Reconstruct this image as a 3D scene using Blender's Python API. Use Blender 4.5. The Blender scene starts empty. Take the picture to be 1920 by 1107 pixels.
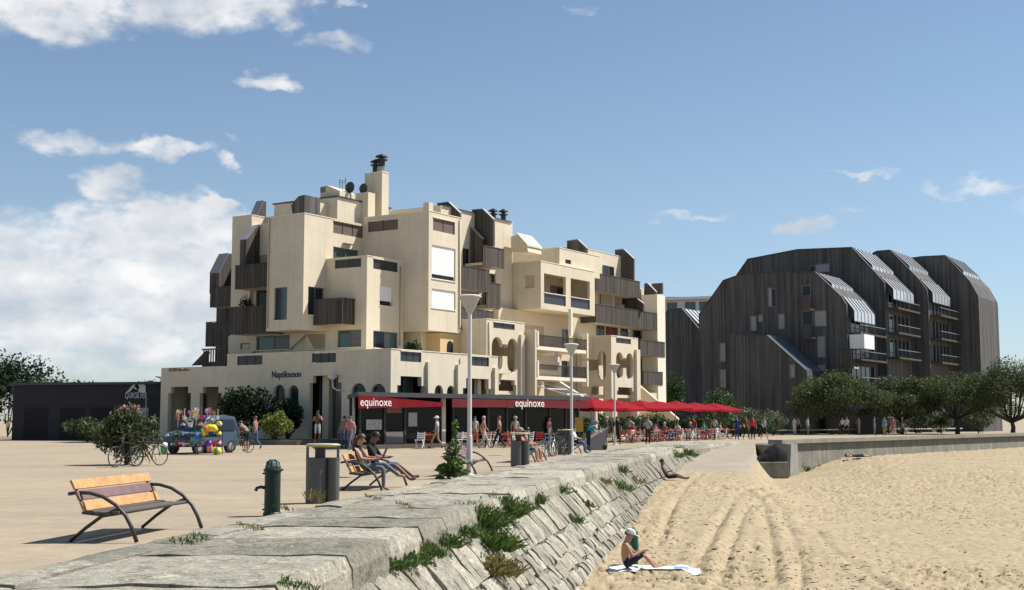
import bpy, math, random
import numpy as np
from mathutils import Vector, Matrix, noise as mnoise
from mathutils.geometry import tessellate_polygon

R = math.radians
scene = bpy.context.scene
COL = scene.collection
rnd = random.Random(7)

# ------------------------------------------------------------------ camera
F_PX, EYE = 2350.0, 1.6                      # focal length in pixels of the 1920 px wide frame, eye height above the plaza
TILT = math.atan((785.0 - 553.5) / F_PX)     # horizon sits low in the frame: camera looks slightly up
cam_data = bpy.data.cameras.new('camera')
cam = bpy.data.objects.new('camera', cam_data); COL.objects.link(cam)
cam.location = (0, 0, EYE)
cam.rotation_euler = (math.pi / 2 + TILT, 0, 0)
cam_data.sensor_width = 36.0
cam_data.lens = 36.0 * F_PX / 1920.0
cam_data.clip_start = 0.1; cam_data.clip_end = 6000
scene.camera = cam

# ------------------------------------------------------------------ sun and sky
SUN_EL = R(54); SUN_H = Vector((0.95, 0.30)).normalized()
sun_data = bpy.data.lights.new('sun', 'SUN'); sun_data.energy = 5.0; sun_data.angle = R(0.53); sun_data.color = (1.0, 0.96, 0.895)
sun = bpy.data.objects.new('sun', sun_data); COL.objects.link(sun)
sdir = Vector((SUN_H.x * math.cos(SUN_EL), SUN_H.y * math.cos(SUN_EL), math.sin(SUN_EL)))
sun.rotation_euler = sdir.to_track_quat('Z', 'Y').to_euler()
sun.location = (30, 20, 60)

world = bpy.data.worlds.new("World"); scene.world = world; world.use_nodes = True; world.cycles.sampling_method = "MANUAL"; world.cycles.sample_map_resolution = 512
wn, wl = world.node_tree.nodes, world.node_tree.links
wn.clear()
def W_(t, **kw):
    n = wn.new(t)
    for k, v in kw.items(): setattr(n, k, v)
    return n
def wmath(op, a, b=None, c=None, clamp=False):
    n = W_('ShaderNodeMath', operation=op, use_clamp=clamp)
    for i, x in enumerate((a, b, c)):
        if x is None: continue
        if isinstance(x, (int, float)): n.inputs[i].default_value = x
        else: wl.new(x, n.inputs[i])
    return n.outputs[0]
sky = W_('ShaderNodeTexSky', sky_type='NISHITA', sun_disc=False)
sky.sun_elevation = SUN_EL
sky.sun_rotation = math.atan2(SUN_H.x, SUN_H.y)
sky.altitude = 0; sky.air_density = 1.0; sky.dust_density = 0.15; sky.ozone_density = 1.2
tc = W_('ShaderNodeTexCoord')
sep = W_('ShaderNodeSeparateXYZ'); wl.new(tc.outputs['Generated'], sep.inputs[0])
az = wmath('MULTIPLY', wmath('ARCTAN2', sep.outputs[0], sep.outputs[1]), 57.2958)      # degrees right of straight ahead
el = wmath('MULTIPLY', wmath('ARCSINE', sep.outputs[2]), 57.2958)
comb = W_('ShaderNodeCombineXYZ'); wl.new(az, comb.inputs[0]); wl.new(wmath('MULTIPLY', el, 1.7), comb.inputs[1])
def wnoise(scale, detail, rough, off=0.0):
    m = W_('ShaderNodeMapping'); wl.new(comb.outputs[0], m.inputs[0]); m.inputs['Location'].default_value = (off, off * 1.7, 0)
    n = W_('ShaderNodeTexNoise', noise_dimensions='2D'); n.inputs['Scale'].default_value = scale
    n.inputs['Detail'].default_value = detail; n.inputs['Roughness'].default_value = rough
    wl.new(m.outputs[0], n.inputs['Vector'])
    return n
# the clouds of the day: soft cumulus low in the west, torn fair-weather puffs above (degrees: azimuth, elevation, half sizes)
def pxdeg(px, py): return math.degrees(math.atan((px - 960) / F_PX)), math.degrees(math.atan((553.5 - py) / F_PX) + TILT)
CLOUDS = [  # px, py, half w, half h, density
    (280, 12, 270, 78, 1.0), (60, 60, 170, 70, 1.0), (470, 20, 110, 46, .85), (640, 4, 40, 16, .62), (600, 84, 90, 17, .5),
    (497, 166, 54, 18, .72), (285, 297, 110, 20, .75), (420, 309, 26, 18, .65), (205, 366, 70, 36, .8), (110, 300, 90, 24, .6),
    (395, 402, 66, 24, 1.25), (330, 415, 60, 22, 1.2), (262, 408, 60, 24, 1.2), (300, 440, 210, 66, 1.15), (280, 520, 260, 120, 1.1), (250, 610, 290, 110, .9), (40, 570, 270, 150, 1.1), (-180, 560, 260, 170, 1.0),
    (-420, 300, 300, 240, .95), (-300, 60, 260, 120, .9), (1310, 412, 92, 10, .5), (1508, 436, 74, 19, .62), (1632, 345, 56, 9, .45), (1590, 396, 36, 11, .35),
    (1110, 22, 40, 10, .3), (1840, 380, 90, 16, .5), (2100, 420, 160, 40, .7), (2360, 250, 200, 60, .7), (450, 266, 30, 8, .4)]
wob1 = wnoise(.5, 4, .55); wob2 = wnoise(.5, 4, .55, 37.0)
azw = wmath('ADD', az, wmath('MULTIPLY', wmath('SUBTRACT', wob1.outputs[0], .5), 3.4))
elw = wmath('ADD', el, wmath('MULTIPLY', wmath('SUBTRACT', wob2.outputs[0], .5), 1.5))
dens = None
for (cx, cy, hw, hh, dn) in CLOUDS:
    a0, e0 = pxdeg(cx, cy); sw = hw / F_PX * 57.3; sh = hh / F_PX * 57.3
    u = wmath('DIVIDE', wmath('SUBTRACT', azw, a0), sw); v = wmath('DIVIDE', wmath('SUBTRACT', elw, e0), sh)
    d = wmath('ADD', wmath('MULTIPLY', u, u), wmath('MULTIPLY', v, v))
    g = wmath('MULTIPLY', wmath('SUBTRACT', 1.15, d, clamp=True), dn)
    dens = g if dens is None else wmath('MAXIMUM', dens, g)
fine = wnoise(.7, 6, .54, 11.0)
dens = wmath('MULTIPLY', dens, wmath('ADD', wmath('MULTIPLY', fine.outputs[0], 1.9), .02))
ramp = W_('ShaderNodeMapRange', interpolation_type='SMOOTHSTEP'); wl.new(dens, ramp.inputs[0])
ramp.inputs[1].default_value = .02; ramp.inputs[2].default_value = 1.0
shade0 = wnoise(.3, 4, .5, 71.0); shade = W_('ShaderNodeMapRange'); wl.new(shade0.outputs[0], shade.inputs[0]); shade.inputs[1].default_value = .28; shade.inputs[2].default_value = .72
ccol = W_('ShaderNodeMix', data_type='RGBA'); wl.new(shade.outputs[0], ccol.inputs[0])
ccol.inputs[6].default_value = (5.2, 5.6, 6.2, 1); ccol.inputs[7].default_value = (8.9, 8.8, 8.7, 1)
# sea air: the lowest sky goes to a pale blue rather than to yellow
low = W_('ShaderNodeMapRange', interpolation_type='SMOOTHSTEP'); wl.new(el, low.inputs[0]); low.inputs[1].default_value = 12.0; low.inputs[2].default_value = -2.0
skyt = W_('ShaderNodeMix', data_type='RGBA', blend_type='MULTIPLY'); wl.new(low.outputs[0], skyt.inputs[0]); wl.new(sky.outputs[0], skyt.inputs[6]); skyt.inputs[7].default_value = (.70, .80, 1.04, 1)
mix = W_('ShaderNodeMix', data_type='RGBA')
wl.new(wmath('MULTIPLY', ramp.outputs[0], .93), mix.inputs[0]); wl.new(skyt.outputs[2], mix.inputs[6]); wl.new(ccol.outputs[2], mix.inputs[7])
bg = W_('ShaderNodeBackground'); bg.inputs['Strength'].default_value = 0.075
wl.new(mix.outputs[2], bg.inputs['Color'])
out = W_('ShaderNodeOutputWorld'); wl.new(bg.outputs[0], out.inputs['Surface'])

vs = scene.view_settings
vs.view_transform = 'Standard'; vs.look = 'None'; vs.exposure = 0.60; vs.gamma = 1.0; vs.use_curve_mapping = False
scene.render.engine = 'CYCLES'
scene.cycles.use_denoising = True
scene.cycles.max_bounces = 6; scene.cycles.transparent_max_bounces = 8

# ------------------------------------------------------------------ measuring: photograph pixel -> place
CT, ST = math.cos(TILT), math.sin(TILT)
def ray(px, py):
    x, v = (px - 960.0) / F_PX, -(py - 553.5) / F_PX
    return (x, CT - v * ST, ST + v * CT)
def on_ground(px, py, z=0.0):
    r = ray(px, py); t = (z - EYE) / r[2]; return Vector((r[0] * t, r[1] * t, z))
def at_depth(px, py, Y):
    r = ray(px, py); t = Y / r[1]; return Vector((r[0] * t, Y, EYE + r[2] * t))
def gx(px, Y): return (px - 960.0) / F_PX * Y * 1.0      # x of a column of the photograph at depth Y (near the horizon)

# ------------------------------------------------------------------ materials
MATS = {}
def mat(name, col, rough=.8, var=.12, scale=2.0, bump=0.0, bscale=40.0, metal=0.0, spec=.4, rand=0.0, streak=0.0, fine=None, alpha=None, trans=0.0, emit=None, ior=1.45, lane=0.0, drip=0.0):
    if name in MATS: return MATS[name]
    m = bpy.data.materials.new(name); m.use_nodes = True; MATS[name] = m
    nt = m.node_tree; N, L = nt.nodes, nt.links
    b = N['Principled BSDF']
    b.inputs['Roughness'].default_value = rough; b.inputs['Metallic'].default_value = metal
    b.inputs['Specular IOR Level'].default_value = spec; b.inputs['IOR'].default_value = ior
    if trans: b.inputs['Transmission Weight'].default_value = trans
    c4 = (*col, 1)
    b.inputs['Base Color'].default_value = c4
    if var or rand or streak or bump or fine:
        t = N.new('ShaderNodeTexCoord'); src = t.outputs['Object']
    cur = None
    def mulmix(fac_socket, lo, hi, cur):
        mr = N.new('ShaderNodeMapRange'); L.new(fac_socket, mr.inputs[0]); mr.inputs[1].default_value = .3; mr.inputs[2].default_value = .7
        mr.inputs[3].default_value = lo; mr.inputs[4].default_value = hi
        mx = N.new('ShaderNodeMix'); mx.data_type = 'RGBA'; mx.blend_type = 'MULTIPLY'; mx.inputs[0].default_value = 1
        if cur is None: mx.inputs[6].default_value = c4
        else: L.new(cur, mx.inputs[6])
        L.new(mr.outputs[0], mx.inputs[7]); return mx.outputs[2]
    if var:
        n = N.new('ShaderNodeTexNoise'); n.inputs['Scale'].default_value = scale; n.inputs['Detail'].default_value = 6; n.inputs['Roughness'].default_value = .6
        L.new(src, n.inputs['Vector']); cur = mulmix(n.outputs[0], 1 - var, 1 + var * .6, cur)
    if fine:
        fs, fa = fine
        n = N.new('ShaderNodeTexNoise'); n.inputs['Scale'].default_value = fs; n.inputs['Detail'].default_value = 3; n.inputs['Roughness'].default_value = .7
        L.new(src, n.inputs['Vector']); cur = mulmix(n.outputs[0], 1 - fa, 1 + fa * .5, cur)
    if streak:
        mp = N.new('ShaderNodeMapping'); mp.inputs['Scale'].default_value = (1.6, 1.6, .12); L.new(src, mp.inputs[0])
        n = N.new('ShaderNodeTexNoise'); n.inputs['Scale'].default_value = 2.2; n.inputs['Detail'].default_value = 5; L.new(mp.outputs[0], n.inputs['Vector'])
        cur = mulmix(n.outputs[0], 1 - streak, 1.03, cur)
    if drip:
        mp = N.new('ShaderNodeMapping'); mp.inputs['Scale'].default_value = (2.1, 2.1, .10); L.new(src, mp.inputs[0])
        n = N.new('ShaderNodeTexNoise'); n.inputs['Scale'].default_value = 1.5; n.inputs['Detail'].default_value = 4; n.inputs['Roughness'].default_value = .6; L.new(mp.outputs[0], n.inputs['Vector'])
        mr = N.new('ShaderNodeMapRange'); L.new(n.outputs[0], mr.inputs[0]); mr.inputs[1].default_value = .57; mr.inputs[2].default_value = .74; mr.inputs[3].default_value = .5; mr.inputs[4].default_value = .5 - drip
        cur = mulmix(mr.outputs[0], .6, 1.0, cur) if False else cur
        mx = N.new('ShaderNodeMix'); mx.data_type = 'RGBA'; mx.blend_type = 'MULTIPLY'; mx.inputs[0].default_value = 1
        m2 = N.new('ShaderNodeMath'); m2.operation = 'MULTIPLY'; m2.inputs[1].default_value = 2.0; L.new(mr.outputs[0], m2.inputs[0]); L.new(cur, mx.inputs[6]); L.new(m2.outputs[0], mx.inputs[7]); cur = mx.outputs[2]
    if lane:
        mp = N.new('ShaderNodeMapping'); mp.inputs['Scale'].default_value = (.07, .9, 1); mp.inputs['Rotation'].default_value = (0, 0, .25); L.new(src, mp.inputs[0])
        n = N.new('ShaderNodeTexNoise'); n.inputs['Scale'].default_value = 1.0; n.inputs['Detail'].default_value = 7; n.inputs['Roughness'].default_value = .65; L.new(mp.outputs[0], n.inputs['Vector'])
        cur = mulmix(n.outputs[0], 1 - lane, 1 + lane * .5, cur)
    if rand:
        oi = N.new('ShaderNodeObjectInfo'); mr = N.new('ShaderNodeMapRange'); L.new(oi.outputs['Random'], mr.inputs[0])
        mr.inputs[3].default_value = 1 - rand; mr.inputs[4].default_value = 1 + rand * .6
        mx = N.new('ShaderNodeMix'); mx.data_type = 'RGBA'; mx.blend_type = 'MULTIPLY'; mx.inputs[0].default_value = 1
        if cur is None: mx.inputs[6].default_value = c4
        else: L.new(cur, mx.inputs[6])
        L.new(mr.outputs[0], mx.inputs[7]); cur = mx.outputs[2]
    if cur is not None: L.new(cur, b.inputs['Base Color'])
    if bump:
        n = N.new('ShaderNodeTexNoise'); n.inputs['Scale'].default_value = bscale; n.inputs['Detail'].default_value = 5; L.new(src, n.inputs['Vector'])
        bp = N.new('ShaderNodeBump'); bp.inputs['Strength'].default_value = bump; bp.inputs['Distance'].default_value = .03
        L.new(n.outputs[0], bp.inputs['Height']); L.new(bp.outputs[0], b.inputs['Normal'])
    if emit:
        b.inputs['Emission Color'].default_value = (*emit[0], 1); b.inputs['Emission Strength'].default_value = emit[1]
    return m

def board_mat(name, col, width=.16, var=.35, rough=.85, groove=.5):
    """vertical boards along x or y of the object: tone per board, dark joints, weather streaks"""
    m = bpy.data.materials.new(name); m.use_nodes = True; MATS[name] = m
    nt = m.node_tree; N, L = nt.nodes, nt.links; b = N['Principled BSDF']; b.inputs['Roughness'].default_value = rough; b.inputs['Specular IOR Level'].default_value = .25
    def M(op, a, c=None):
        n = N.new('ShaderNodeMath'); n.operation = op
        for i, x in enumerate((a, c)):
            if x is None: continue
            if isinstance(x, (int, float)): n.inputs[i].default_value = x
            else: L.new(x, n.inputs[i])
        return n.outputs[0]
    t = N.new('ShaderNodeTexCoord'); s = N.new('ShaderNodeSeparateXYZ'); L.new(t.outputs['Object'], s.inputs[0])
    u = M('DIVIDE', M('ADD', s.outputs[0], s.outputs[1]), width)
    fr = M('FRACT', u); idx = M('FLOOR', u)
    wnz = N.new('ShaderNodeTexWhiteNoise'); wnz.noise_dimensions = '1D'; L.new(idx, wnz.inputs['W'])
    mp = N.new('ShaderNodeMapping'); mp.inputs['Scale'].default_value = (2.0, 2.0, .18); L.new(t.outputs['Object'], mp.inputs[0])
    nz = N.new('ShaderNodeTexNoise'); nz.inputs['Scale'].default_value = 1.2; nz.inputs['Detail'].default_value = 6; L.new(mp.outputs[0], nz.inputs['Vector'])
    tone = M('ADD', M('MULTIPLY', M('SUBTRACT', wnz.outputs[0], .5), var), M('ADD', M('MULTIPLY', M('SUBTRACT', nz.outputs[0], .5), var * 2.4), 1.0))
    edge = M('GREATER_THAN', M('ABSOLUTE', M('SUBTRACT', fr, .5)), .44)
    tone = M('MULTIPLY', tone, M('SUBTRACT', 1.0, M('MULTIPLY', edge, groove)))
    mx = N.new('ShaderNodeMix'); mx.data_type = 'RGBA'; mx.blend_type = 'MULTIPLY'; mx.inputs[0].default_value = 1
    mx.inputs[6].default_value = (*col, 1); L.new(tone, mx.inputs[7]); L.new(mx.outputs[2], b.inputs['Base Color'])
    bp = N.new('ShaderNodeBump'); bp.inputs['Strength'].default_value = .6; bp.inputs['Distance'].default_value = .02; bp.invert = True
    L.new(edge, bp.inputs['Height']); L.new(bp.outputs[0], b.inputs['Normal'])
    return m

CREAM = mat('cream_render', (.655, .575, .437), .9, .07, .35, .10, 30, streak=.03, fine=(1.7, .05), drip=.075)
CREAM_W = mat('white_render', (.78, .71, .57), .9, .05, 1.2, streak=.04)
ORANGE_LIT = mat('orange_lit_render', (.62, .44, .24), .9, .06)  # render wall with the orange light on it put into the colour
WOOD = board_mat('dark_timber', (.088, .076, .066), .17, .5)
WOOD_R = board_mat('grey_weathered_timber', (.098, .094, .090), .2, .55, groove=.38)
ZINC = mat('zinc_sheet', (.30, .30, .31), .6, .15, 1.5, metal=.15)
LEAD = mat('dark_roof_sheet', (.06, .06, .065), .6, .2, 2)
SLAB = mat('concrete_slab', (.50, .45, .36), .9, .1, 2)
GLASS = mat('window_glass', (.02, .026, .03), .05, 0, spec=.25)
CURT = mat('curtained_glass', (.14, .13, .115), .12, .25, 5, spec=.3)
GLASS_G = mat('greenish_glass', (.05, .085, .085), .06, 0, spec=.6)
FRAME = mat('grey_frame', (.16, .15, .14), .5, 0)
FRAME_W = mat('white_frame', (.72, .70, .66), .5, 0)
SHUT_W = mat('white_shutter', (.84, .83, .82), .6, .04, 3)
SHUT_G = mat('grey_shutter', (.42, .41, .40), .7, .08, 3)
SHUT_B = mat('beige_shutter', (.46, .38, .27), .8, .06, 3)
BROWN = mat('brown_guard_panel', (.15, .11, .095), .6, .15, 4)
SMOKE = mat('smoked_guard_panel', (.035, .036, .042), .25, .1, 4)
METAL_D = mat('dark_metal', (.035, .035, .036), .5, .1, 6)
METAL_G = mat('galvanised_metal', (.34, .34, .33), .5, .12, 6, metal=.5)
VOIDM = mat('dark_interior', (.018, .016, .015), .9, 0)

# ------------------------------------------------------------------ mesh building
class MB:
    def __init__(s): s.v, s.f, s.mi = [], [], []
    def add(s, verts, faces, mi=0):
        o = len(s.v); s.v += [tuple(x) for x in verts]
        for f in faces: s.f.append([i + o for i in f]); s.mi.append(mi)
        return s
    def box(s, x0, x1, y0, y1, z0, z1, mi=0):
        if x0 > x1: x0, x1 = x1, x0
        if y0 > y1: y0, y1 = y1, y0
        if z0 > z1: z0, z1 = z1, z0
        return s.add([(x0, y0, z0), (x1, y0, z0), (x1, y1, z0), (x0, y1, z0), (x0, y0, z1), (x1, y0, z1), (x1, y1, z1), (x0, y1, z1)],
              [(0, 3, 2, 1), (4, 5, 6, 7), (0, 1, 5, 4), (1, 2, 6, 5), (2, 3, 7, 6), (3, 0, 4, 7)], mi)
    def bar(s, a, b, w, h, mi=0, up=(0, 0, 1)):
        a, b = Vector(a), Vector(b); d = (b - a).normalized(); u = Vector(up)
        sd = d.cross(u)
        if sd.length < 1e-4: sd = d.cross(Vector((1, 0, 0)))
        sd.normalize(); u = sd.cross(d).normalized(); sd = sd * (w / 2); u = u * (h / 2)
        return s.add([a - sd - u, a + sd - u, a + sd + u, a - sd + u, b - sd - u, b + sd - u, b + sd + u, b - sd + u],
              [(0, 1, 2, 3), (7, 6, 5, 4), (0, 4, 5, 1), (1, 5, 6, 2), (2, 6, 7, 3), (3, 7, 4, 0)], mi)
    def tube(s, path, r, n=8, mi=0, cap=True):
        P = [Vector(p) for p in path]; rs = r if isinstance(r, (list, tuple)) else [r] * len(P)
        o = len(s.v); prev = None
        for i, p in enumerate(P):
            d = (P[min(i + 1, len(P) - 1)] - P[max(i - 1, 0)]).normalized()
            ref = prev if prev is not None else (Vector((0, 0, 1)) if abs(d.z) < .9 else Vector((1, 0, 0)))
            x = (ref - d * ref.dot(d)); x = x.normalized() if x.length > 1e-5 else d.orthogonal().normalized()
            prev = x; y = d.cross(x)
            for k in range(n):
                t = 2 * math.pi * k / n
                s.v.append(tuple(p + (x * math.cos(t) + y * math.sin(t)) * rs[i]))
        for i in range(len(P) - 1):
            for k in range(n):
                s.f.append([o + i * n + k, o + i * n + (k + 1) % n, o + (i + 1) * n + (k + 1) % n, o + (i + 1) * n + k]); s.mi.append(mi)
        if cap:
            s.f.append([o + k for k in range(n)][::-1]); s.mi.append(mi)
            s.f.append([o + (len(P) - 1) * n + k for k in range(n)]); s.mi.append(mi)
        return s
    def lathe(s, prof, c=(0, 0, 0), n=16, mi=0, sx=1, sy=1, cap=True):
        o = len(s.v)
        for r, z in prof:
            for k in range(n):
                t = 2 * math.pi * (k + .5) / n; s.v.append((c[0] + r * sx * math.cos(t), c[1] + r * sy * math.sin(t), c[2] + z))
        for i in range(len(prof) - 1):
            for k in range(n):
                s.f.append([o + i * n + k, o + i * n + (k + 1) % n, o + (i + 1) * n + (k + 1) % n, o + (i + 1) * n + k]); s.mi.append(mi)
        if cap:
            s.f.append([o + k for k in range(n)][::-1]); s.mi.append(mi)
            s.f.append([o + (len(prof) - 1) * n + k for k in range(n)]); s.mi.append(mi)
        return s
    def panel(s, fn, outer, holes=(), th=.22, back=False, mi=0, mi_rev=None):
        """a wall leaf: fn(u, v, d) -> point, d = depth into the wall; outer and holes are polygons in (u, v)"""
        loops = [list(outer)] + [list(h) for h in holes]
        tess = tessellate_polygon([[Vector((u, v, 0)) for u, v in l] for l in loops])
        flat = [q for l in loops for q in l]
        o = len(s.v); n = len(flat)
        s.v += [tuple(fn(u, v, 0)) for u, v in flat] + [tuple(fn(u, v, th)) for u, v in flat]
        e1 = Vector(fn(1, 0, 0)) - Vector(fn(0, 0, 0)); e2 = Vector(fn(0, 1, 0)) - Vector(fn(0, 0, 0)); nrm = Vector(fn(0, 0, -1)) - Vector(fn(0, 0, 0))
        flip = e1.cross(e2).dot(nrm) < 0
        for t in tess:
            a, b_, c = (flat[i] for i in t)
            ar = (b_[0] - a[0]) * (c[1] - a[1]) - (b_[1] - a[1]) * (c[0] - a[0])
            t = list(t) if (ar > 0) != flip else list(t)[::-1]
            s.f.append([o + i for i in t]); s.mi.append(mi)
            if back: s.f.append([o + n + i for i in t[::-1]]); s.mi.append(mi)
        k0 = 0
        for li, l in enumerate(loops):
            m = len(l)
            for i in range(m):
                a, b_ = o + k0 + i, o + k0 + (i + 1) % m
                s.f.append([a, b_, b_ + n, a + n]); s.mi.append(mi if li == 0 or mi_rev is None else mi_rev)
            k0 += m
        return s
    def prism(s, pts, fn, d0, d1, mi=0):
        """closed prism of a polygon (u, v) between depths d0 and d1"""
        n = len(pts); o = len(s.v)
        s.v += [tuple(fn(u, v, d0)) for u, v in pts] + [tuple(fn(u, v, d1)) for u, v in pts]
        for t in tessellate_polygon([[Vector((u, v, 0)) for u, v in pts]]):
            s.f.append([o + i for i in t]); s.mi.append(mi); s.f.append([o + n + i for i in reversed(t)]); s.mi.append(mi)
        for i in range(n):
            s.f.append([o + i, o + n + i, o + n + (i + 1) % n, o + (i + 1) % n]); s.mi.append(mi)
        return s
    def build(s, name, mats, parent=None, smooth=False, bevel=0.0, fix=False):
        me = bpy.data.meshes.new(name); me.from_pydata(s.v, [], s.f)
        if not isinstance(mats, (list, tuple)): mats = [mats]
        for m in mats: me.materials.append(m)
        if len(mats) > 1: me.polygons.foreach_set('material_index', s.mi)
        if smooth: me.polygons.foreach_set('use_smooth', [True] * len(me.polygons))
        me.validate(); me.update()
        if fix:
            import bmesh
            bm = bmesh.new(); bm.from_mesh(me); bmesh.ops.recalc_face_normals(bm, faces=bm.faces); bm.to_mesh(me); bm.free()
        o = bpy.data.objects.new(name, me); COL.objects.link(o)
        if parent is not None: o.parent = parent
        if bevel:
            md = o.modifiers.new('bevel', 'BEVEL'); md.width = bevel; md.segments = 2; md.limit_method = 'ANGLE'
        return o
def tag(o, label=None, cat=None, group=None, kind=None):
    if label: o['label'] = label
    if cat: o['category'] = cat
    if group: o['group'] = group
    if kind: o['kind'] = kind
    return o
def empty(name, loc=(0, 0, 0), rz=0.0, label=None, cat=None, group=None, parent=None):
    o = bpy.data.objects.new(name, None); COL.objects.link(o); o.location = loc; o.rotation_euler = (0, 0, rz); o.empty_display_size = .3
    if parent is not None: o.parent = parent
    return tag(o, label, cat, group)
def copy_tree(o, parent=None):
    c = o.copy(); COL.objects.link(c); c.parent = parent
    for ch in list(o.children): copy_tree(ch, c)
    return c
def rect(u0, u1, v0, v1): return [(u0, v0), (u1, v0), (u1, v1), (u0, v1)]
def arch(u0, u1, v0, v1, n=10):
    r = (u1 - u0) / 2; cu = (u0 + u1) / 2
    return [(u0, v0), (u1, v0)] + [(cu + r * math.cos(math.pi * k / n), v1 - r + r * math.sin(math.pi * k / n)) for k in range(n + 1)]
# ------------------------------------------------------------------ the cream apartment building
TH = R(32.7); CA, SA = math.cos(TH), math.sin(TH); C0 = (-7.39, 76.5)
def S(px, py, p=None, b=None):
    """pixel of the photograph -> (p, b, z) on a wall plane of the building frame (p to the right, b to the back)"""
    r = ray(px, py)
    if b is not None: t = (b + C0[0] * SA + C0[1] * CA) / (r[0] * SA + r[1] * CA)
    else: t = (-p - C0[0] * CA + C0[1] * SA) / (-r[0] * CA + r[1] * SA)
    X, Y, Z = t * r[0] - C0[0], t * r[1] - C0[1], EYE + t * r[2]
    return (CA * X - SA * Y, SA * X + CA * Y, Z)
class Fc:
    """a wall plane: kind 'f' faces the front (normal -b), kind 'r' faces the right (normal +p)"""
    def __init__(s, kind, c): s.k, s.c = kind, c
    def fn(s, u, v, d): return (u, s.c + d, v) if s.k == 'f' else (s.c - d, u, v)
    def uz(s, px, py):
        q = S(px, py, b=s.c) if s.k == 'f' else S(px, py, p=s.c)
        return (q[0] if s.k == 'f' else q[1], q[2])
    def r(s, x0, y0, x1, y1):
        (u0, z0), (u1, _), (_, z1) = s.uz(x0, y0), s.uz(x1, (y0 + y1) / 2), s.uz(x0, y1)
        return (min(u0, u1), max(u0, u1), min(z0, z1), max(z0, z1))
    def shift(s, d): return Fc(s.k, s.c + d) if s.k == 'f' else Fc(s.k, s.c - d)

bld = empty('apartment_building', (C0[0], C0[1], 0), -TH, 'cream stepped apartment block with dark timber balconies behind the red cafe awnings', 'building')

def window(face, q, kind='plain', depth=.16, parent=None, mullions=1, sh=1.0, glass=None, fr=None):
    """a window set into the opening q = (u0, u1, v0, v1): frame, panes and, for shutter kinds, a roller shutter"""
    parent = parent or bld; u0, u1, v0, v1 = q; fn = face.fn; fr = fr or (FRAME_W if kind.startswith('w') else FRAME)
    m = MB(); t = .055
    def bx(a0, a1, c0, c1, d0, d1, mb): mb.prism(rect(a0, a1, c0, c1), fn, d0, d1)
    bx(u0, u0 + t, v0, v1, depth - .04, depth + .04, m); bx(u1 - t, u1, v0, v1, depth - .04, depth + .04, m)
    bx(u0 + t, u1 - t, v0, v0 + t, depth - .04, depth + .04, m); bx(u0 + t, u1 - t, v1 - t, v1, depth - .04, depth + .04, m)
    for k in range(mullions):
        c = u0 + (u1 - u0) * (k + 1) / (mullions + 1); bx(c - .035, c + .035, v0 + t, v1 - t, depth - .03, depth + .03, m)
    w = m.build('window', fr, parent, fix=True)
    g = MB(); n = mullions + 1
    for k in range(n):
        a = u0 + (u1 - u0) * k / n; b_ = u0 + (u1 - u0) * (k + 1) / n
        g = MB(); bx(a + .03, b_ - .03, v0 + .03, v1 - .03, depth + .005, depth + .02, g); g.build('pane', glass if (glass and glass is not GLASS_G) else rnd.choice((GLASS, GLASS_G, GLASS, CURT, glass or GLASS, glass or GLASS)), w, fix=True)
    if 'shutter' in kind:
        s_ = MB(); vb = v1 - (v1 - v0) * sh; nsl = max(3, int((v1 - vb) / .07)); h = (v1 - vb) / nsl
        for k in range(nsl): bx(u0 + .02, u1 - .02, vb + k * h, vb + (k + 1) * h - .008, depth - .09, depth - .06 + .006 * (k % 2), s_)
        s_.build('roller_shutter', SHUT_W if 'white' in kind else (SHUT_B if 'beige' in kind else SHUT_G), w, fix=True)
    sill = MB(); bx(u0 - .04, u1 + .04, v0 - .05, v0 - .002, -.05, depth - .045, sill); sill.build('sill', CREAM_W, w, fix=True)
    return w
def guard(face, q, m=SMOKE, depth=.08, posts=2, rail=True):
    """a guard panel filling an opening in a parapet, with posts and a pale handrail"""
    u0, u1, v0, v1 = q; fn = face.fn; b = MB(); n = posts + 1
    for k in range(n):
        a = u0 + (u1 - u0) * k / n; c = u0 + (u1 - u0) * (k + 1) / n
        b.prism(rect(a + .03, c - .03, v0 + .02, v1 - .02), fn, depth, depth + .03)
    g = b.build('guard_panel', m, bld, fix=True)
    for k in range(n + 1):
        c = u0 + (u1 - u0) * k / n; b2 = MB(); b2.prism(rect(c - .03, c + .03, v0, v1), fn, depth - .02, depth + .05); b2.build('post', METAL_D, g, fix=True)
    if rail:
        b3 = MB(); b3.prism(rect(u0 - .02, u1 + .02, v1 + .004, v1 + .06), fn, depth - .12, depth + .1); b3.build('handrail', CREAM_W, g, fix=True)
    return g
def mass(name, p0, p1, b0, b1, z0, z1, fh=(), rh=(), core_top=None, core_bot=None, m=CREAM, th=.22, cap=True, mats=None):
    """a block with thick front and right leaves (openings fh, rh as polygons) round a solid core"""
    f, r = Fc('f', b0), Fc('r', p1); ct = z1 if core_top is None else core_top; b = MB()
    b.panel(f.fn, rect(p0, p1, z0, z1), fh, th, back=ct < z1)
    b.panel(r.fn, rect(b0 + th, b1, z0, z1), rh, th, back=ct < z1)
    b.box(p0 + .001, p1 - th - .001, b0 + th + .001, b1, z0 + .001, ct - (.001 if ct == z1 else 0))
    if ct < z1: b.box(p0, p0 + th, b0 + th, b1, ct + .002, z1 - .001)
    o = b.build(name, mats or [m], bld, fix=False)
    if cap:
        c = MB(); c.box(p0 - .02, p1 + .03, b0 - .03, b0 + th + .03, z1 + .002, z1 + .05); c.box(p1 - th - .03, p1 + .03, b0 + th + .031, b1, z1 + .002, z1 + .05)
        c.build('parapet_cap', CREAM_W, o)
    return o
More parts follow.
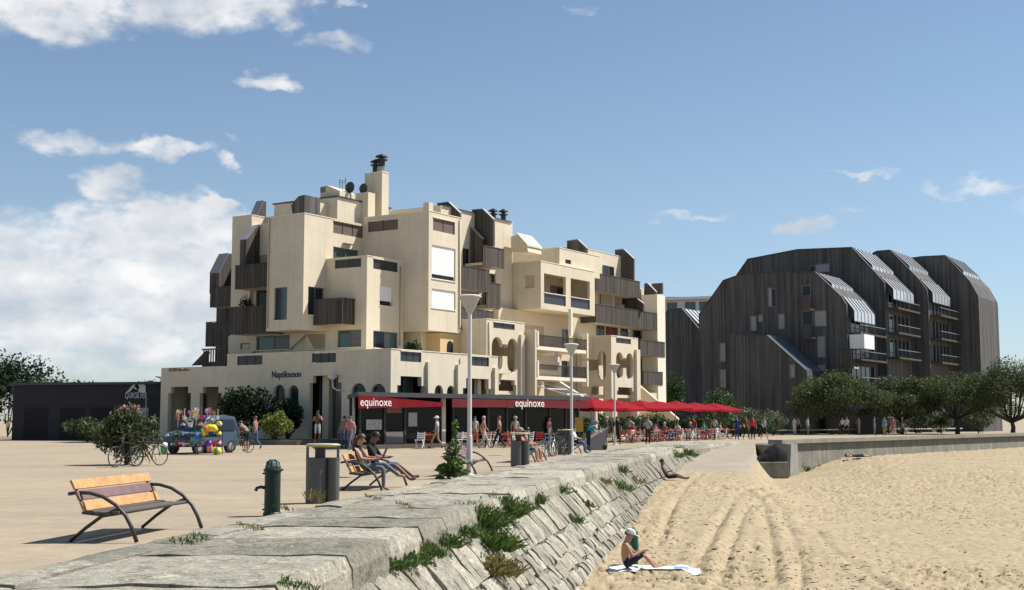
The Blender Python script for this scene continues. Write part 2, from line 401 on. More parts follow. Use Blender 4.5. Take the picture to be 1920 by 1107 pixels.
def planks(mb, face, u0, u1, v0, v1, d=0.0, w=.135, gap=.022, th=.035):
    n = max(1, int(round((u1 - u0) / (w + gap)))); s = (u1 - u0) / n
    for k in range(n):
        j = rnd.uniform(-.006, .006); mb.prism(rect(u0 + k * s + gap / 2, u0 + (k + 1) * s - gap / 2, v0 + rnd.uniform(-.012, .012), v1 + rnd.uniform(-.012, .012)), face.fn, d + j, d + j + th)
def balcony(p0, p1, b0, b1, z0, z1, ends=('f', 'r'), slab=.18, base=None):
    """timber balcony: slab, board railing on the front and/or the right, dark top rail; z0..z1 is the railing"""
    o = MB(); o.box(p0, p1 - .06, b0 + .06, b1, z0 + .02, z0 + .02 + slab); s = o.build('balcony', SLAB, bld)
    b = MB(); t = MB()
    if 'f' in ends:
        planks(b, Fc('f', b0), p0, p1, z0, z1); t.box(p0, p1 + .02, b0 - .03, b0 + .09, z1 + .014, z1 + .07)
        t.box(p0, p1, b0 + .045, b0 + .09, z0 + .3, z0 + .38)
    if 'r' in ends:
        planks(b, Fc('r', p1), b0 + .06, b1, z0, z1); t.box(p1 - .09, p1 + .03, b0 + .095, b1, z1 + .014, z1 + .07)
    if 'e' in ends:    # the far end
        planks(b, Fc('f', b1 - .04), p0, p1 - .06, z0, z1)
    b.build('railing', WOOD, s, fix=True); t.build('top_rail', WOOD, s)
    return s
def fin(px0, p0, pts, th=.22, zinc=True, m=None):
    """timber fin standing out from the right facade: polygon given by photograph points on its plane"""
    b = S(px0, 450, p=p0)[1]; poly = [(S(x, y, b=b)[0], S(x, y, b=b)[2]) for x, y in pts]; f = Fc('f', b)
    mb = MB(); mb.prism(poly, f.fn, 0, th); o = mb.build('timber_fin', m or WOOD, bld, fix=True)
    if zinc:
        c = MB()
        for (u0, v0), (u1, v1) in zip(poly, poly[1:]):
            if u1 > u0 + .05 and v0 > poly[-1][1] + .3: c.prism([(u0, v0 + .003), (u1, v1 + .003), (u1, v1 + .07), (u0, v0 + .07)], f.fn, -.05, th + .05)
        if c.v: c.build('zinc_capping', ZINC if zinc is True else LEAD, o, fix=True)
    return o
def wedge(p0, p1, pts, m=WOOD, top=ZINC):
    """dormer cheek on the front facade: polygon in (b, z) extruded from p0 to p1, zinc on its slope"""
    mb = MB(); mb.prism(pts, Fc('r', p1).fn, 0, p1 - p0); o = mb.build('timber_fin', m, bld, fix=True)
    c = MB()
    for (u0, v0), (u1, v1) in zip(pts, pts[1:] + pts[:1]):
        if abs(u1 - u0) > .05 and abs(v1 - v0) > .2: c.prism([(u0, v0 + .003), (u1, v1 + .003), (u1, v1 + .06), (u0, v0 + .06)], Fc('r', p1 + .04).fn, 0, p1 - p0 + .08)
    if c.v: c.build('zinc_capping', top, o, fix=True)
    return o

pA, bA, bD, bB, pD, pB, pR, pE = -8.66, 1.6, 3.85, 7.82, -5.11, -2.98, -4.78, -2.2
bB2 = 11.66
FG, RG = Fc('f', 0.0), Fc('r', 0.0)
def R4(q): return rect(*q)
def cl(q, zmax): return (q[0], q[1], min(q[2], zmax - .62), min(q[3], zmax))

# ---- ground floor and its terrace parapet
gf = [FG.r(445, 664, 492, 681), FG.r(585, 657, 630, 675)]; gr = [RG.r(751, 656, 790, 674), RG.r(884, 667, 917, 682)]; gf = [cl(q, 5.74) for q in gf]; gr = [cl(q, 5.74) for q in gr]
def corbel_opening(f, x0, y0, x1, y1, cw=6, chh=13, bottom=.3):
    u0, u1, v0, v1 = f.r(x0, y0, x1, y1); k = (u1 - u0) / (x1 - x0); a = cw * k; h = chh * k * .8
    return [(u0, bottom), (u1, bottom), (u1, v1 - h), (u1 - a, v1 - h), (u1 - a, v1), (u0 + a, v1), (u0 + a, v1 - h), (u0, v1 - h)]
def arch_px(f, x0, y0, x1, bottom): u0, u1, _, v1 = f.r(x0, y0, x1, y0 + 10); return arch(u0, u1, bottom, v1)
door_f = corbel_opening(FG, 581, 705, 640, 820)
arches_f = [arch_px(FG, 514, 722, 534, .9), arch_px(FG, 541, 723, 560, .9), arch_px(FG, 659, 719, 686, .35), arch_px(FG, 696, 720, 723, .35)]
door_r = corbel_opening(RG, 745, 705, 796, 800)
arches_r = [arch_px(RG, 815, 722, 831, .35), arch_px(RG, 838, 723, 853, .35)]
open_r = corbel_opening(RG, 868, 709, 922, 800)
gmass = MB()
gmass.panel(FG.fn, rect(-13.9, 0, 0, 5.82), [R4(gf[0]), R4(gf[1]), door_f] + arches_f, .3, back=True)
gmass.panel(RG.fn, rect(.3, 11.9, 0, 5.82), [R4(gr[0]), R4(gr[1]), door_r, open_r] + arches_r, .3, back=True)
gmass.box(-13.6, -.3, .301, 14, 4.72, 4.95); gmass.box(-13.9, -13.6, .301, 14, 0, 5.819)
gmass.build('ground_floor_wall', [CREAM], bld)
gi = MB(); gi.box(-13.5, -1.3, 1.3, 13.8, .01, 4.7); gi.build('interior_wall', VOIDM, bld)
c = MB(); c.box(-13.92, .03, -.03, .33, 5.822, 5.87); c.box(-.33, .03, .331, 11.9, 5.822, 5.87); c.build('parapet_cap', CREAM_W, bld)
for q in gf: guard(FG, q)
for q in gr: guard(RG, q)
# deep shop opening: columns, dark glazing behind
m = MB(); u0, u1 = S(608, 760, b=.9)[0], S(620, 760, b=.9)[0]; m.box(u0, u1, .7, 1.1, .3, 4.5); m.build('column', CREAM, bld)
du = door_f[0][0], door_f[1][0]
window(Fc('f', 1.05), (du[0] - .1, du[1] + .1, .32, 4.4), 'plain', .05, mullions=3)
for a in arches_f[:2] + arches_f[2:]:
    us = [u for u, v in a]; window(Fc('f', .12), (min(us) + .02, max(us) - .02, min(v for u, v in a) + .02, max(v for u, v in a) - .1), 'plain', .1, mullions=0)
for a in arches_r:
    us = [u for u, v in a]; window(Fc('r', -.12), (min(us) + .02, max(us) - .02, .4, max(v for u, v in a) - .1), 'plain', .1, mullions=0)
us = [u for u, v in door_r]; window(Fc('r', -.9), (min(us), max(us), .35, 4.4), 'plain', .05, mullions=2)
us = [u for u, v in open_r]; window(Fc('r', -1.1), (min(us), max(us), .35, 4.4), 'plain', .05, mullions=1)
m = MB(); cu = S(897, 730, p=-.6)[1]; m.box(-.8, -.5, cu - .2, cu + .2, .3, 4.4); m.build('column', CREAM, bld)
# engaged pilasters on the right face
for x in (802, 858, 927):
    q = RG.uz(x, 700); m = MB(); m.box(.004, .2, q[0] - .22, q[0] + .22, 0, RG.uz(x, 679 if x == 802 else (684 if x == 858 else 690))[1]); m.build('pilaster', CREAM, bld)
# low left wing
f2 = Fc('f', .3); wz = 5.12
wh = [corbel_opening(f2, 316, 726, 357, 822, 5, 10), corbel_opening(f2, 375, 726, 414, 822, 5, 10)]
q = f2.r(317, 684, 356, 697)
mb = MB(); mb.panel(f2.fn, rect(-20.6, -13.92, 0, wz), wh + [R4((q[0], q[1], q[2], min(q[3], wz - .05)))], .3, back=True); mb.box(-20.6, -13.92, .602, 13, 4.2, 4.4); mb.box(-20.6, -20.3, .602, 13, 0, wz - .002)
mb.build('wing_wall', CREAM, bld)
guard(f2, (q[0], q[1], q[2], min(q[3], wz - .06)), mat('orange_planter', (.42, .24, .12), .7, .1), .06, 3, rail=False)
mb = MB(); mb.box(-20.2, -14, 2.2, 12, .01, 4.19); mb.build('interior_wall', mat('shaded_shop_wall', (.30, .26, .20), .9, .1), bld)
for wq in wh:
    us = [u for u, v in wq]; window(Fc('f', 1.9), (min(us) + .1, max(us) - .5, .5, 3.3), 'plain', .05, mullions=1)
# blue fascia lettering
def text(name, body, size, mat_, parent, loc, rot, depth=.02, align='LEFT', sx=1.0, shear=0.0):
    cu = bpy.data.curves.new(name, 'FONT'); cu.body = body; cu.size = size; cu.extrude = depth; cu.align_x = align; cu.shear = shear
    tmp = bpy.data.objects.new(name, cu); COL.objects.link(tmp)
    dg = bpy.context.evaluated_depsgraph_get(); me = bpy.data.meshes.new_from_object(tmp.evaluated_get(dg)); bpy.data.objects.remove(tmp)
    me.materials.clear(); me.materials.append(mat_)
    o = bpy.data.objects.new(name, me); COL.objects.link(o); o.parent = parent; o.location = loc; o.rotation_euler = rot; o.scale = (sx, 1, 1)
    return o
NAVY = mat('navy_lettering', (.015, .02, .085), .5, 0)
q0, q1 = S(509, 708, b=-.03), S(563, 708, b=-.03)
tx = text('sign_lettering', 'Naptilouson', .62, NAVY, bld, (q0[0], -.03, q0[2] - .02), (math.pi / 2, 0, 0)); tx.scale = ((q1[0] - q0[0]) / max(.1, tx.dimensions.x), 1, 1)

# ---- first floor, set back on the terrace
f1 = Fc('f', 3.84); h1 = [f1.r(450, 644, 468, 656), f1.r(480, 631, 543, 657), f1.r(574, 627, 610, 656)]
h1 = [(a, b_, max(c_, 5.0), d_) for a, b_, c_, d_ in h1]
mass('first_floor_wall', -17.74, pA, 3.84, 14, 4.95, 7.43, fh=[R4(q) for q in h1], cap=False)
window(f1, h1[0], 'plain', mullions=0); window(f1, h1[1], 'plain', mullions=1, glass=GLASS_G); window(f1, h1[2], 'beige shutter', sh=1.0)
# ---- block A: the tall front block
fA, rA = Fc('f', bA), Fc('r', pA)
wA = fA.r(514, 540, 538, 601); gA = cl(rA.r(625, 413, 681, 437), 15.1); wA2 = rA.r(625, 462, 673, 503); wA3 = rA.r(578, 537, 608, 590)
mass('wall', -11.94, pA, bA, 12, 7.44, 15.2, fh=[R4(wA)], rh=[R4(gA), R4(wA2), R4(wA3)], core_top=14.1)
window(fA, wA, 'plain', mullions=1); guard(rA, gA, BROWN, posts=2); window(rA, wA2, 'plain', mullions=1, glass=GLASS_G); window(rA, wA3, 'plain', mullions=1)
mb = MB(); q = rA.uz(650, 459); mb.box(pA + .003, pA + .25, q[0] - .45, q[0] + .45, q[1], q[1] + .06); mb.build('lamp_ledge', FRAME, bld)
# ---- block D: lower stair block in the corner
fD, rD = Fc('f', bD), Fc('r', pD)
gD = fD.r(628, 482, 677, 502); gD2 = rD.r(700, 485, 746, 504); wD = rD.r(712, 536, 736, 573); wD1 = fD.r(632, 620, 677, 652); wD2 = rD.r(700, 620, 747, 652); gD = cl(gD, 12.26); gD2 = cl(gD2, 12.26)
mass('wall', pA + .003, pD, bD, bB, 4.95, 12.34, fh=[R4(gD), R4(wD1)], rh=[R4(gD2), R4(wD), R4(wD2)], core_top=11.2)
guard(fD, gD, SMOKE, posts=1); guard(rD, gD2, SMOKE, posts=1); window(rD, wD, 'w white shutter', mullions=0, sh=.74)
window(fD, wD1, 'plain', mullions=1, glass=GLASS_G); window(rD, wD2, 'plain', mullions=1, glass=GLASS_G)
# ---- block B
fB, rB = Fc('f', bB), Fc('r', pB)
gB = fB.r(690, 416, 746, 436); gB2 = rB.r(812, 408, 853, 432); wB = rB.r(810, 459, 854, 522); wB2 = rB.r(810, 541, 854, 577); gB = cl(gB, 15.6); gB2 = cl(gB2, 15.6)
mass('wall', pA + .003, pB, bB, bB2, 7.55, 15.72, fh=[R4(gB)], rh=[R4(gB2), R4(wB), R4(wB2)], core_top=14.5)
guard(fB, gB, BROWN, posts=1); guard(rB, gB2, BROWN, posts=1); window(rB, wB, 'w white shutter', mullions=0, sh=.86); window(rB, wB2, 'w white shutter', mullions=0, sh=1.0)
m = MB(); m.box(pB - .5, pB - .02, bB + .02, bB + .5, 15.78, 16.35); m.build('corner_pier', CREAM, bld)
# first floor under B
r1 = Fc('r', -4.4); h = r1.r(820, 628, 858, 660); h2 = r1.r(859, 628, 874, 660)
mass('first_floor_wall', pA + .01, -4.4, 8.9, 17, 4.95, 7.54, rh=[R4(h)], cap=False); window(r1, h, 'grey shutter', mullions=2, sh=.98, glass=GLASS_G)
# ---- back-left wing (L) with its timber balconies
mass('wall', -17.75, -15.85, 4.0, 15, 4.96, 16.04)
fL = Fc('f', 4.25); hL = [fL.r(482, 480, 503, 515), fL.r(480, 545, 503, 590)]
mass('wall', -15.849, -11.95, 4.25, 15, 7.44, 15.3, fh=[R4(q) for q in hL], core_top=14.4)
window(fL, hL[0], 'beige shutter', mullions=0, sh=.45); window(fL, hL[1], 'plain', mullions=0)
def fbalc(b0, b1, x0, x1, y0, y1, xr=None):
    f = Fc('f', b0); q = f.r(x0, y0, x1, y1); return balcony(q[0], q[1], b0, b1, q[2], q[3], ends=('f', 'r'))
fbalc(2.5, 4.0, 441, 502, 500, 543); fbalc(2.3, 4.0, 432, 502, 578, 628)
mass('timber_clad_wall', -21.75, -17.76, 6.5, 15, 3.0, 12.9, m=WOOD, cap=False)
balcony(*[*Fc('f', 5.0).r(394, 541, 432, 577)[:2]], 5.0, 6.5, *Fc('f', 5.0).r(394, 541, 432, 577)[2:])
balcony(*[*Fc('f', 4.6).r(386, 606, 432, 650)[:2]], 4.6, 6.5, *Fc('f', 4.6).r(386, 606, 432, 650)[2:])
q = Fc('f', 4.5).r(378, 617, 388, 650); m = MB(); m.prism(rect(*q), Fc('f', 4.9).fn, 0, .15); m.build('side_screen', CREAM_W, bld, fix=True)
q = Fc('f', 1.2).r(380, 657, 424, 694)
m = MB(); planks(m, Fc('f', 1.2), q[0], q[1], q[2], q[3], w=.09, gap=.13); m.box(q[0], q[1], 1.1, 1.25, q[3], q[3] + .09); m.box(q[0], q[1], 1.17, 1.3, q[2] + .02, q[2] + .55); m.build('stair_railing', WOOD, bld, fix=True)
m = MB(); m.prism([(q[0] - 1.4, q[2] + .35), (q[0], q[2] + .35), (q[0] + .3, q[3] - .1), (q[0], q[3])], Fc('f', 1.5).fn, 0, .12); m.build('stair_cheek', WOOD, bld, fix=True)
m = MB(); m.box(-20.2, -14, .62, 6, 4.41, 4.55); m.build('terrace_floor', SLAB, bld)
# dormer cheeks on the left
def pz(px, py, b): q = S(px, py, b=b); return q[0], q[2]
a = pz(470, 405, 5.5); b_ = pz(492, 379, 5.5); wedge(b_[0] - .75, b_[0] - .1, [(4.5, 15.1), (6.0, 15.1), (6.0, b_[1] + .1), (5.7, b_[1] + .1)])
a = pz(455, 500, 3.6); b_ = pz(476, 426, 3.6); wedge(b_[0] - .6, b_[0], [(2.9, 11.6), (4.2, 11.6), (4.2, b_[1] + .15), (3.9, b_[1] + .1), (2.9, 14.1)])
a = pz(406, 480, 6.2); b_ = pz(430, 478, 6.2); wedge(b_[0] - .95, b_[0], [(5.2, 10.8), (6.45, 10.8), (6.45, a[1] + .1), (6.1, a[1] + .05), (5.2, 12.3)])
# penthouse wall behind the left roof terrace
mass('penthouse_wall', -15.6, -9.6, 6.0, 12, 14.3, 17.05, cap=False); m = MB(); m.box(-15.7, -9.5, 5.9, 12, 17.052, 17.14); m.build('roof_edge', LEAD, bld)
f = Fc('f', 3.4); q = f.r(549, 371, 571, 402); m = MB(); m.prism([(q[0], q[2]), (q[1], q[2]), (q[1], q[3] + .1), (q[0] + .5, q[3] + .05), (q[0] - .15, q[3] - .5)], f.fn, 0, 1.6); m.build('timber_fin', WOOD_R, bld, fix=True)
q0 = S(572, 374, b=3.6); m = MB(); m.box(q0[0] - 1.2, q0[0], 5.001, 5.99, 14.2, q0[2]); m.build('penthouse_wall', CREAM, bld)
# stack boxes and chimney
f = Fc('f', 6.3); pts = [f.uz(601, 351), f.uz(614, 348), f.uz(637, 358)]
m = MB(); m.prism([(pts[0][0], 14.3), (pts[2][0], 14.3), pts[2], pts[1], pts[0]], f.fn, 0, 1.7); m.build('stair_head', CREAM, bld, fix=True)
q = f.r(601, 352, 610, 362); m = MB(); m.prism(rect(*q), f.fn, -.03, .02); m.build('louvre', FRAME, bld, fix=True)
q = Fc('f', 8.6).r(660, 364, 690, 400); m = MB(); m.box(q[0], q[1], 8.6, 9.4, 14.3, q[3]); m.build('stack_wall', CREAM, bld)
q = Fc('f', 10.0).r(684, 327, 716, 400); b1 = S(729, 340, p=q[1])[1]
m = MB(); m.box(q[0], q[1], 10.0, b1, 14.3, q[3]); ch = m.build('chimney', CREAM, bld)
m = MB(); m.box(q[0] - .03, q[1] + .03, 9.97, b1 + .03, q[3] + .002, q[3] + .07); m.build('chimney_cap', CREAM_W, ch)
def cowl(x, y, z, r=.28, parent=None):
    m = MB(); m.lathe([(r * .7, 0), (r * .7, .45), (r * 1.25, .5), (r * 1.25, .56), (r * .5, .6), (r * .5, .72), (r * 1.3, .74), (r * 1.2, .82), (.03, 1.0)], (x, y, z), 12); return m.build('chimney_cowl', METAL_D, parent)
m = MB(); m.lathe([(.34, 0), (.34, .4)], (q[1] - .42, 10.45, q[3] + .07), 12); m.build('flue', METAL_G, ch)
cowl(q[1] - .42, 10.45, q[3] + .47, .36, ch); cowl(q[1] - .95, 10.4, q[3] + .12, .3, ch)
# aerials and dishes on the roof
def dish(x, b, z, r=.42):
    m = MB(); n = 14; m.v.append((x, b, z)); nr = []
    for ring, (rr, dd) in enumerate(((.5, .03), (1, .12))):
        for k in range(n):
            t = 2 * math.pi * k / n; m.v.append((x + r * rr * math.cos(t), b - r * dd, z + r * rr * math.sin(t)))
    for k in range(n):
        m.f.append([0, 1 + k, 1 + (k + 1) % n]); m.f.append([1 + k, 1 + n + k, 1 + n + (k + 1) % n, 1 + (k + 1) % n]); m.mi += [0, 0]
    m.tube([(x, b + .02, z), (x, b + .1, z - 1.0)], .03, 6); m.tube([(x, b - .05, z - r), (x, b - .4, z - .05)], .015, 5); m.box(x - .05, x + .05, b - .46, b - .38, z - .1, z)
    return m.build('satellite_dish', METAL_D, bld)
q = S(657, 352, b=7.4); dish(q[0], 7.4, q[2]); q = S(682, 354, b=9.2); dish(q[0], 9.2, q[2], .38)
m = MB()
for x, y0, y1 in ((637, 336, 352), (642, 340, 356), (648, 334, 358)):
    a, b_ = S(x, y0, b=7.2), S(x, y1, b=7.2); m.tube([(b_[0], 7.2, b_[2] - .6), (a[0], 7.2, a[2])], .022, 5)
for y in (339, 343): a, b_ = S(636, y, b=7.2), S(648, y, b=7.2); m.tube([(a[0], 7.2, a[2]), (b_[0], 7.2, b_[2])], .016, 5)
m.build('aerial', METAL_D, bld)
# corner balcony between A and D
q = Fc('f', 2.9).r(571, 566, 648, 612)
balcony(pA + .004, q[1], 2.6, bD - .004, q[2], q[3])
# ---- right facade: recessed wall, balconies, fins
rR = Fc('r', pR); zt = rR.uz(875, 399)[1]
hR = [rR.r(868, 465, 882, 500), rR.r(872, 552, 902, 585), rR.r(915, 512, 930, 535)]
mass('wall', -9.5, pR, bB2 + .003, 21.15, 7.55, zt, rh=[R4(q) for q in hR], cap=True)
for q in hR: window(rR, q, 'plain', mullions=1)
m = MB(); m.box(-9.4, pR + .1, bB2 + .2, 21, zt + .052, zt + .12); m.build('roof_edge', LEAD, bld)
def rbalc(p1, x0, x1, y0, y1, p0=None):
    f = Fc('r', p1); q = f.r(x0, y0, x1, y1); return balcony(pR + .004 if p0 is None else p0, p1, q[0], q[1], q[2], q[3], ends=('r', 'e'))
rbalc(pB - .15, 865, 918, 499, 541); rbalc(pB - .2, 905, 946, 461, 497); rbalc(pB - .35, 911, 939, 530, 577); rbalc(pB - .1, 865, 925, 578, 618)
fin(820, -6.0, [(820, 383), (841, 380), (862, 400), (862, 412), (820, 412)])
fin(885, -5.0, [(885, 395), (905, 393), (925, 412), (925, 462), (885, 462)])
fin(881, pR, [(881, 428), (884, 427), (904, 448), (904, 500), (881, 500)])
for x0, x1, y in ((927, 943, 412), (947, 961, 413)):
    f = Fc('r', pR - .6); q = f.r(x0, y, x1, 462); m = MB(); m.box(f.c - .9, f.c, q[0], q[1], 13, q[3]); c = m.build('chimney', CREAM, bld); cowl(f.c - .45, (q[0] + q[1]) / 2 - .1, q[3], .3, c)
f = Fc('f', 20.4); a = [f.uz(958, 472), f.uz(990, 472), f.uz(988, 461), f.uz(972, 440), f.uz(958, 444)]
m = MB(); m.prism(a, f.fn, 0, 2.0); m.build('dormer', CREAM, bld, fix=True)
q0, q1 = a[3], a[2]; m = MB(); m.prism([(q0[0] - .1, q0[1] + .02), (q1[0] + .1, q1[1] - .05), (q1[0] + .1, q1[1] + .08), (q0[0] - .1, q0[1] + .14)], Fc('f', 20.3).fn, 0, 2.2); m.build('dormer_roof', CREAM, bld, fix=True)
# ---- keyhole pavilion F1
def keyhole_pair(f, x0, x1, y0, y1, ym, xa=None):
    """two tall stadium openings joined by a bridge: one closed outline"""
    u0, u1, v0, v1 = f.r(x0, y0, x1, y1); w = (u1 - u0); r = w * .205; cl, cr = u0 + r, u1 - r; vm = f.uz((x0 + x1) / 2, ym)[1]; hb = .42; pts = []
    N = 10
    s0 = math.acos(min(1, .55))
    pts += [(cl + r * math.cos(math.pi + math.pi * k / N), v0 + r + r * math.sin(math.pi + math.pi * k / N)) for k in range(N + 1)]
    pts += [(cl + r, vm - hb), (cr - r, vm - hb)]
    pts += [(cr + r * math.cos(math.pi + math.pi * k / N), v0 + r + r * math.sin(math.pi + math.pi * k / N)) for k in range(N + 1)]
    pts += [(cr + r * math.cos(math.pi * k / N), v1 - r + r * math.sin(math.pi * k / N)) for k in range(N + 1)]
    pts += [(cr - r, vm + hb), (cl + r, vm + hb)]
    pts += [(cl + r * math.cos(math.pi * k / N), v1 - r + r * math.sin(math.pi * k / N)) for k in range(N + 1)]
    return pts
def pavilion(b0, b1, p0, p1, z1, rk, rg, fk=None, fg=None, low=None):
    f, r = Fc('f', b0), Fc('r', p1); th = .28; mb = MB()
    mb.panel(f.fn, rect(p0, p1, 0, z1), [x for x in (fk, fg) if x], th, back=True)
    mb.panel(r.fn, rect(b0 + th, b1, 0, z1), [rk, R4(rg)] + ([low] if low else []), th, back=True)
    mb.panel(lambda u, v, d: (u, b1 - d, v), rect(p0, p1 - th - .002, 0, z1), [], th, back=True)
    mb.box(p0, p1 - th - .002, b0 + th + .002, b1 - th - .002, 7.4, 7.6); mb.box(p0, p1 - th - .002, b0 + th + .002, b1 - th - .002, 3.3, 3.55)
    o = mb.build('arcade_wall', CREAM, bld)
    guard(r, rg, SMOKE, posts=1)
    m = MB(); m.box(p0, p1 + .03, b0 - .03, b0 + th + .03, z1 + .002, z1 + .05); m.box(p1 - th - .03, p1 + .03, b0 + th + .031, b1, z1 + .002, z1 + .05); m.build('parapet_cap', CREAM_W, o)
    m = MB(); us = [u for u, v in rk]
    nb = int((max(us) - min(us)) / .12)
    for k in range(nb + 1): u = min(us) + .05 + k * .12; m.tube([(p1 - .5, u, 3.6), (p1 - .5, u, 5.1)], .014, 5)
    m.box(p1 - .53, p1 - .47, min(us), max(us), 5.1, 5.16); m.build('railing', METAL_D, bld)
    return o
rF = Fc('r', -1.0)
pavilion(11.95, 16.9, -4.4, -1.0, 8.5, keyhole_pair(rF, 922, 971, 631, 698, 657), rF.r(925, 604, 965, 615), low=corbel_opening(rF, 935, 712, 968, 760, 3, 6, .3))
for x in (976,): q = rF.uz(x, 700); m = MB(); m.box(-.996, -.8, q[0] - .2, q[0] + .3, 0, rF.uz(x, 628)[1]); m.build('pilaster', CREAM, bld)
m = MB(); q = rF.r(887, 637, 898, 662); m.prism(arch(*q), Fc('r', -3.2).fn, -.02, .05)
m.build('arched_window', GLASS, bld, fix=True)
m = MB(); m.box(-4.39, -3.2, 9.5, 11.94, 4.95, 7.5); m.build('wall', ORANGE_LIT, bld)
# ---- box E with its loggia, and what hangs under it
fE, rE = Fc('f', 21.2), Fc('r', pE); zE0, zE1 = 9.98, 13.62
hE = [rE.r(1020, 518, 1061, 573), rE.r(1070, 526, 1106, 579)]; hE = [(a, b_, 10.42, 12.75) for a, b_, c_, d_ in hE]; vE = fE.r(985, 517, 1002, 541)
mb = MB(); mb.panel(fE.fn, rect(-8.5, pE, zE0, zE1), [R4(vE)], .25, back=True); mb.panel(rE.fn, rect(21.45, 29.72, zE0, zE1), [R4(q) for q in hE], .25, back=True)
mb.box(-8.4, pE - .252, 21.452, 29.7, zE0 + .002, zE0 + .25); mb.box(-8.4, pE - .252, 21.452, 29.7, 13.0, 13.2); mb.panel(lambda u, v, d: (u, 29.72 - d, v), rect(-8.5, pE - .252, zE0, zE1 - .002), [], .24, back=True)
mb.build('loggia_wall', CREAM, bld)
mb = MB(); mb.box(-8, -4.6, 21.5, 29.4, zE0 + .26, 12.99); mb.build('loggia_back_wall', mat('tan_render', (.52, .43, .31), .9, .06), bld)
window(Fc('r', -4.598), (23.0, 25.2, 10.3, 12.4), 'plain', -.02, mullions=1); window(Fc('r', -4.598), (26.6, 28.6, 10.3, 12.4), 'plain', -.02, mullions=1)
m = MB(); m.prism(rect(*vE), fE.fn, .08, .12); m.build('vent_grille', SHUT_B, bld, fix=True)
for q in hE: guard(rE, (q[0], q[1], q[2], q[2] + .8), mat('blue_grey_guard', (.045, .048, .058), .35, .05), posts=0)
m = MB(); m.box(-8.5, pE + .03, 21.17, 21.48, zE1 + .002, zE1 + .06); m.box(pE - .28, pE + .03, 21.481, 29.72, zE1 + .002, zE1 + .06); m.build('parapet_cap', CREAM_W, bld)
# upper set-back storey over E
q = Fc('f', 24.4); zU = q.uz(1049, 465)[1]; pU = q.uz(1049, 470)[0]; hU = Fc('r', pU).r(1060, 486, 1071, 494)
mass('penthouse_wall', -9.5, pU, 24.4, 31.0, 13.2, zU, rh=[R4(hU)]); m = MB(); m.prism(rect(*hU), Fc('r', pU).fn, .1, .15); m.build('window', GLASS, bld, fix=True)
# recess under E
r3 = Fc('r', -4.3); hq = [r3.r(1053, 603, 1067, 640), r3.r(985, 602, 1020, 640), r3.r(1053, 672, 1066, 705)]
hq = [(a, b_, 7.0, 8.9) for a, b_, c_, d_ in hq[:2]] + [(hq[2][0], hq[2][1], 4.7, 6.3)]
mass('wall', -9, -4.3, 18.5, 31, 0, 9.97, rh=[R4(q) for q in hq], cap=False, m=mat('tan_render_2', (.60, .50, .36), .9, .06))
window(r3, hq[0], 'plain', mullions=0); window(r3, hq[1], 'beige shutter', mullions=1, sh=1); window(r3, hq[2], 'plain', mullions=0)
m = MB(); m.box(-4.29, -.15, 17.0, 17.25, 0, 8.05); m.build('wing_wall', CREAM, bld)
for z0, zt2 in ((6.6, 7.95), (4.42, 5.8)):
    s = MB(); s.box(-4.28, -.16, 17.26, 24.85, z0, z0 + .26); sl = s.build('balcony', CREAM_W, bld)
    for u in (17.27, 24.65): s = MB(); s.box(-.55, -.1, u, u + .2, z0 - (.35 if u > 20 else -.27), zt2 + (.25 if u > 20 else 0)); s.build('side_wall', CREAM_W, sl)
    s = MB(); nb = 62
    for k in range(nb): u = 17.5 + k * (24.6 - 17.5) / (nb - 1); s.box(-.235, -.205, u - .014, u + .014, z0 + .27, zt2 - .32)
    s.box(-.26, -.18, 17.48, 24.64, zt2 - .32, zt2 - .25); s.box(-.24, -.2, 17.48, 24.64, z0 + .34, z0 + .38); s.build('railing', METAL_D, sl)
m = MB(); m.box(-.6, -.35, 22.6, 22.85, 7.9, 9.96); m.build('column', CREAM_W, bld)
m = MB(); m.box(-.6, -.35, 20.6, 20.85, 5.8, 6.59); m.build('column', CREAM_W, bld)
# raking wall and canopy frames at the foot
m = MB(); m.prism([(-1.5, 0), (2.9, 0), (2.9, 2.6), (-.2, 4.35), (-1.5, 4.35)], Fc('f', 20.5).fn, 0, .3); m.build('raking_wall', CREAM, bld, fix=True)
m = MB()
for u in (-1, .6, 2.2): m.bar((u, 17.5, 3.9 - .25 * u), (u, 20.3, 3.9 - .25 * u), .06, .08)
for b_ in (17.6, 20.2): m.bar((-1.2, b_, 4.2), (2.5, b_, 3.2), .06, .08)
m.build('pergola_frame', FRAME_W, bld)
# ---- pavilion F2
rF2, fF2 = Fc('r', -1.0), Fc('f', 30.26)
u0, u1, v0, v1 = fF2.r(1120, 659, 1136, 712); uu = fF2.uz(1103, 685)
k2 = [(u0, v0 + .4), (u0 + .2, v0), (u1 - .2, v0), (u1, v0 + .4), (u1, v1 - .4), (u1 - .2, v1), (u0 + .2, v1), (u0, v1 - .4), (u0, uu[1] + .45), (uu[0], uu[1] + .45), (uu[0] - .3, uu[1]), (uu[0], uu[1] - .45), (u0, uu[1] - .45)]
pavilion(30.26, 35.1, -4.25, -1.0, 8.35, keyhole_pair(rF2, 1155, 1187, 660, 711, 681), rF2.r(1155, 633, 1183, 643), fk=k2, fg=corbel_opening(fF2, 1106, 725, 1133, 760, 2, 4, .3), low=corbel_opening(rF2, 1157, 726, 1188, 760, 2, 4, .3))
q = rF2.uz(1193, 700); m = MB(); m.box(-.996, -.78, q[0] - .3, q[0] + .35, 0, rF2.uz(1193, 656)[1]); m.build('pilaster', CREAM, bld)
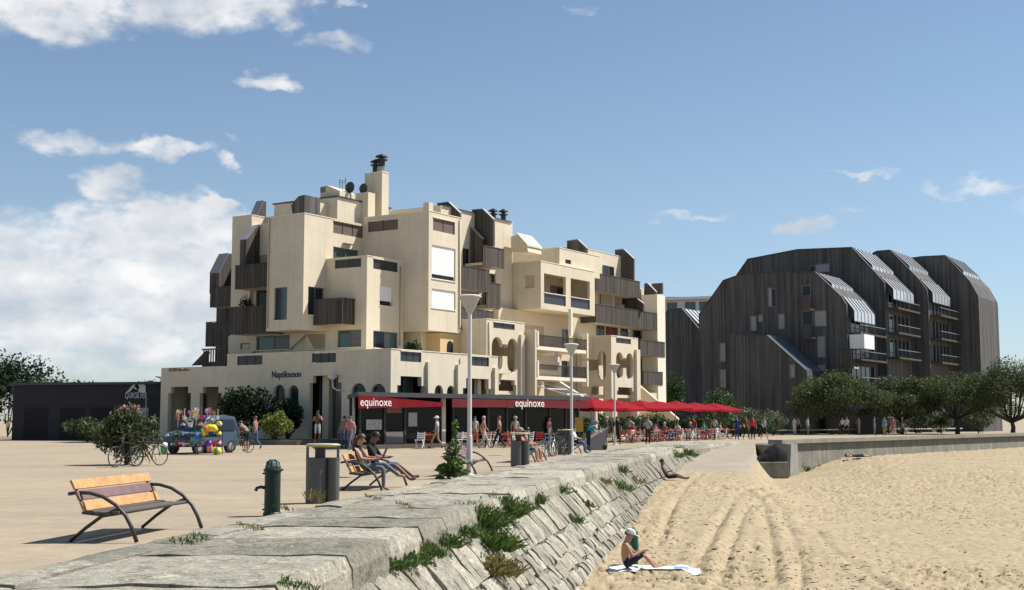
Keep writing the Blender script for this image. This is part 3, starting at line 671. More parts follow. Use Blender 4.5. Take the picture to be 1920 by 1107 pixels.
# ---- far right end: timber balconies, fins and the lit end strip
pT = -4.6; rT = Fc('r', pT); bEnd = rT.uz(1236, 540)[0]
hT = [rT.r(1107, 500, 1125, 515), rT.r(1152, 545, 1163, 575), rT.r(1135, 606, 1160, 640), rT.r(1170, 600, 1182, 640), rT.r(1205, 600, 1218, 640)]
zT = rT.uz(1130, 474)[1]; bM = rT.uz(1178, 560)[0]
mass('wall', -9, pT, 31.01, bM, 0, zT, rh=[R4(hT[1]), R4(hT[2])]); mass('wall', -9, pT - .3, bM + .002, bEnd + .5, 0, rT.uz(1205, 540)[1], cap=False)
window(rT, hT[1], 'beige shutter', mullions=0); window(rT, hT[2], 'plain', mullions=1, glass=mat('red_brown_curtain', (.12, .035, .03), .7, .1))
for (x0, y0, x1, y1, kd) in ((1124, 549, 1146, 570, 'beige shutter'), (1165, 550, 1176, 572, 'plain'), (1118, 606, 1132, 640, 'plain'), (1163, 607, 1176, 640, 'plain'), (1130, 497, 1150, 516, 'plain')):
    q = rT.r(x0, y0, x1, y1); window(rT, q, kd, -.05, mullions=1)
rT2 = Fc('r', pT - .3)
for (x0, y0, x1, y1) in ((1190, 560, 1200, 585), (1186, 606, 1200, 640), (1208, 606, 1222, 640), (1190, 672, 1204, 698), (1212, 672, 1226, 698), (1206, 600, 1212, 612)):
    q = rT2.r(x0, y0, x1, y1); window(rT2, q, 'plain', -.05, mullions=0)
def tbalc(p1, x0, x1, y0, y1):
    f = Fc('r', p1); q = f.r(x0, y0, x1, y1); return balcony(pT + .004, p1, q[0], q[1], q[2], q[3], ends=('f', 'r'))
tbalc(-3.2, 1117, 1200, 513, 545); tbalc(-3.0, 1117, 1240, 571, 605); tbalc(-2.9, 1200, 1247, 638, 666); tbalc(-2.9, 1207, 1243, 697, 721)
fin(1063, -5.0, [(1063, 453), (1083, 450), (1100, 466), (1100, 500), (1063, 500)])
fin(1153, -5.2, [(1153, 470), (1169, 468), (1188, 486), (1188, 528), (1153, 528)])
fin(1206, -4.7, [(1208, 533), (1214, 532), (1230, 548), (1230, 590), (1206, 590)])
fin(1170, -4.55, [(1174, 545), (1206, 570), (1206, 584), (1170, 584)], zinc=True)
f = Fc('f', rT.uz(1222, 540)[0] + 1); q = f.r(1222, 532, 1241, 552); m = MB(); m.prism(rect(*q), f.fn, 0, .3); m.build('timber_fin', WOOD, bld, fix=True)
# end strip: lit slab wall at the far corner
r5 = Fc('r', -2.95); q = r5.r(1232, 552, 1248, 750); zs = [552, 605, 638, 668, 696, 752]
m = MB(); m.box(-4.55, -2.95, q[0], q[1], 0, q[3]); m.build('end_wall', CREAM_W, bld)
m = MB(); q2 = r5.r(1198, 725, 1232, 750); m.prism([(q2[0], 0), (q2[1], 0), (q2[1], 3.9), (q2[0], 3.9)], Fc('r', -3.0).fn, 0, .3); m.build('wall', CREAM, bld, fix=True)
m = MB(); m.prism([(-4.5, 0), (1.0, 0), (1.0, 1.6), (-2.8, 4.6), (-4.5, 4.6)], Fc('f', q2[0] - .5).fn, 0, .3); m.build('raking_wall', CREAM, bld, fix=True)
# curved wall lamp at the shop corner
lp = S(630, 716, b=-.35); m = MB(); m.tube([(lp[0] + .35, -.02, lp[2] - .5), (lp[0] + .1, -.3, lp[2] - .55), (lp[0] - .2, -.4, lp[2] - .35), (lp[0] - .25, -.4, lp[2] + .1)], .045, 8)
wl_ = m.build('wall_lamp', FRAME_W, bld, smooth=True); m = MB(); m.lathe([(.08, 0), (.32, .22), (.34, .26), (.02, .34)], (lp[0] - .25, -.4, lp[2] + .1), 14); m.build('lamp_shade', FRAME_W, wl_, smooth=True)

# rainwater pipes
for f, x, y0, y1 in ((Fc('r', pB), 861, 412, 618), (Fc('r', pD), 750, 500, 650), (Fc('f', bA), 506, 410, 616), (Fc('r', -1.0), 916, 604, 700), (Fc('f', 21.2), 952, 492, 580), (Fc('r', 0.0), 862, 672, 735)):
    (u, z1), (_, z0) = f.uz(x, y0), f.uz(x, y1); m = MB(); m.tube([f.fn(u, z0, -.06), f.fn(u, z1, -.06)], .045, 7); m.build('rainwater_pipe', SHUT_B, bld, smooth=True)
# ------------------------------------------------------------------ ground: plaza, sand, ramp, sea wall
def curve_fit(pts, deg):
    Y = np.array([p[1] for p in pts]); X = np.array([p[0] for p in pts]); return np.poly1d(np.polyfit(Y, X, deg))
OUTc = curve_fit([(-2.75, 4), (-2.5, 8), (-2.2, 11.6), (-1.86, 13.9), (-1.4, 17), (-.85, 20.1), (-.25, 24.3), (.43, 27.4), (1.37, 32.2), (2.75, 40), (5.3, 52), (8.3, 63), (11.2, 72), (14.6, 81)], 4)
INc = curve_fit([(-5.6, 4), (-5.3, 8), (-4.75, 14.7), (-4.2, 17.8), (-3.76, 20.1), (-3.29, 22.7), (-2.6, 26.3), (-1.23, 32.2), (.73, 43), (3.28, 55), (6.9, 68), (11.6, 81)], 4)
ZC = .12                                     # top of the coping above the plaza
def outx(Y): return float(OUTc(Y))
def inx(Y): return float(INc(Y))
def smooth(t): t = np.clip(t, 0, 1); return t * t * (3 - 2 * t)
def sand_z(X, Y):
    X, Y = np.asarray(X, float), np.asarray(Y, float)
    left = -1.70 + .75 * smooth((Y - 31) / 25) + .98 * np.clip((Y - 56) / 26, 0, 1)
    right = -1.80 + .92 * smooth((X - 15.5) / 7) * smooth((Y - 60) / 22)
    k = smooth((X - (.187 * Y - (1 - smooth((Y - 46) / 16)) * 2.0)) / (6.5 - 5.0 * smooth((Y - 46) / 16)))
    return left * (1 - k) + right * k
def _hash(ix, iy, seed):
    h = (ix.astype(np.int64) * 374761393 + iy.astype(np.int64) * 668265263 + seed * 1442695041) & 0x7fffffff
    h = ((h ^ (h >> 13)) * 1274126177) & 0x7fffffff
    return ((h ^ (h >> 16)) & 0xffff) / 65535.0
def vnoise(x, y, seed=1):
    ix, iy = np.floor(x), np.floor(y); fx, fy = x - ix, y - iy; fx = fx * fx * (3 - 2 * fx); fy = fy * fy * (3 - 2 * fy)
    a, b, c, d = _hash(ix, iy, seed), _hash(ix + 1, iy, seed), _hash(ix, iy + 1, seed), _hash(ix + 1, iy + 1, seed)
    return a + (b - a) * fx + (c - a) * fy + (a - b - c + d) * fx * fy
def fbm(x, y, o=4, seed=1, g=.5):
    s = 0; a = 1; t = 0
    for k in range(o): s = s + a * vnoise(x * 2 ** k, y * 2 ** k, seed + k * 17); t += a; a *= g
    return s / t
def grid_mesh(name, XYZ, mats, smooth_=True):
    nr, nc = XYZ.shape[:2]; me = bpy.data.meshes.new(name)
    idx = np.arange(nr * nc).reshape(nr, nc)
    q = np.stack([idx[:-1, :-1], idx[:-1, 1:], idx[1:, 1:], idx[1:, :-1]], -1).reshape(-1, 4)
    me.vertices.add(nr * nc); me.vertices.foreach_set('co', XYZ.reshape(-1).astype(np.float32))
    me.loops.add(q.size); me.loops.foreach_set('vertex_index', q.reshape(-1).astype(np.int32))
    me.polygons.add(len(q)); me.polygons.foreach_set('loop_start', np.arange(0, q.size, 4, dtype=np.int32))
    me.polygons.foreach_set('use_smooth', np.full(len(q), smooth_))
    me.materials.append(mats); me.update(calc_edges=True); me.validate()
    o = bpy.data.objects.new(name, me); COL.objects.link(o); return o

SAND = mat('beach_sand', (.358, .286, .184), .97, .10, .6, .35, 9, spec=.15, fine=(4.5, .3))
PLAZA = mat('stabilised_gravel', (.335, .272, .195), .96, .13, .22, .2, 22, spec=.2, fine=(2.6, .14), lane=.10)
CONC = mat('ramp_concrete', (.31, .265, .205), .95, .14, .5, .2, 18, spec=.2, fine=(5., .1))
def stone_mat(name, col, lichen, dark):
    m = bpy.data.materials.new(name); m.use_nodes = True; MATS[name] = m; N, L = m.node_tree.nodes, m.node_tree.links; bs = N['Principled BSDF']; bs.inputs['Roughness'].default_value = .95; bs.inputs['Specular IOR Level'].default_value = .15
    t = N.new('ShaderNodeTexCoord'); oi = N.new('ShaderNodeObjectInfo'); ad = N.new('ShaderNodeVectorMath'); ad.operation = 'ADD'; cm = N.new('ShaderNodeCombineXYZ')
    ml = N.new('ShaderNodeMath'); ml.operation = 'MULTIPLY'; ml.inputs[1].default_value = 50; L.new(oi.outputs['Random'], ml.inputs[0]); L.new(ml.outputs[0], cm.inputs[0]); L.new(t.outputs['Object'], ad.inputs[0]); L.new(cm.outputs[0], ad.inputs[1])
    def nz(sc, det, ro=.6):
        n = N.new('ShaderNodeTexNoise'); n.inputs['Scale'].default_value = sc; n.inputs['Detail'].default_value = det; n.inputs['Roughness'].default_value = ro; L.new(ad.outputs[0], n.inputs['Vector']); return n.outputs[0]
    def rng_(f, a0, a1, b0, b1):
        r = N.new('ShaderNodeMapRange'); L.new(f, r.inputs[0]); r.inputs[1].default_value = a0; r.inputs[2].default_value = a1; r.inputs[3].default_value = b0; r.inputs[4].default_value = b1; return r.outputs[0]
    def mix(f, a, b, bt='MIX'):
        x = N.new('ShaderNodeMix'); x.data_type = 'RGBA'; x.blend_type = bt
        if isinstance(f, float): x.inputs[0].default_value = f
        else: L.new(f, x.inputs[0])
        for i, c in ((6, a), (7, b)):
            if isinstance(c, tuple): x.inputs[i].default_value = (*c, 1)
            else: L.new(c, x.inputs[i])
        return x.outputs[2]
    c = mix(rng_(nz(1.1, 5), .42, .62, 0, 1), col, lichen); c = mix(rng_(nz(2.6, 6, .7), .50, .66, 0, .85), c, dark); c = mix(rng_(nz(21, 4, .75), .54, .64, 0, .8), c, tuple(x * .5 for x in dark)); c = mix(rng_(nz(9, 5, .75), .34, .46, .75, 0), c, tuple(min(.6, x * 1.6) for x in col)); c = mix(rng_(nz(5.5, 5, .7), .56, .66, 0, .6), c, tuple(x * .72 for x in dark))
    c = mix(1.0, c, rng_(oi.outputs['Random'], 0, 1, .66, 1.14), 'MULTIPLY'); L.new(c, bs.inputs['Base Color'])
    bp = N.new('ShaderNodeBump'); bp.inputs['Strength'].default_value = .9; bp.inputs['Distance'].default_value = .05; L.new(nz(13, 6, .72), bp.inputs['Height']); L.new(bp.outputs[0], bs.inputs['Normal']); return m
STONE = stone_mat('sea_wall_limestone', (.385, .355, .285), (.325, .312, .245), (.19, .175, .135))
MORTAR = mat('wall_core', (.16, .145, .115), .98, .3, 3, .5, 20)
CONC_D = mat('weathered_concrete', (.24, .225, .185), .95, .25, 1.2, .4, 12, streak=.3, fine=(6., .15))

# beach
tracks_px = [[(1452, 1107), (1452, 1040), (1440, 985), (1425, 950), (1380, 925)], [(1500, 1107), (1502, 1040), (1480, 990), (1462, 955), (1420, 925)],
             [(1230, 1020), (1258, 970), (1290, 930), (1330, 905)], [(1280, 1107), (1310, 1040), (1350, 985), (1385, 945), (1480, 905), (1600, 885)],
             [(1690, 1100), (1620, 1060), (1560, 1020), (1530, 990)], [(1345, 1107), (1365, 1030), (1395, 970), (1440, 938), (1560, 905), (1698, 880)]]
NR, NC = 400, 470
Yr = 16 * (118 / 16.0) ** (np.arange(NR) / (NR - 1)); pxs = np.linspace(850, 2080, NC)
YY, PP = np.meshgrid(Yr, pxs, indexing='ij'); XX = (PP - 960) / F_PX * YY
ZZ = sand_z(XX, YY)
rampk = smooth((YY - 60) / 5) * (1 - smooth((XX - (.187 * YY)) / 1.0))
lump = fbm(XX * 1.3, YY * 1.3, 3, 3) - .5; foot = vnoise(XX * 3.1 + 3 * fbm(XX, YY, 2, 5), YY * 3.1, 9); foot2 = vnoise(XX * 5.7, YY * 4.2, 21); foot3 = vnoise(XX * 8.3, YY * 6.0, 41)
busy = smooth((fbm(XX * .30, YY * .22, 3, 31) - .40) / .22)
amp = (.22 + .78 * busy) * (1 - .7 * rampk)
ZZ = ZZ + .09 * (fbm(XX * .3, YY * .3, 2, 11) - .5) + lump * .05 * amp - .055 * amp * smooth((foot - .66) / .07) - .08 * amp * smooth((foot2 - .62) / .08) - .05 * amp * smooth((foot3 - .62) / .09) - .05 * rampk
for tr in tracks_px:
    P = [on_ground(x, y, -1.65 if y > 930 else -1.5) for x, y in tr]
    d = np.full(XX.shape, 9.0)
    for a, b in zip(P, P[1:]):
        ux, uy = b.x - a.x, b.y - a.y; L2 = ux * ux + uy * uy
        t = np.clip(((XX - a.x) * ux + (YY - a.y) * uy) / L2, 0, 1); d = np.minimum(d, np.hypot(XX - a.x - t * ux, YY - a.y - t * uy))
    d = d + .10 * (vnoise(XX * 2.2, YY * 2.2, 5) - .5); fade = .35 + .65 * smooth((vnoise(XX * .35, YY * .35, 77) - .2) / .4)
    ZZ = ZZ - fade * (.075 * np.exp(-(d / .10) ** 2) - .03 * np.exp(-((d - .3) / .14) ** 2))
_ZG = ZZ
def sand_h(x, y):
    i = np.log(y / 16.0) / np.log(118 / 16.0) * (NR - 1); j = ((x / y * F_PX + 960) - 850) / (2080 - 850) * (NC - 1)
    i0, j0 = int(np.clip(i, 0, NR - 2)), int(np.clip(j, 0, NC - 2)); fi, fj = i - i0, j - j0
    return float(_ZG[i0, j0] * (1 - fi) * (1 - fj) + _ZG[i0 + 1, j0] * fi * (1 - fj) + _ZG[i0, j0 + 1] * (1 - fi) * fj + _ZG[i0 + 1, j0 + 1] * fi * fj)
beach = tag(grid_mesh('beach_sand', np.stack([XX, YY, ZZ], -1), SAND), kind='structure')
m = MB(); m.add([(-30, -60, -1.95), (600, -60, -1.95), (600, 400, -1.95), (-30, 400, -1.95)], [(0, 1, 2, 3)]); tag(m.build('sand_plain', SAND), kind='structure')

# plaza sheet: bounded by the sea wall, the ramp head and the right-hand quay wall
QW0, QW1 = Vector((16.3, 75.5)), Vector((46.5, 112.5)); qd = (QW1 - QW0).normalized(); qn = Vector((-qd.y, qd.x))
ys = [-30, -10, 0] + [4 + 3 * k for k in range(26)]
bnd = [(inx(max(y, 4)) + .05, y) for y in ys if y <= 81] + [(outx(83) - 1.6, 83.4), (15.4, 83.0), (QW0.x + qn.x * .5 + 1.2, QW0.y + qn.y * .5 + 1.5), (QW1.x + qn.x * .5, QW1.y + qn.y * .5), (QW1.x + 300, QW1.y + 360), (QW1.x + 1500, 3500), (-2500, 3500), (-1500, -30)]
m = MB(); tri = tessellate_polygon([[Vector((x, y, 0)) for x, y in bnd]]); m.add([(x, y, 0) for x, y in bnd], [list(t) for t in tri]); plaza = tag(m.build('plaza', PLAZA, fix=True), kind='structure')
if plaza.data.polygons[0].normal.z < 0: plaza.data.flip_normals()

# concrete slipway up from the sand
nr, nc = 60, 40; G = np.zeros((nr, nc, 3))
for i in range(nr):
    Y = 54 + (83.6 - 54) * i / (nr - 1)
    for j in range(nc):
        t = j / (nc - 1); x0 = outx(min(Y, 82)) - .4; x1 = .189 * Y + .35
        X = x0 + (x1 - x0) * t; zr = -.95 + .98 * max(0, (Y - 56) / 26); e_ = float(smooth((t - .72) / .28)) * (1 - float(smooth((Y - 64) / 6))); zr = zr * (1 - e_) + (float(sand_z(X, Y)) - .12) * e_
        lip = (62.5 - 3.2 * t - Y) / 5.0
        G[i, j] = (X, Y, min(zr, .0) + .05 - .16 * max(0, lip) - (.5 if t > .985 and Y > 66 else 0))
tag(grid_mesh('slipway', G, CONC), kind='structure')

# sea wall ---------------------------------------------------------
sea_wall = empty('sea_wall', (outx(20), 20, 0), 0, 'long curving sea wall of pale limestone blocks between plaza and beach', 'wall')
SWO = Vector((outx(20), 20, 0))
def wall_frame(Y):
    e = .25; t = Vector((outx(Y + e) - outx(Y - e), 2 * e, 0)).normalized(); return Vector((outx(Y), Y, 0)), t, Vector((t.y, -t.x, 0))     # point, along, outward
def top_pt(Y, v):
    """v 0 = inner edge of the coping, 1 = outer edge"""
    P, t, n = wall_frame(Y); Yi = Y - t.x * 0 ; I = Vector((inx(Y), Y, 0)); Q = I.lerp(P, v); Q.z = ZC - .02 * v; return Q
def face_pt(Y, s):
    """s in metres down the battered face from the foot of the coping nose"""
    P, t, n = wall_frame(Y); L = .66; Q = P + n * (.05 + s * .655); Q.z = ZC - .34 - s * .755; return Q
def stone(P, nu, nv, gap_u, gap_v, depth, nrm, amp, rng, seed):
    """block whose outer skin is the patch P(u, v); chamfered edges, jittered grid, skirt into the wall"""
    N, M = nu + 1, nv + 1; vs, fs = [], []
    for i in range(N):
        for j in range(M):
            u = gap_u + (1 - 2 * gap_u) * i / nu; v = gap_v + (1 - 2 * gap_v) * j / nv
            q = P(u, v); n = nrm(u, v); e = (i in (0, nu)) + (j in (0, nv))
            d = amp * (mnoise.noise(q * 2.3 + Vector((seed * 3.1, 0, 0))) + .6 * mnoise.noise(q * 6.1)) - (.012 if e == 1 else (.03 if e == 2 else 0))
            vs.append(q + n * d)
    def id_(i, j): return i * M + j
    for i in range(nu):
        for j in range(nv): fs.append((id_(i, j), id_(i + 1, j), id_(i + 1, j + 1), id_(i, j + 1)))
    ring = [(i, 0) for i in range(N)] + [(nu, j) for j in range(1, M)] + [(i, nv) for i in range(nu - 1, -1, -1)] + [(0, j) for j in range(nv - 1, 0, -1)]
    o = len(vs)
    for (i, j) in ring: vs.append(vs[id_(i, j)] - nrm(.5, .5) * depth)
    k = len(ring)
    for a in range(k): fs.append((id_(*ring[a]), o + a, o + (a + 1) % k, id_(*ring[(a + 1) % k])))
    return vs, fs
def add_stone(name, vs, fs, parent, keep=None):
    if keep is not None: keep.add(vs, fs); return None
    m = MB(); c = sum((Vector(v) for v in vs), Vector()) / len(vs)
    m.add([Vector(v) - c for v in vs], fs); o = m.build(name, STONE, parent, smooth=False, fix=True); o.location = c - SWO; return o
def cut(a, b, lo, hi, rng, grow=0.0):
    xs = [a]
    while xs[-1] < b: xs.append(xs[-1] + rng.uniform(lo, hi) * (1 + grow * max(0, xs[-1] - 25)))
    return xs
rs = random.Random(5); up = Vector((0, 0, 1))
# kerb row and wide slabs of the coping
for (v0, v1, lo, hi) in ((0.0, .20, 1.1, 2.1),):
    ys_ = cut(4, 81, lo, hi, rs)
    for a, b in zip(ys_, ys_[1:]):
        h = rs.uniform(-.012, .012)
        vs, fs = stone(lambda u, v: top_pt(a + (b - a) * u, v0 + (v1 - v0) * v) + up * h, 3, 2, .012, .085, .3, lambda u, v: up, .014, rs, a)
        add_stone('coping_kerb', vs, fs, sea_wall)
def slab_pt(Y, v):
    if v <= .7785: return top_pt(Y, .20 + .80 * v / .7778)
    k = (v - .7778) / .2222; P, t, n = wall_frame(Y); Q = P + n * (.085 * math.sin(k * 1.57)); Q.z = ZC - .02 - .36 * k; return Q
def slab_n(Y):
    P, t, n = wall_frame(Y)
    return lambda u, v: up if v < .77 else ((up + n).normalized() if v < .8 else n)
ys_ = cut(4, 80, 1.3, 2.5, rs); sks = [rs.uniform(-.15, .15) for _ in ys_]
for i_, (a, b) in enumerate(zip(ys_, ys_[1:])):
    h = rs.uniform(-.018, .016)
    vs, fs = stone(lambda u, v: slab_pt(a + (b - a) * u + (sks[i_] * (1 - u) + sks[i_ + 1] * u) * (.5 - v), v) + up * h, 6, 9, .008, .016, .3, slab_n((a + b) / 2), .028, rs, b)
    add_stone('coping_slab', vs, fs, sea_wall)
# battered face
stones = []
courses = [(.0, .84, .34, .66), (.84, 1.32, .28, .6), (1.32, 1.66, .24, .5), (1.66, 1.96, .22, .42), (1.96, 2.26, .22, .4)]
for ci, (s0, s1, lo, hi) in enumerate(courses):
    ys_ = cut(6 if ci < 2 else 12, 74 if ci < 2 else 62, lo, hi, rs, .004)
    for a, b in zip(ys_, ys_[1:]):
        mid = (a + b) / 2
        if face_pt(mid, s0).z < float(sand_z(face_pt(mid, s0).x, mid)) - .12: continue
        ds = rs.uniform(-.05, .05) if ci else 0; proud = rs.uniform(-.022, .016); P_, t_, n_ = wall_frame(mid); fn_ = (n_ * .755 + up * .655).normalized()
        if rs.random() < .03 and ci: continue
        sk = .06; jit = [rs.uniform(-.025, .025) for _ in range(4)]
        vs, fs = stone(lambda u, v: face_pt(a + (b - a) * u + sk * (v - .5) + jit[0] * u * v + jit[1] * (1 - u) * v, s0 + ds + (s1 - s0) * v + jit[2] * u + jit[3] * (1 - v) * (1 - u)) + fn_ * proud, 3, 4, rs.uniform(.02, .05), rs.uniform(.012, .03), .3, lambda u, v: fn_, .032, rs, a + ci)
        stones.append((mid, vs, fs))
stones.sort(key=lambda t: t[0])
rest = MB()
seen_n = 0
for mid, vs, fs in stones:
    if mid > 15 and seen_n < 300: add_stone('face_stone', vs, fs, sea_wall); seen_n += 1
    else: rest.add([Vector(v) - SWO for v in vs], fs)
r_ = rest.build('distant_face_stones', STONE, sea_wall, fix=True); r_['kind'] = 'stuff'
# core of the wall behind the blocks
yy = [4 + k for k in range(79)]; rows = []
for y in yy:
    P, t, n = wall_frame(y); a = top_pt(y, -.01); b = top_pt(y, .985); a.z = b.z = ZC - .055
    c1 = P + n * -.02; c1.z = ZC - .36; d1 = face_pt(y, 2.8) - n * .1; e1 = Vector((a.x, a.y, -2.6)); f1_ = Vector((d1.x, d1.y, -2.6)); rows.append([e1, a, b, c1, d1, f1_])
m = MB(); n6 = 6
m.v = [tuple(Vector(q) - SWO) for r0 in rows for q in r0]
for i in range(len(rows) - 1):
    for k in range(n6): m.f.append([i * n6 + k, i * n6 + (k + 1) % n6, (i + 1) * n6 + (k + 1) % n6, (i + 1) * n6 + k]); m.mi.append(0)
m.build('wall_core', MORTAR, sea_wall, fix=True)

# right-hand quay wall with its raking end buttress
quay = empty('quay_wall', (QW0.x, QW0.y, 0), math.atan2(qd.y, qd.x), 'low weathered concrete quay wall with a raking end buttress at the slipway', 'wall')
L = (QW1 - QW0).length
m = MB(); m.add([(0, -.35, -3), (L, -.35, -3), (L, -.05, .1), (0, -.05, .1), (0, .5, -3), (L, .5, -3), (L, .5, .1), (0, .5, .1)], [(0, 1, 2, 3), (4, 7, 6, 5), (0, 3, 7, 4), (1, 5, 6, 2), (3, 2, 6, 7)]); m.build('wall', CONC_D, quay, fix=True)
m = MB()
for k in range(16):
    a = k * L / 16; m.box(a + .012 - (.9 if k == 0 else 0), a + L / 16 - .012, -.3, .62, .102, .34 + .006 * (k % 3))
m.build('coping', mat('quay_coping', (.27,.25,.205), .95, .2, 1.0, .3, 14, fine=(5., .15)), quay)
m = MB(); m.prism([(-1.0, -3.0), (.55, -3.0), (.18, .095), (-.62, .095)], lambda u, v, d: (u, -.75 + d * 1, v), 0, .9); m.build('buttress', mat('buttress_concrete', (.33, .315, .27), .95, .2, 1.5, .3, 14), quay, fix=True)

# return of the quay wall beside the slipway head
A_, B_ = Vector((15.75, 76.2, 0)), Vector((15.3, 83.6, 0)); m = MB(); m.bar(A_ + Vector((0, 0, -1.3)), B_ + Vector((0, 0, -1.3)), .5, 2.58); o = m.build('return_wall', CONC_D, quay); o.matrix_parent_inverse = (Matrix.Translation(quay.location) @ Matrix.Rotation(quay.rotation_euler.z, 4, 'Z')).inverted()

# dark chips added on the sand, standing in for the small footprint shadows
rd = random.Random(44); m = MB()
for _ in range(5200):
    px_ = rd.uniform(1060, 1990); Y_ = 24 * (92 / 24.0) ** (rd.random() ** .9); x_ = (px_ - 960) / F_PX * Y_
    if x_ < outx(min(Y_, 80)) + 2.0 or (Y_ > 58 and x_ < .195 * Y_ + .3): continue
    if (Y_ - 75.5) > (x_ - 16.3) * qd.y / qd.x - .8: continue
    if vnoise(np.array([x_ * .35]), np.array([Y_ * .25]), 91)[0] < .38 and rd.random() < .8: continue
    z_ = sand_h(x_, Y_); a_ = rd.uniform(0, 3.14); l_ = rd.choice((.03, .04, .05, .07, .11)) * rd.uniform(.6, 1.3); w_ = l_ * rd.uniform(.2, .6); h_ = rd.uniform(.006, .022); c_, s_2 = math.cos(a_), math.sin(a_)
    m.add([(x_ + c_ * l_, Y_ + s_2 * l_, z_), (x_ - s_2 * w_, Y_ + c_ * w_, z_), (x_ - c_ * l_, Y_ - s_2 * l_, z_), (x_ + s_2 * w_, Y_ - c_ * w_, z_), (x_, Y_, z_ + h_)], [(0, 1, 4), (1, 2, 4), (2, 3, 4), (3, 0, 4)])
tag(m.build('shadow_chips', mat('shadow_chip_tone', (.085, .062, .036), .95, .3, 3), fix=False), 'scattered dark chips added on the beach sand as footprint shadows', 'shadow_chips', kind='stuff')
# ------------------------------------------------------------------ red cafe pavilion in front of the building
RED = mat('red_canvas', (.19, .014, .020), .85, .16, 1.5, .1, 60, spec=.08)
RED_D = mat('dark_red_fascia', (.14, .011, .015), .6, .12, 1.5)
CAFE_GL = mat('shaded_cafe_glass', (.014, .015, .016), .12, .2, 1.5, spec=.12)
WHITE_L = mat('white_lettering', (.85, .83, .82), .5, 0)
CF0 = Vector((-8.28, 66.0, 0)); CFA = math.atan2(.745, .667)
cafe = empty('cafe_pavilion', CF0, CFA, 'low glazed cafe pavilion with red awning and white sign lettering', 'cafe')
def cx(px, y=0.0):
    k = (px - 960) / F_PX; ex, ey = math.cos(CFA), math.sin(CFA); ox, oy = CF0.x - ey * y, CF0.y + ex * y
    return (k * oy - ox) / (ex - k * ey)
def cz(px, py, y=0.0):
    x = cx(px, y); Y = CF0.y + math.sin(CFA) * x + math.cos(CFA) * y; return at_depth(px, py, Y).z
XL = cx(1085)
def poly_slab(pts, z0, z1):
    m = MB(); m.prism(pts, lambda u, v, d: (u, v, d), z0, z1); return m
poly_slab([(-.3, -.6), (XL, -.6), (XL, 5.4), (5.5, 6.6)], .004, .2).build('deck', mat('deck_boards', (.10, .085, .07), .85, .2), cafe, fix=True)
poly_slab([(-.35, -.7), (XL + .2, -.7), (XL + .2, 5.5), (5.3, 6.7)], 2.74, 2.98).build('roof', LEAD, cafe, fix=True)
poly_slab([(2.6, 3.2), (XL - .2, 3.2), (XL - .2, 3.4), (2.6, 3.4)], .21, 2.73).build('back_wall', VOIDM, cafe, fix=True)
# front posts and glazing bays
pxs_ = [676, 722, 760, 832, 850, 880, 915, 950, 985, 1030, 1060, 1084]
for k, px in enumerate(pxs_):
    x = cx(px); m = MB(); w = .07 if px != 832 else .14; m.box(x - w, x + w, -.05, .09, .202, 2.738); m.build('post', METAL_D if px != 832 else CREAM, cafe)
for a, b in zip(pxs_, pxs_[1:]):
    if a in (832, 880): continue
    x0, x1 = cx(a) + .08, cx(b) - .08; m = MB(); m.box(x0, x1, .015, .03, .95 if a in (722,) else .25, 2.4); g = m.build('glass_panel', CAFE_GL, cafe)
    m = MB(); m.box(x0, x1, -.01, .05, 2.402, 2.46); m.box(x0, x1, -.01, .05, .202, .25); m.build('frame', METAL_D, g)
m = MB(); m.box(cx(722) + .08, cx(760) - .08, -.01, .05, .252, .9); m.build('kick_panel', FRAME, cafe)
# left end: glass side screen
m = MB(); m.bar((.1, .15, .2), (.1, .15, 2.7), .1, .1); m.bar((3.4, 4.3, .2), (3.4, 4.3, 2.7), .1, .1); m.build('post', METAL_G, cafe)
m = MB(); m.add([(.12, .2, .25), (3.35, 4.2, .25), (3.35, 4.2, 2.6), (.12, .2, 2.6)], [(0, 1, 2, 3)]); m.build('glass_panel', GLASS_G, cafe)
m = MB(); m.box(cx(688, -.01), cx(717, -.01), -.012, .008, cz(700, 806), cz(700, 787)); pst = m.build('poster', mat('grey_poster', (.42, .40, .40), .7, .5, 9), cafe)
m = MB(); m.box(cx(726, -.01), cx(754, -.01), -.012, .008, 1.9, 2.3); m.build('menu_strip', mat('rose_strip', (.25, .10, .10), .7, .2, 3), cafe)
m = MB(); m.box(cx(767, -.01), cx(783, -.01), -.012, .008, cz(775, 800), cz(775, 774)); m.build('notice', mat('pale_notice', (.38, .41, .40), .7, .3, 8), cafe)
# tapering red awning with the cafe name
a0, a1 = cx(673, -.75), cx(831, -.75)
m = MB(); ya = -.76
m.add([(a0, ya, cz(673, 766, ya)), (a1, ya, cz(831, 763, ya)), (a1, ya, cz(831, 755, ya)), (a0, ya, cz(673, 741, ya)), (a0, ya + .03, cz(673, 766, ya)), (a1, ya + .03, cz(831, 763, ya)), (a1, ya + .03, cz(831, 755, ya)), (a0, ya + .03, cz(673, 741, ya))],
      [(0, 1, 2, 3), (7, 6, 5, 4), (0, 3, 7, 4), (1, 5, 6, 2), (3, 2, 6, 7), (0, 4, 5, 1)]); aw = m.build('awning', RED, cafe, fix=True)
t = text('awning_lettering', 'equinoxe', .62, WHITE_L, aw, (cx(675, ya) + .03, ya - .012, cz(690, 762, ya) + .02), (math.pi / 2, 0, 0), .006); t.scale = ((cx(734, ya) - cx(676, ya)) / t.dimensions.x, 1, 1)
b0 = cx(848, -.75); m = MB(); z0, z1 = 2.22, 2.70
n = 8
for k in range(n):
    u0 = b0 + (XL - b0) * k / n; u1 = b0 + (XL - b0) * (k + 1) / n; m.box(u0 + .006, u1 - .006, -.76 - .01 * (k % 2), -.72, z0 + .012 * (k % 3), z1)
fa = m.build('fascia', RED_D, cafe)
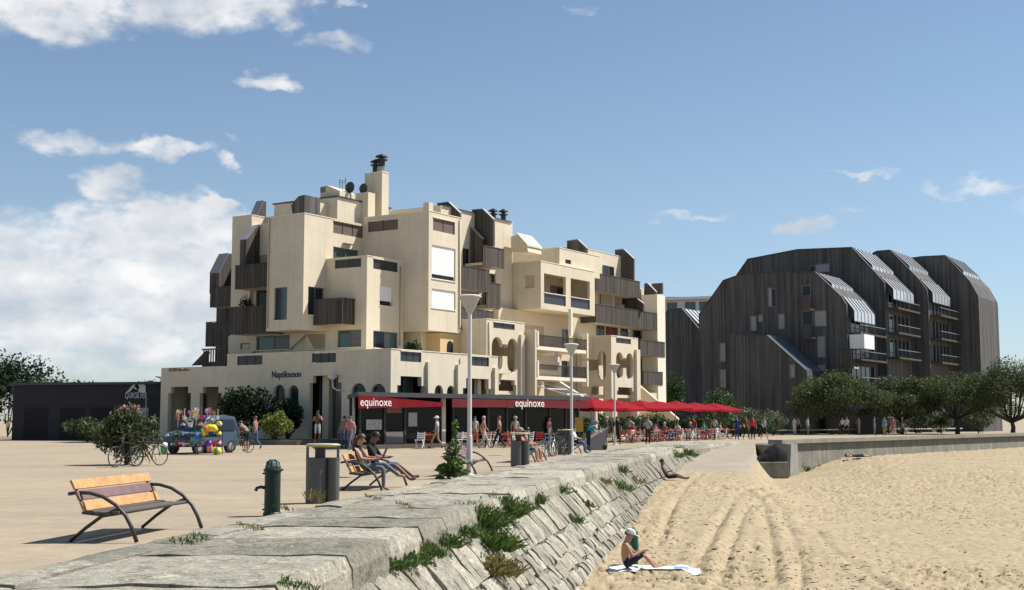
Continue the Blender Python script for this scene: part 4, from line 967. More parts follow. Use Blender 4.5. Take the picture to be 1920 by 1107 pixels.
t = text('fascia_lettering', 'equinoxe', .66, WHITE_L, fa, (cx(965, -.78), -.80, 2.30), (math.pi / 2, 0, 0), .015); t.scale = ((cx(1019, -.78) - cx(965, -.78)) / t.dimensions.x, 1, 1)
if False: t2 = text('fascia_lettering', '', .26, mat('dull_red_lettering', (.33, .06, .06), .6, 0), fa, (cx(862, -.78), -.80, 2.36), (math.pi / 2, 0, 0), .01)

# raised forecourt and planter kerb before the left facade
terr = MB(); LP = [(-16.0, -4.6), (-5.0, -2.2), (-4.6, -.02), (-20.6, -.02), (-20.6, -3.2)]
terr.prism([(-15.4, -6.3), (-4.4, -3.4), (-2.5, -.02), (-20.6, .25), (-20.6, -1.2)], lambda u, v, d: (u, v, d), .004, .3)
o = terr.build('forecourt_step', mat('forecourt_paving', (.20, .165, .13), .95, .15, 1.0, fine=(6, .1)), None, fix=True); o.location = (C0[0], C0[1], 0); o.rotation_euler = (0, 0, -TH)
tag(o, kind='structure')

# ------------------------------------------------------------------ dark timber apartment block on the right
DK0, DTH = (20.6, 143.0), R(34); DCA, DSA = math.cos(DTH), math.sin(DTH)
dark = empty('timber_apartment_block', (DK0[0], DK0[1], 0), -DTH, 'large dark timber-clad apartment block with sloping glazed terraces behind pines', 'building')
def SD(px, py, b):
    r = ray(px, py); t = (b + DK0[0] * DSA + DK0[1] * DCA) / (r[0] * DSA + r[1] * DCA)
    X, Y, Z = t * r[0] - DK0[0], t * r[1] - DK0[1], EYE + t * r[2]; return (DCA * X - DSA * Y, Z)
def layer(name, b, d, pts, base=0.0, m=WOOD_R):
    q = [SD(x, y, b) for x, y in pts]; poly = [(q[0][0], base)] + q + [(q[-1][0], base)]
    mb = MB(); mb.prism(poly, lambda u, v, dd: (u, b + dd, v), 0, d); o = mb.build(name, m, dark, fix=True)
    mb = MB()
    for (u0, v0), (u1, v1) in zip(q, q[1:]):
        if u1 - u0 > .3: mb.prism([(u0, v0 + .003), (u1, v1 + .003), (u1, v1 + .10), (u0, v0 + .10)], lambda u, v, dd: (u, b - .08 + dd, v), 0, .5)
    mb.build('verge_flashing', LEAD, o, fix=True); return q
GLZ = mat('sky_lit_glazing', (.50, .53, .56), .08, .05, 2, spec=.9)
BARM = mat('glazing_bar', (.70, .71, .72), .5, 0)
def skylight(b0, b1, A, B, drop=1.1, n=6):
    """sloping glazed bay: panes from A down to B in (p, z), then an upright band below, bars every bay"""
    m = MB(); o = MB(); (u0, v0), (u1, v1) = A, B; u0 += .02; v0 += .05; u1 += .25; v1 += .05
    base = MB(); base.prism([(u0, v0 - .4), (u1, v1 - drop - .1), (u1, v1 - .02), (u0, v0 - .02)], lambda u, v, d: (u, b0 + d, v), 0, b1 - b0); root = base.build('glazed_bay', METAL_D, dark, fix=True)
    for k in range(n):
        a = b0 + (b1 - b0) * k / n + .06; c = b0 + (b1 - b0) * (k + 1) / n - .06
        g = MB(); g.add([(u0, a, v0), (u0, c, v0), (u1, c, v1), (u1, a, v1), (u0, a, v0 - .015), (u0, c, v0 - .015), (u1, c, v1 - .015), (u1, a, v1 - .015)], [(0, 1, 2, 3), (7, 6, 5, 4), (0, 3, 7, 4), (1, 5, 6, 2), (3, 2, 6, 7), (0, 4, 5, 1)]); g.build('roof_pane', GLZ, root, fix=True)
        g = MB(); g.box(u1 + .01, u1 + .025, a, c, v1 - drop, v1 - .03); g.build('pane', GLZ, root)
    for k in range(n + 1):
        a = b0 + (b1 - b0) * k / n; o.bar((u0, a, v0 + .03), (u1, a, v1 + .03), .1, .09); o.box(u1 + .0, u1 + .05, a - .05, a + .05, v1 - drop, v1 - .02)
    o.box(u1, u1 + .06, b0, b1, v1 - drop - .1, v1 - drop); o.build('glazing_bars', METAL_D, root)
def dwin(b, x0, y0, x1, y1, m=None, fr=FRAME, proud=.03):
    (u0, v1), (u1, _), (_, v0) = SD(x0, y0, b), SD(x1, (y0 + y1) / 2, b), SD(x0, y1, b)
    f = MB(); t = .09
    for q in ((u0 - t, u0, v0 - t, v1 + t), (u1, u1 + t, v0 - t, v1 + t), (u0, u1, v1, v1 + t), (u0, u1, v0 - t, v0)): f.box(q[0], q[1], b - proud - .05, b - .002, q[2], q[3])
    w = f.build('window', fr, dark); f = MB(); f.box(u0, u1, b - .03, b - .004, v0, v1); f.build('shutter' if m in (SHUT_W, SHUT_G) else 'pane', m or GLASS, w)
    return w
SHUT_P = mat('pale_grey_shutter', (.30, .30, .29), .7, .06, 2)
# rear layers first
q3 = layer('wall', 20, 10, [(1636, 476), (1644, 472), (1669, 470), (1722, 524), (1738, 545), (1740, 560)])
q4 = layer('wall', 30, 10, [(1700, 486), (1730, 482), (1772, 480), (1818, 528), (1834, 556), (1835, 566)])
q2 = layer('wall', 10, 10, [(1381, 517), (1402, 487), (1495, 469), (1597, 465), (1647, 519), (1658, 532), (1659, 545)])
q1 = layer('wall', 0, 10, [(1310, 592), (1356, 527), (1379, 519), (1400, 514), (1441, 511), (1528, 511), (1577, 557), (1587, 573), (1588, 590)])
q0 = layer('wall', -5, 5, [(1368, 629), (1370, 628), (1438, 630), (1512, 696), (1513, 704)])
qL = layer('wall', 8, 8, [(1238, 600), (1252, 583), (1278, 579), (1314, 622)])
def lerp2(a, b, t): return (a[0] + (b[0] - a[0]) * t, a[1] + (b[1] - a[1]) * t)
skylight(.6, 7.5, q1[5], lerp2(q1[5], q1[6], .48)); skylight(.6, 7.5, lerp2(q1[5], q1[6], .97), lerp2(q1[6], q1[7], 1.6))
skylight(10.6, 18.5, q2[3], lerp2(q2[3], q2[4], .62)); skylight(10.6, 18.5, q2[4], lerp2(q2[4], q2[5], 1.8))
skylight(20.6, 28.5, q3[2], lerp2(q3[2], q3[3], .55)); skylight(20.6, 28.5, q3[3], lerp2(q3[3], q3[4], 1.2))
skylight(30.6, 38.5, q4[2], lerp2(q4[2], q4[3], .6)); skylight(8.5, 15, qL[2], lerp2(qL[2], qL[3], .8))
# blue-shaded glazed stair slope on the front block
(u0, v0), (u1, v1) = q0[2], q0[3]; m = MB(); m.prism([(u0, v0 + .02), (u1, v1 + .02), (u1, v1 + .12), (u0, v0 + .12)], lambda u, v, d: (u, -4.6 + d, v), 0, 4.4)
m.build('stair_glazing', mat('stair_glass', (.10, .13, .155), .15, .1, 1, spec=.7), dark, fix=True)
for a in ((0, 1441, 541, 1447, 575, SHUT_P), (0, 1448, 543, 1455, 575, None), (0, 1505, 537, 1520, 555, None), (0, 1408, 594, 1418, 620, SHUT_P), (0, 1423, 592, 1430, 603, SHUT_P), (0, 1460, 590, 1471, 617, SHUT_P),
          (0, 1505, 585, 1524, 610, None), (0, 1528, 584, 1549, 612, SHUT_P), (0, 1350, 645, 1360, 678, SHUT_P), (0, 1350, 694, 1361, 726, SHUT_P), (0, 1533, 632, 1547, 670, SHUT_P), (0, 1535, 685, 1548, 696, SHUT_P),
          (-5, 1482, 685, 1490, 708, SHUT_P), (10, 1530, 497, 1555, 511, SHUT_P), (10, 1518, 500, 1528, 511, None)):
    dwin(a[0], a[1], a[2], a[3], a[4], a[5])
def dbalc(b, x0, y0, x1, y1, dep=1.2, m=WOOD):
    (u0, v1), (u1, _), (_, v0) = SD(x0, y0, b - dep), SD(x1, y0, b - dep), SD(x0, y1, b - dep)
    mb = MB(); n = max(2, int((u1 - u0) / .2)); s = (u1 - u0) / n
    mb.box(u0, u1, b - dep + .06, b - .002, v0 - .1, v0 + .05); o = mb.build('balcony', SLAB, dark); mb = MB()
    for k in range(n): mb.box(u0 + k * s + .015, u0 + (k + 1) * s - .015, b - dep, b - dep + .05, v0 - .1, v1)
    mb.box(u0, u1, b - dep - .03, b - dep + .08, v1 + .002, v1 + .08); mb.build('railing', m, o)
dbalc(0, 1503, 557, 1519, 580); dbalc(0, 1503, 612, 1522, 634); dbalc(0, 1572, 656, 1600, 690, 1.6)
# terraces on the sunny side: slabs, rails, a white awning box
def side(p, b0, b1, z0, z1, m, nm, dep=.1): mb = MB(); mb.box(p, p + dep, b0, b1, z0, z1); return mb.build(nm, m, dark)
for (qq, b0) in ((q1, 0), (q2, 10), (q3, 20)):
    pe = qq[-1][0]; ztop = qq[-1][1]
    for k in range(3):
        z = ztop - 2.1 - 2.8 * k
        if z < 1: break
        s = side(pe + .002, b0 + .5, b0 + 9, z, z + .2, WOOD, 'terrace_slab', 1.3); side(pe + 1.2, b0 + .5, b0 + 9, z + 1.0, z + 1.06, METAL_G, 'handrail', .06)
        mb = MB(); 
        for j in range(18): mb.box(pe + 1.22, pe + 1.25, b0 + .6 + j * .48, b0 + .64 + j * .48, z + .2, z + 1.0)
        mb.build('balusters', METAL_D, s)['kind'] = 'stuff'; side(pe + .003, b0 + 1, b0 + 8.5, z + .22, z + 2.3, GLASS, 'terrace_window', .03)
        for j in range(6): mb = MB(); mb.box(pe + .035, pe + .09, b0 + 1 + j * 1.5 - .05, b0 + 1 + j * 1.5 + .05, z + .22, z + 2.3); mb.build('window_bar', METAL_G, s)
z = SD(1592, 655, 1)[1]; mb = MB(); mb.box(q1[-1][0] + .1, q1[-1][0] + 1.7, .3, 3.6, z, z + 1.5); mb.build('white_store_box', SHUT_W, dark)
# pale ground storey
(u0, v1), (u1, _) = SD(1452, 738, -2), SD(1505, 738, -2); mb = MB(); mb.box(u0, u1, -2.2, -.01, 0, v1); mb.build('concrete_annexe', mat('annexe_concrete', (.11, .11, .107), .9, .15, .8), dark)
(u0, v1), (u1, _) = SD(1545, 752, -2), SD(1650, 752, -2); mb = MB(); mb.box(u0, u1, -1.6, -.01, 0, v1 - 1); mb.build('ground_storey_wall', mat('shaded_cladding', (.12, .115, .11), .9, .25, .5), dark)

# pale house beyond
hs = empty('distant_house', at_depth(1285, 800, 190) * 1.0, -R(20), 'pale distant house with a flat white-edged roof between the two blocks', 'house'); hs.location.z = 0
X0, X1 = -3.6, 3.8; zt = at_depth(1285, 556, 190).z
m = MB(); m.box(X0, X1, 0, 9, 0, zt - .6); m.build('wall', mat('pale_house_wall', (.55, .54, .52), .8, .1), hs)
m = MB(); m.box(X0 - .8, X1 + .8, -1, 9.5, zt - .55, zt - .2); m.build('roof_edge', FRAME_W, hs); m = MB(); m.add([(X0 - .8, -1, zt - .19), (X1 + .8, -1, zt - .19), (X1 + .8, 9, zt + .5), (X0 - .8, 9, zt + .9)], [(0, 1, 2, 3)]); m.build('roof', LEAD, hs)
for x in (-2.6, .2, 2.4): m = MB(); m.box(x, x + 1.6, -.06, -.005, zt - 2.2, zt - .9); m.build('window', GLASS_G, hs)

# ------------------------------------------------------------------ dark surf shop on the far left
BLK = mat('black_shop_panel', (.014, .015, .02), .6, .15, 2)
SH0 = Vector((gx(300, 90.5), 90.5, 0)); shop = empty('surf_shop', SH0, -R(14), 'black flat-roofed surf shop with white wave-and-mountain sign', 'shop')
zt = at_depth(260, 722, 92).z
m = MB(); m.box(-12, 0, 0, 6, 0, zt); m.build('wall', BLK, shop); m = MB(); m.box(-12.1, .1, -.4, 6.1, zt + .002, zt + .18); m.build('roof', LEAD, shop)
k = 90.5 / F_PX
def sx_(px): return (px - 300) * k * 1.03
def sz_(py): return EYE + (785 - py) * k
# emblem: a peak inside a breaking wave
m = MB(); pl = lambda u, v, d: (u, -.03 - d, v)
wave = [(233, 737), (243, 728), (252, 718), (259, 715), (266, 718), (273, 724), (274, 737), (262, 736), (258, 733), (261, 728), (259, 722), (253, 721), (247, 729), (243, 734)]
m.prism([(sx_(x), sz_(y)) for x, y in wave], pl, 0, .03); m.prism([(sx_(x), sz_(y)) for x, y in [(238, 733), (248, 721.5), (257, 731), (252, 730), (249, 726), (245, 730.5)]], pl, .031, .05); em = m.build('emblem', mat('sign_white', (.62, .63, .62), .6, 0), shop, fix=True)
t = text('sign_lettering', 'QUIKSILVER', .62, MATS['sign_white'], shop, (sx_(232), -.04, sz_(747)), (math.pi / 2, 0, 0), .01); t.scale = ((sx_(276) - sx_(232)) / t.dimensions.x, 1, 1)
m = MB(); m.box(sx_(239), sx_(280), -.05, -.01, sz_(782), sz_(765)); m.build('white_panel', mat('lilac_panel', (.42, .38, .42), .7, .1), shop)
m = MB(); m.tube([(sx_(282), -.5, 0), (sx_(282), -.5, sz_(745))], .05, 8); m.build('pole', METAL_G, shop)
for x in (-11, -8, -5.5): m = MB(); m.box(x, x + 2, -.02, -.004, .1, 2.4); m.build('shop_window', VOIDM, shop)
# ------------------------------------------------------------------ street furniture
SLAT_O = mat('oiled_slat', (.50, .27, .11), .6, .25, 5, .2, 40, fine=(20, .15))
SLAT_P = mat('weathered_slat', (.17, .10, .10), .7, .2, 5)
SLAT_D = mat('grey_slat', (.10, .085, .075), .8, .2, 5)
STEEL = mat('painted_steel', (.045, .043, .042), .45, .15, 8)
BIN = mat('taupe_bin', (.10, .098, .088), .55, .12, 3)
YELLOW = mat('yellow_liner', (.62, .52, .06), .6, .1)
GREEN_C = mat('cast_iron_green', (.010, .026, .021), .45, .2, 8, .1, 60)
POLE_W = mat('white_pole', (.62, .60, .57), .5, .06, 3)

def make_bench(name, label, loc, rz, cols=(SLAT_O, SLAT_P, SLAT_O), ends=2):
    """x = forward, y = along; bowed steel ends, three back slats, seat slats"""
    b = empty(name, loc, rz, label, 'bench', 'benches along the sea wall'); b.scale = (1, 1, .86)
    for y in (-1.06, 1.06):
        m = MB(); arc = [(-.50, y, .72), (-.36, y, .745), (-.2, y, .735), (-.02, y, .68), (.16, y, .56), (.30, y, .40), (.39, y, .22), (.46, y, .012)]
        m.tube(arc, .028, 8); m.tube([(.20, y, .50), (-.02, y, .40), (-.24, y, .22), (-.46, y, .012)], .026, 8); m.tube([(-.30, y, .44), (.0, y, .405), (.26, y, .45)], .022, 8)
        m.tube([(-.22, y, .42), (-.33, y, .62), (-.44, y, .88)], .022, 8); m.build('end_frame', STEEL, b, smooth=True)
    m = MB(); m.tube([(-.05, -1.06, .385), (-.05, 1.06, .385)], .022, 8); m.build('tie_rod', STEEL, b, smooth=True)
    for k, (x, z) in enumerate(((-.315, .54), (-.385, .70), (-.455, .86))):
        m = MB(); t = Vector((-.40, 0, .917)).normalized(); n = Vector((.917, 0, .4)); h = .075; c = Vector((x + .045, 0, z))
        vs = []
        for y in (-1.14, 1.14):
            for (a, d) in ((-h, -.018), (h, -.018), (h, .018), (-h, .018)): vs.append(c + t * a + n * d + Vector((0, y, 0)))
        m.add(vs, [(0, 3, 2, 1), (4, 5, 6, 7), (0, 1, 5, 4), (1, 2, 6, 5), (2, 3, 7, 6), (3, 0, 4, 7)]); m.build('back_slat', cols[k], b, bevel=.006, fix=True)
    for k, x in enumerate((-.18, -.06, .06, .18)):
        z = .435 + (.02 if abs(x) > .1 else 0); m = MB(); m.box(x - .052, x + .052, -1.12, 1.12, z - .018, z + .018); m.build('seat_slat', SLAT_D, b, bevel=.006)
    return b
def tangent_rz(Y): return math.atan2(1.0, OUTc.deriv()(Y)) - math.pi / 2
def bench_at(label, px, py, Yoff=1.06, **kw):
    """px, py = the front foot of the nearer end frame"""
    f = on_ground(px, py, 0); rz = tangent_rz(f.y); d = Vector((math.cos(rz), math.sin(rz), 0)); a = Vector((-math.sin(rz), math.cos(rz), 0))
    return make_bench('park_bench', label, f - d * .46 + a * Yoff, rz, **kw)
bn1 = bench_at('orange-slatted bench with bowed steel arms, nearest on the left, empty', 378, 992, -1.06)
bn2 = bench_at('bench with bowed steel arms on which the couple sits', 716, 921)
bn3 = bench_at('empty bench behind the tall leafy weed and first lamp post', 918, 889, -.6, cols=(SLAT_P, SLAT_P, SLAT_P))
bn4 = bench_at('bench beside two grey bins where a sunbathing man in a red top sits', 1004, 868, cols=(SLAT_P, SLAT_D, SLAT_P))
bn5 = bench_at('farthest bench beside the grey slanted box near the second lamp post', 1090, 851, cols=(SLAT_D, SLAT_D, SLAT_D))

def make_bin(label, px, py, lid=.335):
    p = on_ground(px, py, 0); b = empty('litter_bin', p, rnd.uniform(-.1, .1), label, 'bin', 'twin litter bins along the sea wall')
    m = MB(); m.lathe([(.195, 0), (.20, .02), (.20, .80), (.205, .81), (.205, .85), (.19, .86)], (-.115, 0, 0), 20); m.build('bin_body', BIN, b, smooth=False)
    m = MB(); m.lathe([(.115, 0), (.12, .02), (.12, .82), (.125, .83), (.125, .86)], (.20, .02, 0), 16); m.build('side_canister', BIN, b)
    m = MB(); m.lathe([(.10, .84), (.10, 1.07)], (-.05, 0, 0), 14); m.build('inner_liner', METAL_D, b)
    for x in (-.29, .29): m = MB(); m.box(x - .022, x + .022, -.03, .03, .80, 1.075); m.build('lid_post', BIN, b)
    m = MB(); m.lathe([(.31, 0), (.335, .012), (.335, .03), (.28, .05), (.02, .055)], (0, 0, 1.076), 24, sy=.66); lo = m.build('lid', mat('bin_lid', (.40, .385, .33), .4, .08, 3), b, smooth=True)
    m = MB(); m.lathe([(.30, 0), (.30, .014)], (-.02, 0, 1.0765 - .016), 24, sy=.62); m.build('yellow_rim', YELLOW, lo)
    return b
make_bin('nearest taupe twin litter bin with open lid beside the green pump', 604, 944)
make_bin('taupe litter bin standing left of the bench with the sunbather', 975, 875)
make_bin('taupe litter bin at the foot of the second lamp post', 1059, 853)

# cast-iron standpipe
pp = on_ground(510, 968, 0); pump = empty('standpipe', pp, 0, 'dark green cast-iron standpipe with side spout on the plaza edge', 'pump')
m = MB(); m.lathe([(.15, 0), (.15, .05), (.132, .07), (.13, .70), (.135, .72), (.152, .735), (.152, .765), (.128, .78)], (0, 0, 0), 20); m.build('column', GREEN_C, pump, smooth=False)
m = MB(); m.lathe([(.125, .78), (.118, .83), (.09, .885), (.045, .915), (.01, .925)], (0, 0, 0), 20); cp = m.build('dome_cap', mat('worn_green_cap', (.10, .14, .125), .35, .4, 12), pump, smooth=True)
m = MB()
for k in range(8): t = k * math.pi / 4; m.tube([(.127 * math.cos(t), .127 * math.sin(t), .785), (.10 * math.cos(t), .10 * math.sin(t), .885), (.04 * math.cos(t), .04 * math.sin(t), .925)], .008, 5)
m.build('rib', GREEN_C, cp)
m = MB(); m.tube([(-.11, 0, .46), (-.20, 0, .475), (-.26, 0, .455), (-.275, 0, .41)], [.03, .026, .026, .03], 10); m.build('spout', METAL_D, pump, smooth=True)
for x, z in ((-.15, .68), (.155, .74), (-.14, .09)): m = MB(); m.lathe([(.018, 0), (.026, .015), (.018, .03)], (x, 0, z), 8); m.build('bolt', METAL_D, pump)
m = MB(); m.box(-.012, .012, -.136, -.12, .15, .66); m.build('seam', GREEN_C, pump)

def make_lamp(label, px, py, h, shade_w=.62):
    p = on_ground(px, py, 0); l = empty('lamp_post', p, rnd.uniform(-.3, .3), label, 'lamp post', 'white lamp posts along the sea wall')
    m = MB(); m.lathe([(.16, 0), (.16, .03), (.085, .05), (.08, 1.1), (.062, 1.14), (.058, h - .52)], (0, 0, 0), 14); m.build('pole', POLE_W, l, smooth=False)
    m = MB(); m.lathe([(.05, h - .54), (.07, h - .5), (.30, h - .05), (.315, h - .03)], (0, 0, 0), 20, cap=False); m.build('lamp_shade', mat('frosted_shade', (.46, .44, .41), .35, .08, 4), l, smooth=False)
    m = MB(); m.lathe([(.335, h - .03), (.335, h + .0), (.25, h + .03), (.02, h + .05)], (0, 0, 0), 20); m.build('lamp_cap', mat('cream_cap', (.66, .62, .53), .5, .05), l)
    m = MB(); m.lathe([(.05, h - .42), (.06, h - .3), (.05, h - .12)], (0, 0, 0), 10); m.build('bulb_holder', METAL_G, l)
    return l
make_lamp('nearest white lamp post with inverted-cone head before the leafy weed', 880, 892, 5.08)
make_lamp('second white lamp post, its head in front of the balconies', 1072, 853, 4.9)
make_lamp('farthest white lamp post standing before the red parasols', 1153, 835, 4.85)

# slanted grey box, menu board, bicycles
p = on_ground(1119, 844, 0); bx = empty('slanted_box', p, R(12), 'grey slant-topped utility box on the promenade beside the man in blue', 'utility box')
m = MB(); m.prism([(-.42, 0), (.36, 0), (.46, 1.0), (.40, 1.04), (-.5, .52)], lambda u, v, d: (u, d, v), -.3, .3); m.build('housing', mat('grey_box', (.23, .235, .23), .6, .1, 2), bx, fix=True)
m = MB(); m.bar((-.54, 0, .52), (.42, 0, 1.07), .66, .035); m.build('lid', METAL_G, bx); m = MB(); m.tube([(.34, -.33, .13), (.34, .33, .13)], .13, 12); m.build('wheel', METAL_D, bx)
p = on_ground(1086, 836, 0); mbd = empty('menu_board', p, R(15), 'ochre menu board on legs beside the second lamp post', 'menu board'); h0 = at_depth(1086, 810, p.y).z; h1 = at_depth(1086, 783, p.y).z; w = 16 * p.y / F_PX / 2
m = MB(); m.box(-w, w, -.03, .03, h0, h1); m.build('board', mat('ochre_board', (.42, .24, .05), .6, .15, 3), mbd)
for x in (-w + .04, w - .04): m = MB(); m.tube([(x, 0, 0), (x, 0, h0 + .1)], .025, 6); m.build('leg', METAL_D, mbd)
def make_bike(label, loc, rz, col):
    b = empty('bicycle', loc, rz, label, 'bicycle', 'bicycles parked on the promenade')
    for x in (-.52, .52):
        m = MB(); n = 20; m.tube([(x + .33 * math.cos(2 * math.pi * k / n), 0, .345 + .33 * math.sin(2 * math.pi * k / n)) for k in range(n + 1)], .02, 6, cap=False); w = m.build('wheel', METAL_D, b, smooth=True)
        m = MB()
        for k in range(8): t = k * math.pi / 4; m.tube([(x, 0, .345), (x + .32 * math.cos(t), 0, .345 + .32 * math.sin(t))], .004, 4)
        m.build('spokes', METAL_G, w)
    m = MB(); S_, H_, B_ = (-.18, 0, .82), (.38, 0, .84), (-.08, 0, .32)
    for a, c in ((S_, B_), (S_, (.36, 0, .76)), (B_, (.36, 0, .70)), (B_, (-.52, 0, .345)), (S_, (-.52, 0, .345)), ((.33, 0, .95), (.52, 0, .345))): m.tube([a, c], .018, 6)
    m.build('frame', col, b); m = MB(); m.tube([(.36, -.27, .98), (.30, -.1, 1.0), (.30, .1, 1.0), (.36, .27, .98)], .014, 6); m.build('handlebar', METAL_D, b)
    m = MB(); m.tube([S_, (-.2, 0, .92)], .014, 6); m.build('seat_post', METAL_G, b); m = MB(); m.lathe([(.02, 0), (.13, .02), (.12, .05), (.02, .07)], (-.22, 0, .91), 10, sy=.6); m.build('saddle', METAL_D, b)
    return b
BK = [mat('blue_bike', (.05, .12, .22), .4, 0), METAL_G, mat('black_bike', (.02, .02, .02), .4, 0)]
for i, (px, py, rz, lb) in enumerate(((1026, 857, 1.1, 'blue-framed bicycle nearest the bench with the sunbather'), (1036, 856, 1.3, 'bare metal bicycle in the middle of the parked row'), (1047, 855, 1.0, 'black bicycle leaning nearest the bin by the second lamp post'))):
    make_bike(lb, on_ground(px, py, 0), rz, BK[i])

# ------------------------------------------------------------------ cafe terrace
PAR_POLE = mat('parasol_pole', (.35, .33, .30), .5, 0)
RED_P = mat('red_parasol_canvas', (.235, .012, .020), .9, .12, 1.2, .06, 50, spec=.06)
def make_parasol(label, loc, rz, s=1.55, h=2.95, e=2.3):
    o = empty('parasol', loc, rz, label, 'parasol', 'red cafe parasols in a row')
    m = MB(); n = 6; vs = [(0, 0, h)]; fs = []
    rim = []
    for k in range(4):
        a = (math.cos(math.pi / 4 + k * math.pi / 2) * s * 1.414, math.sin(math.pi / 4 + k * math.pi / 2) * s * 1.414); b = (math.cos(math.pi / 4 + (k + 1) * math.pi / 2) * s * 1.414, math.sin(math.pi / 4 + (k + 1) * math.pi / 2) * s * 1.414)
        for j in range(4): t = j / 4; rim.append((a[0] + (b[0] - a[0]) * t, a[1] + (b[1] - a[1]) * t, e - .05 * math.sin(math.pi * t)))
    for f in (.5, 1.0):
        for (x, y, z) in rim: vs.append((x * f, y * f, h + (z - h) * (f ** 1.15) ))
    N = len(rim)
    for k in range(N): fs.append((0, 1 + k, 1 + (k + 1) % N)); fs.append((1 + k, 1 + N + k, 1 + N + (k + 1) % N, 1 + (k + 1) % N))
    o2 = len(vs); vs += [(x * 1.003, y * 1.003, z - .16) for x, y, z in rim]
    for k in range(N): fs.append((1 + N + k, o2 + k, o2 + (k + 1) % N, 1 + N + (k + 1) % N))
    m.add(vs, fs); m.build('canopy', RED_P, o, fix=True)
    m = MB(); m.tube([(0, 0, .06), (0, 0, h + .06)], .03, 8); m.build('pole', PAR_POLE, o); m = MB(); m.box(-.3, .3, -.3, .3, .005, .07); m.build('base', METAL_D, o)
    m = MB()
    for k in range(4): t = math.pi / 4 + k * math.pi / 2; m.bar((0, 0, h - .3), (math.cos(t) * s * 1.2, math.sin(t) * s * 1.2, e + .08), .025, .03)
    m.build('ribs', PAR_POLE, o)
    return o
PSPOT = [(1108, 82), (1147, 85.5), (1199, 89), (1232, 92.5), (1265, 96), (1300, 100), (1336, 104)]
ords = ['red parasol nearest the cafe pavilion', 'second red parasol from the cafe pavilion', 'third red parasol from the cafe pavilion', 'middle red parasol of the row of seven', 'third red parasol from the far end of the row', 'second red parasol from the far end of the row', 'farthest red parasol at the end of the row by the hedge']
ords[3] = 'fourth red parasol, in the middle of the row of seven'
for (px, Y), lb in zip(PSPOT, ords): make_parasol(lb, (gx(px, Y), Y, 0), R(-40) + rnd.uniform(-.16, .16), rnd.uniform(1.6, 1.8), 2.95 + rnd.uniform(-.09, .1), 2.30 + rnd.uniform(-.05, .06))
m = MB(); p0, p1 = Vector((gx(1085, 84), 86, 0)), Vector((gx(1345, 108), 110, 0))
CH_W = mat('white_chair', (.74, .73, .71), .5, 0); CH_R = mat('red_chair', (.42, .07, .04), .6, .08); TBL = mat('table_top', (.45, .20, .13), .5, .1)
def make_chair(loc, rz, m_seat, label, group):
    c = empty('cafe_chair', loc, rz, label, 'chair', group)
    for y in (-.2, .2):
        m = MB(); m.bar((.2, y, .01), (-.2, y, .44), .03, .035); m.bar((-.2, y, .01), (.14, y, .46), .03, .035); m.bar((-.18, y, .42), (-.27, y, .88), .03, .035); m.build('side_frame', m_seat, c)
    m = MB(); m.box(-.2, .22, -.22, .22, .44, .475); m.build('seat', m_seat, c)
    for z in (.58, .69, .80): m = MB(); m.bar((-.215 - (z - .58) * .2, -.22, z), (-.215 - (z - .58) * .2, .22, z), .02, .075); m.build('back_slat', m_seat, c)
    return c
def make_table(loc, rz, label, group):
    t = empty('cafe_table', loc, rz, label, 'table', group)
    m = MB(); m.box(-.38, .38, -.38, .38, .70, .735); m.build('table_top', TBL, t); m = MB(); m.lathe([(.03, .03), (.03, .70)], (0, 0, 0), 8); m.build('column', METAL_D, t); m = MB(); m.lathe([(.24, .004), (.22, .03), (.03, .04)], (0, 0, 0), 10); m.build('foot', METAL_D, t); return t
ch_w = ch_r = tb_ = None
def put(kind, loc, rz, label, group):
    global ch_w, ch_r, tb_
    src = {'w': ch_w, 'r': ch_r, 't': tb_}[kind]
    if src is None:
        o = make_table(loc, rz, label, group) if kind == 't' else make_chair(loc, rz, CH_W if kind == 'w' else CH_R, label, group)
        if kind == 'w': ch_w = o
        elif kind == 'r': ch_r = o
        else: tb_ = o
        return o
    o = copy_tree(src); o.location = loc; o.rotation_euler = (0, 0, rz); o['label'] = label; o['group'] = group; return o
for i, px in enumerate((788, 802, 858, 874, 892, 911, 925, 948, 962, 990, 1012)):
    Y = 67.0 + 4.4 * (px - 780) / 230 + rnd.uniform(-.3, .3); base = Vector((gx(px, Y), Y, 0))
    wh_ = ['at the left end of the cafe terrace', 'second from the left end of the cafe terrace', 'just right of the striding man in the white hat', 'beside the first lamp post, seen before the cafe', 'under the red fascia right of the first lamp post', 'behind the walker in rose', 'behind the walker in tan and black', 'under the first letters of the fascia sign', 'under the last letters of the fascia sign', 'behind the bench with the sunbather', 'at the right end of the cafe terrace'][i]
    put('w' if i % 3 != 1 else 'r', base, rnd.uniform(-2.4, -.9), ('white slatted chair ' if i % 3 != 1 else 'red slatted chair ') + wh_, 'white chairs before the cafe pavilion' if i % 3 != 1 else 'red chairs before the cafe pavilion')
    if i % 2 == 0: put('t', base + Vector((.55, .75, 0)), rnd.uniform(0, 1), 'small square table beside the chair ' + wh_, 'tables before the cafe pavilion')
for i in range(34):
    t = (i + rnd.random()) / 34; px = 1165 + t * 198; Y = 83 + t * 16 + rnd.choice((-1.6, -.6, .4, 1.4)); base = Vector((gx(px, Y), Y, 0)); k = 'w' if rnd.random() < .5 else 'r'
    pn_ = ['nearest', 'second', 'third', 'middle', 'fifth', 'sixth', 'farthest'][min(range(7), key=lambda j: abs(PSPOT[j][0] - px))]
    put(k, base, rnd.uniform(0, 6.28), ('white' if k == 'w' else 'red') + ' slatted chair under the %s red parasol of the row' % pn_, 'white chairs under the parasols' if k == 'w' else 'red chairs under the parasols')
    if i % 3 == 0: put('t', base + Vector((.6, .5, 0)), rnd.uniform(0, 1), 'small square table under the %s red parasol of the row' % pn_, 'tables under the parasols')

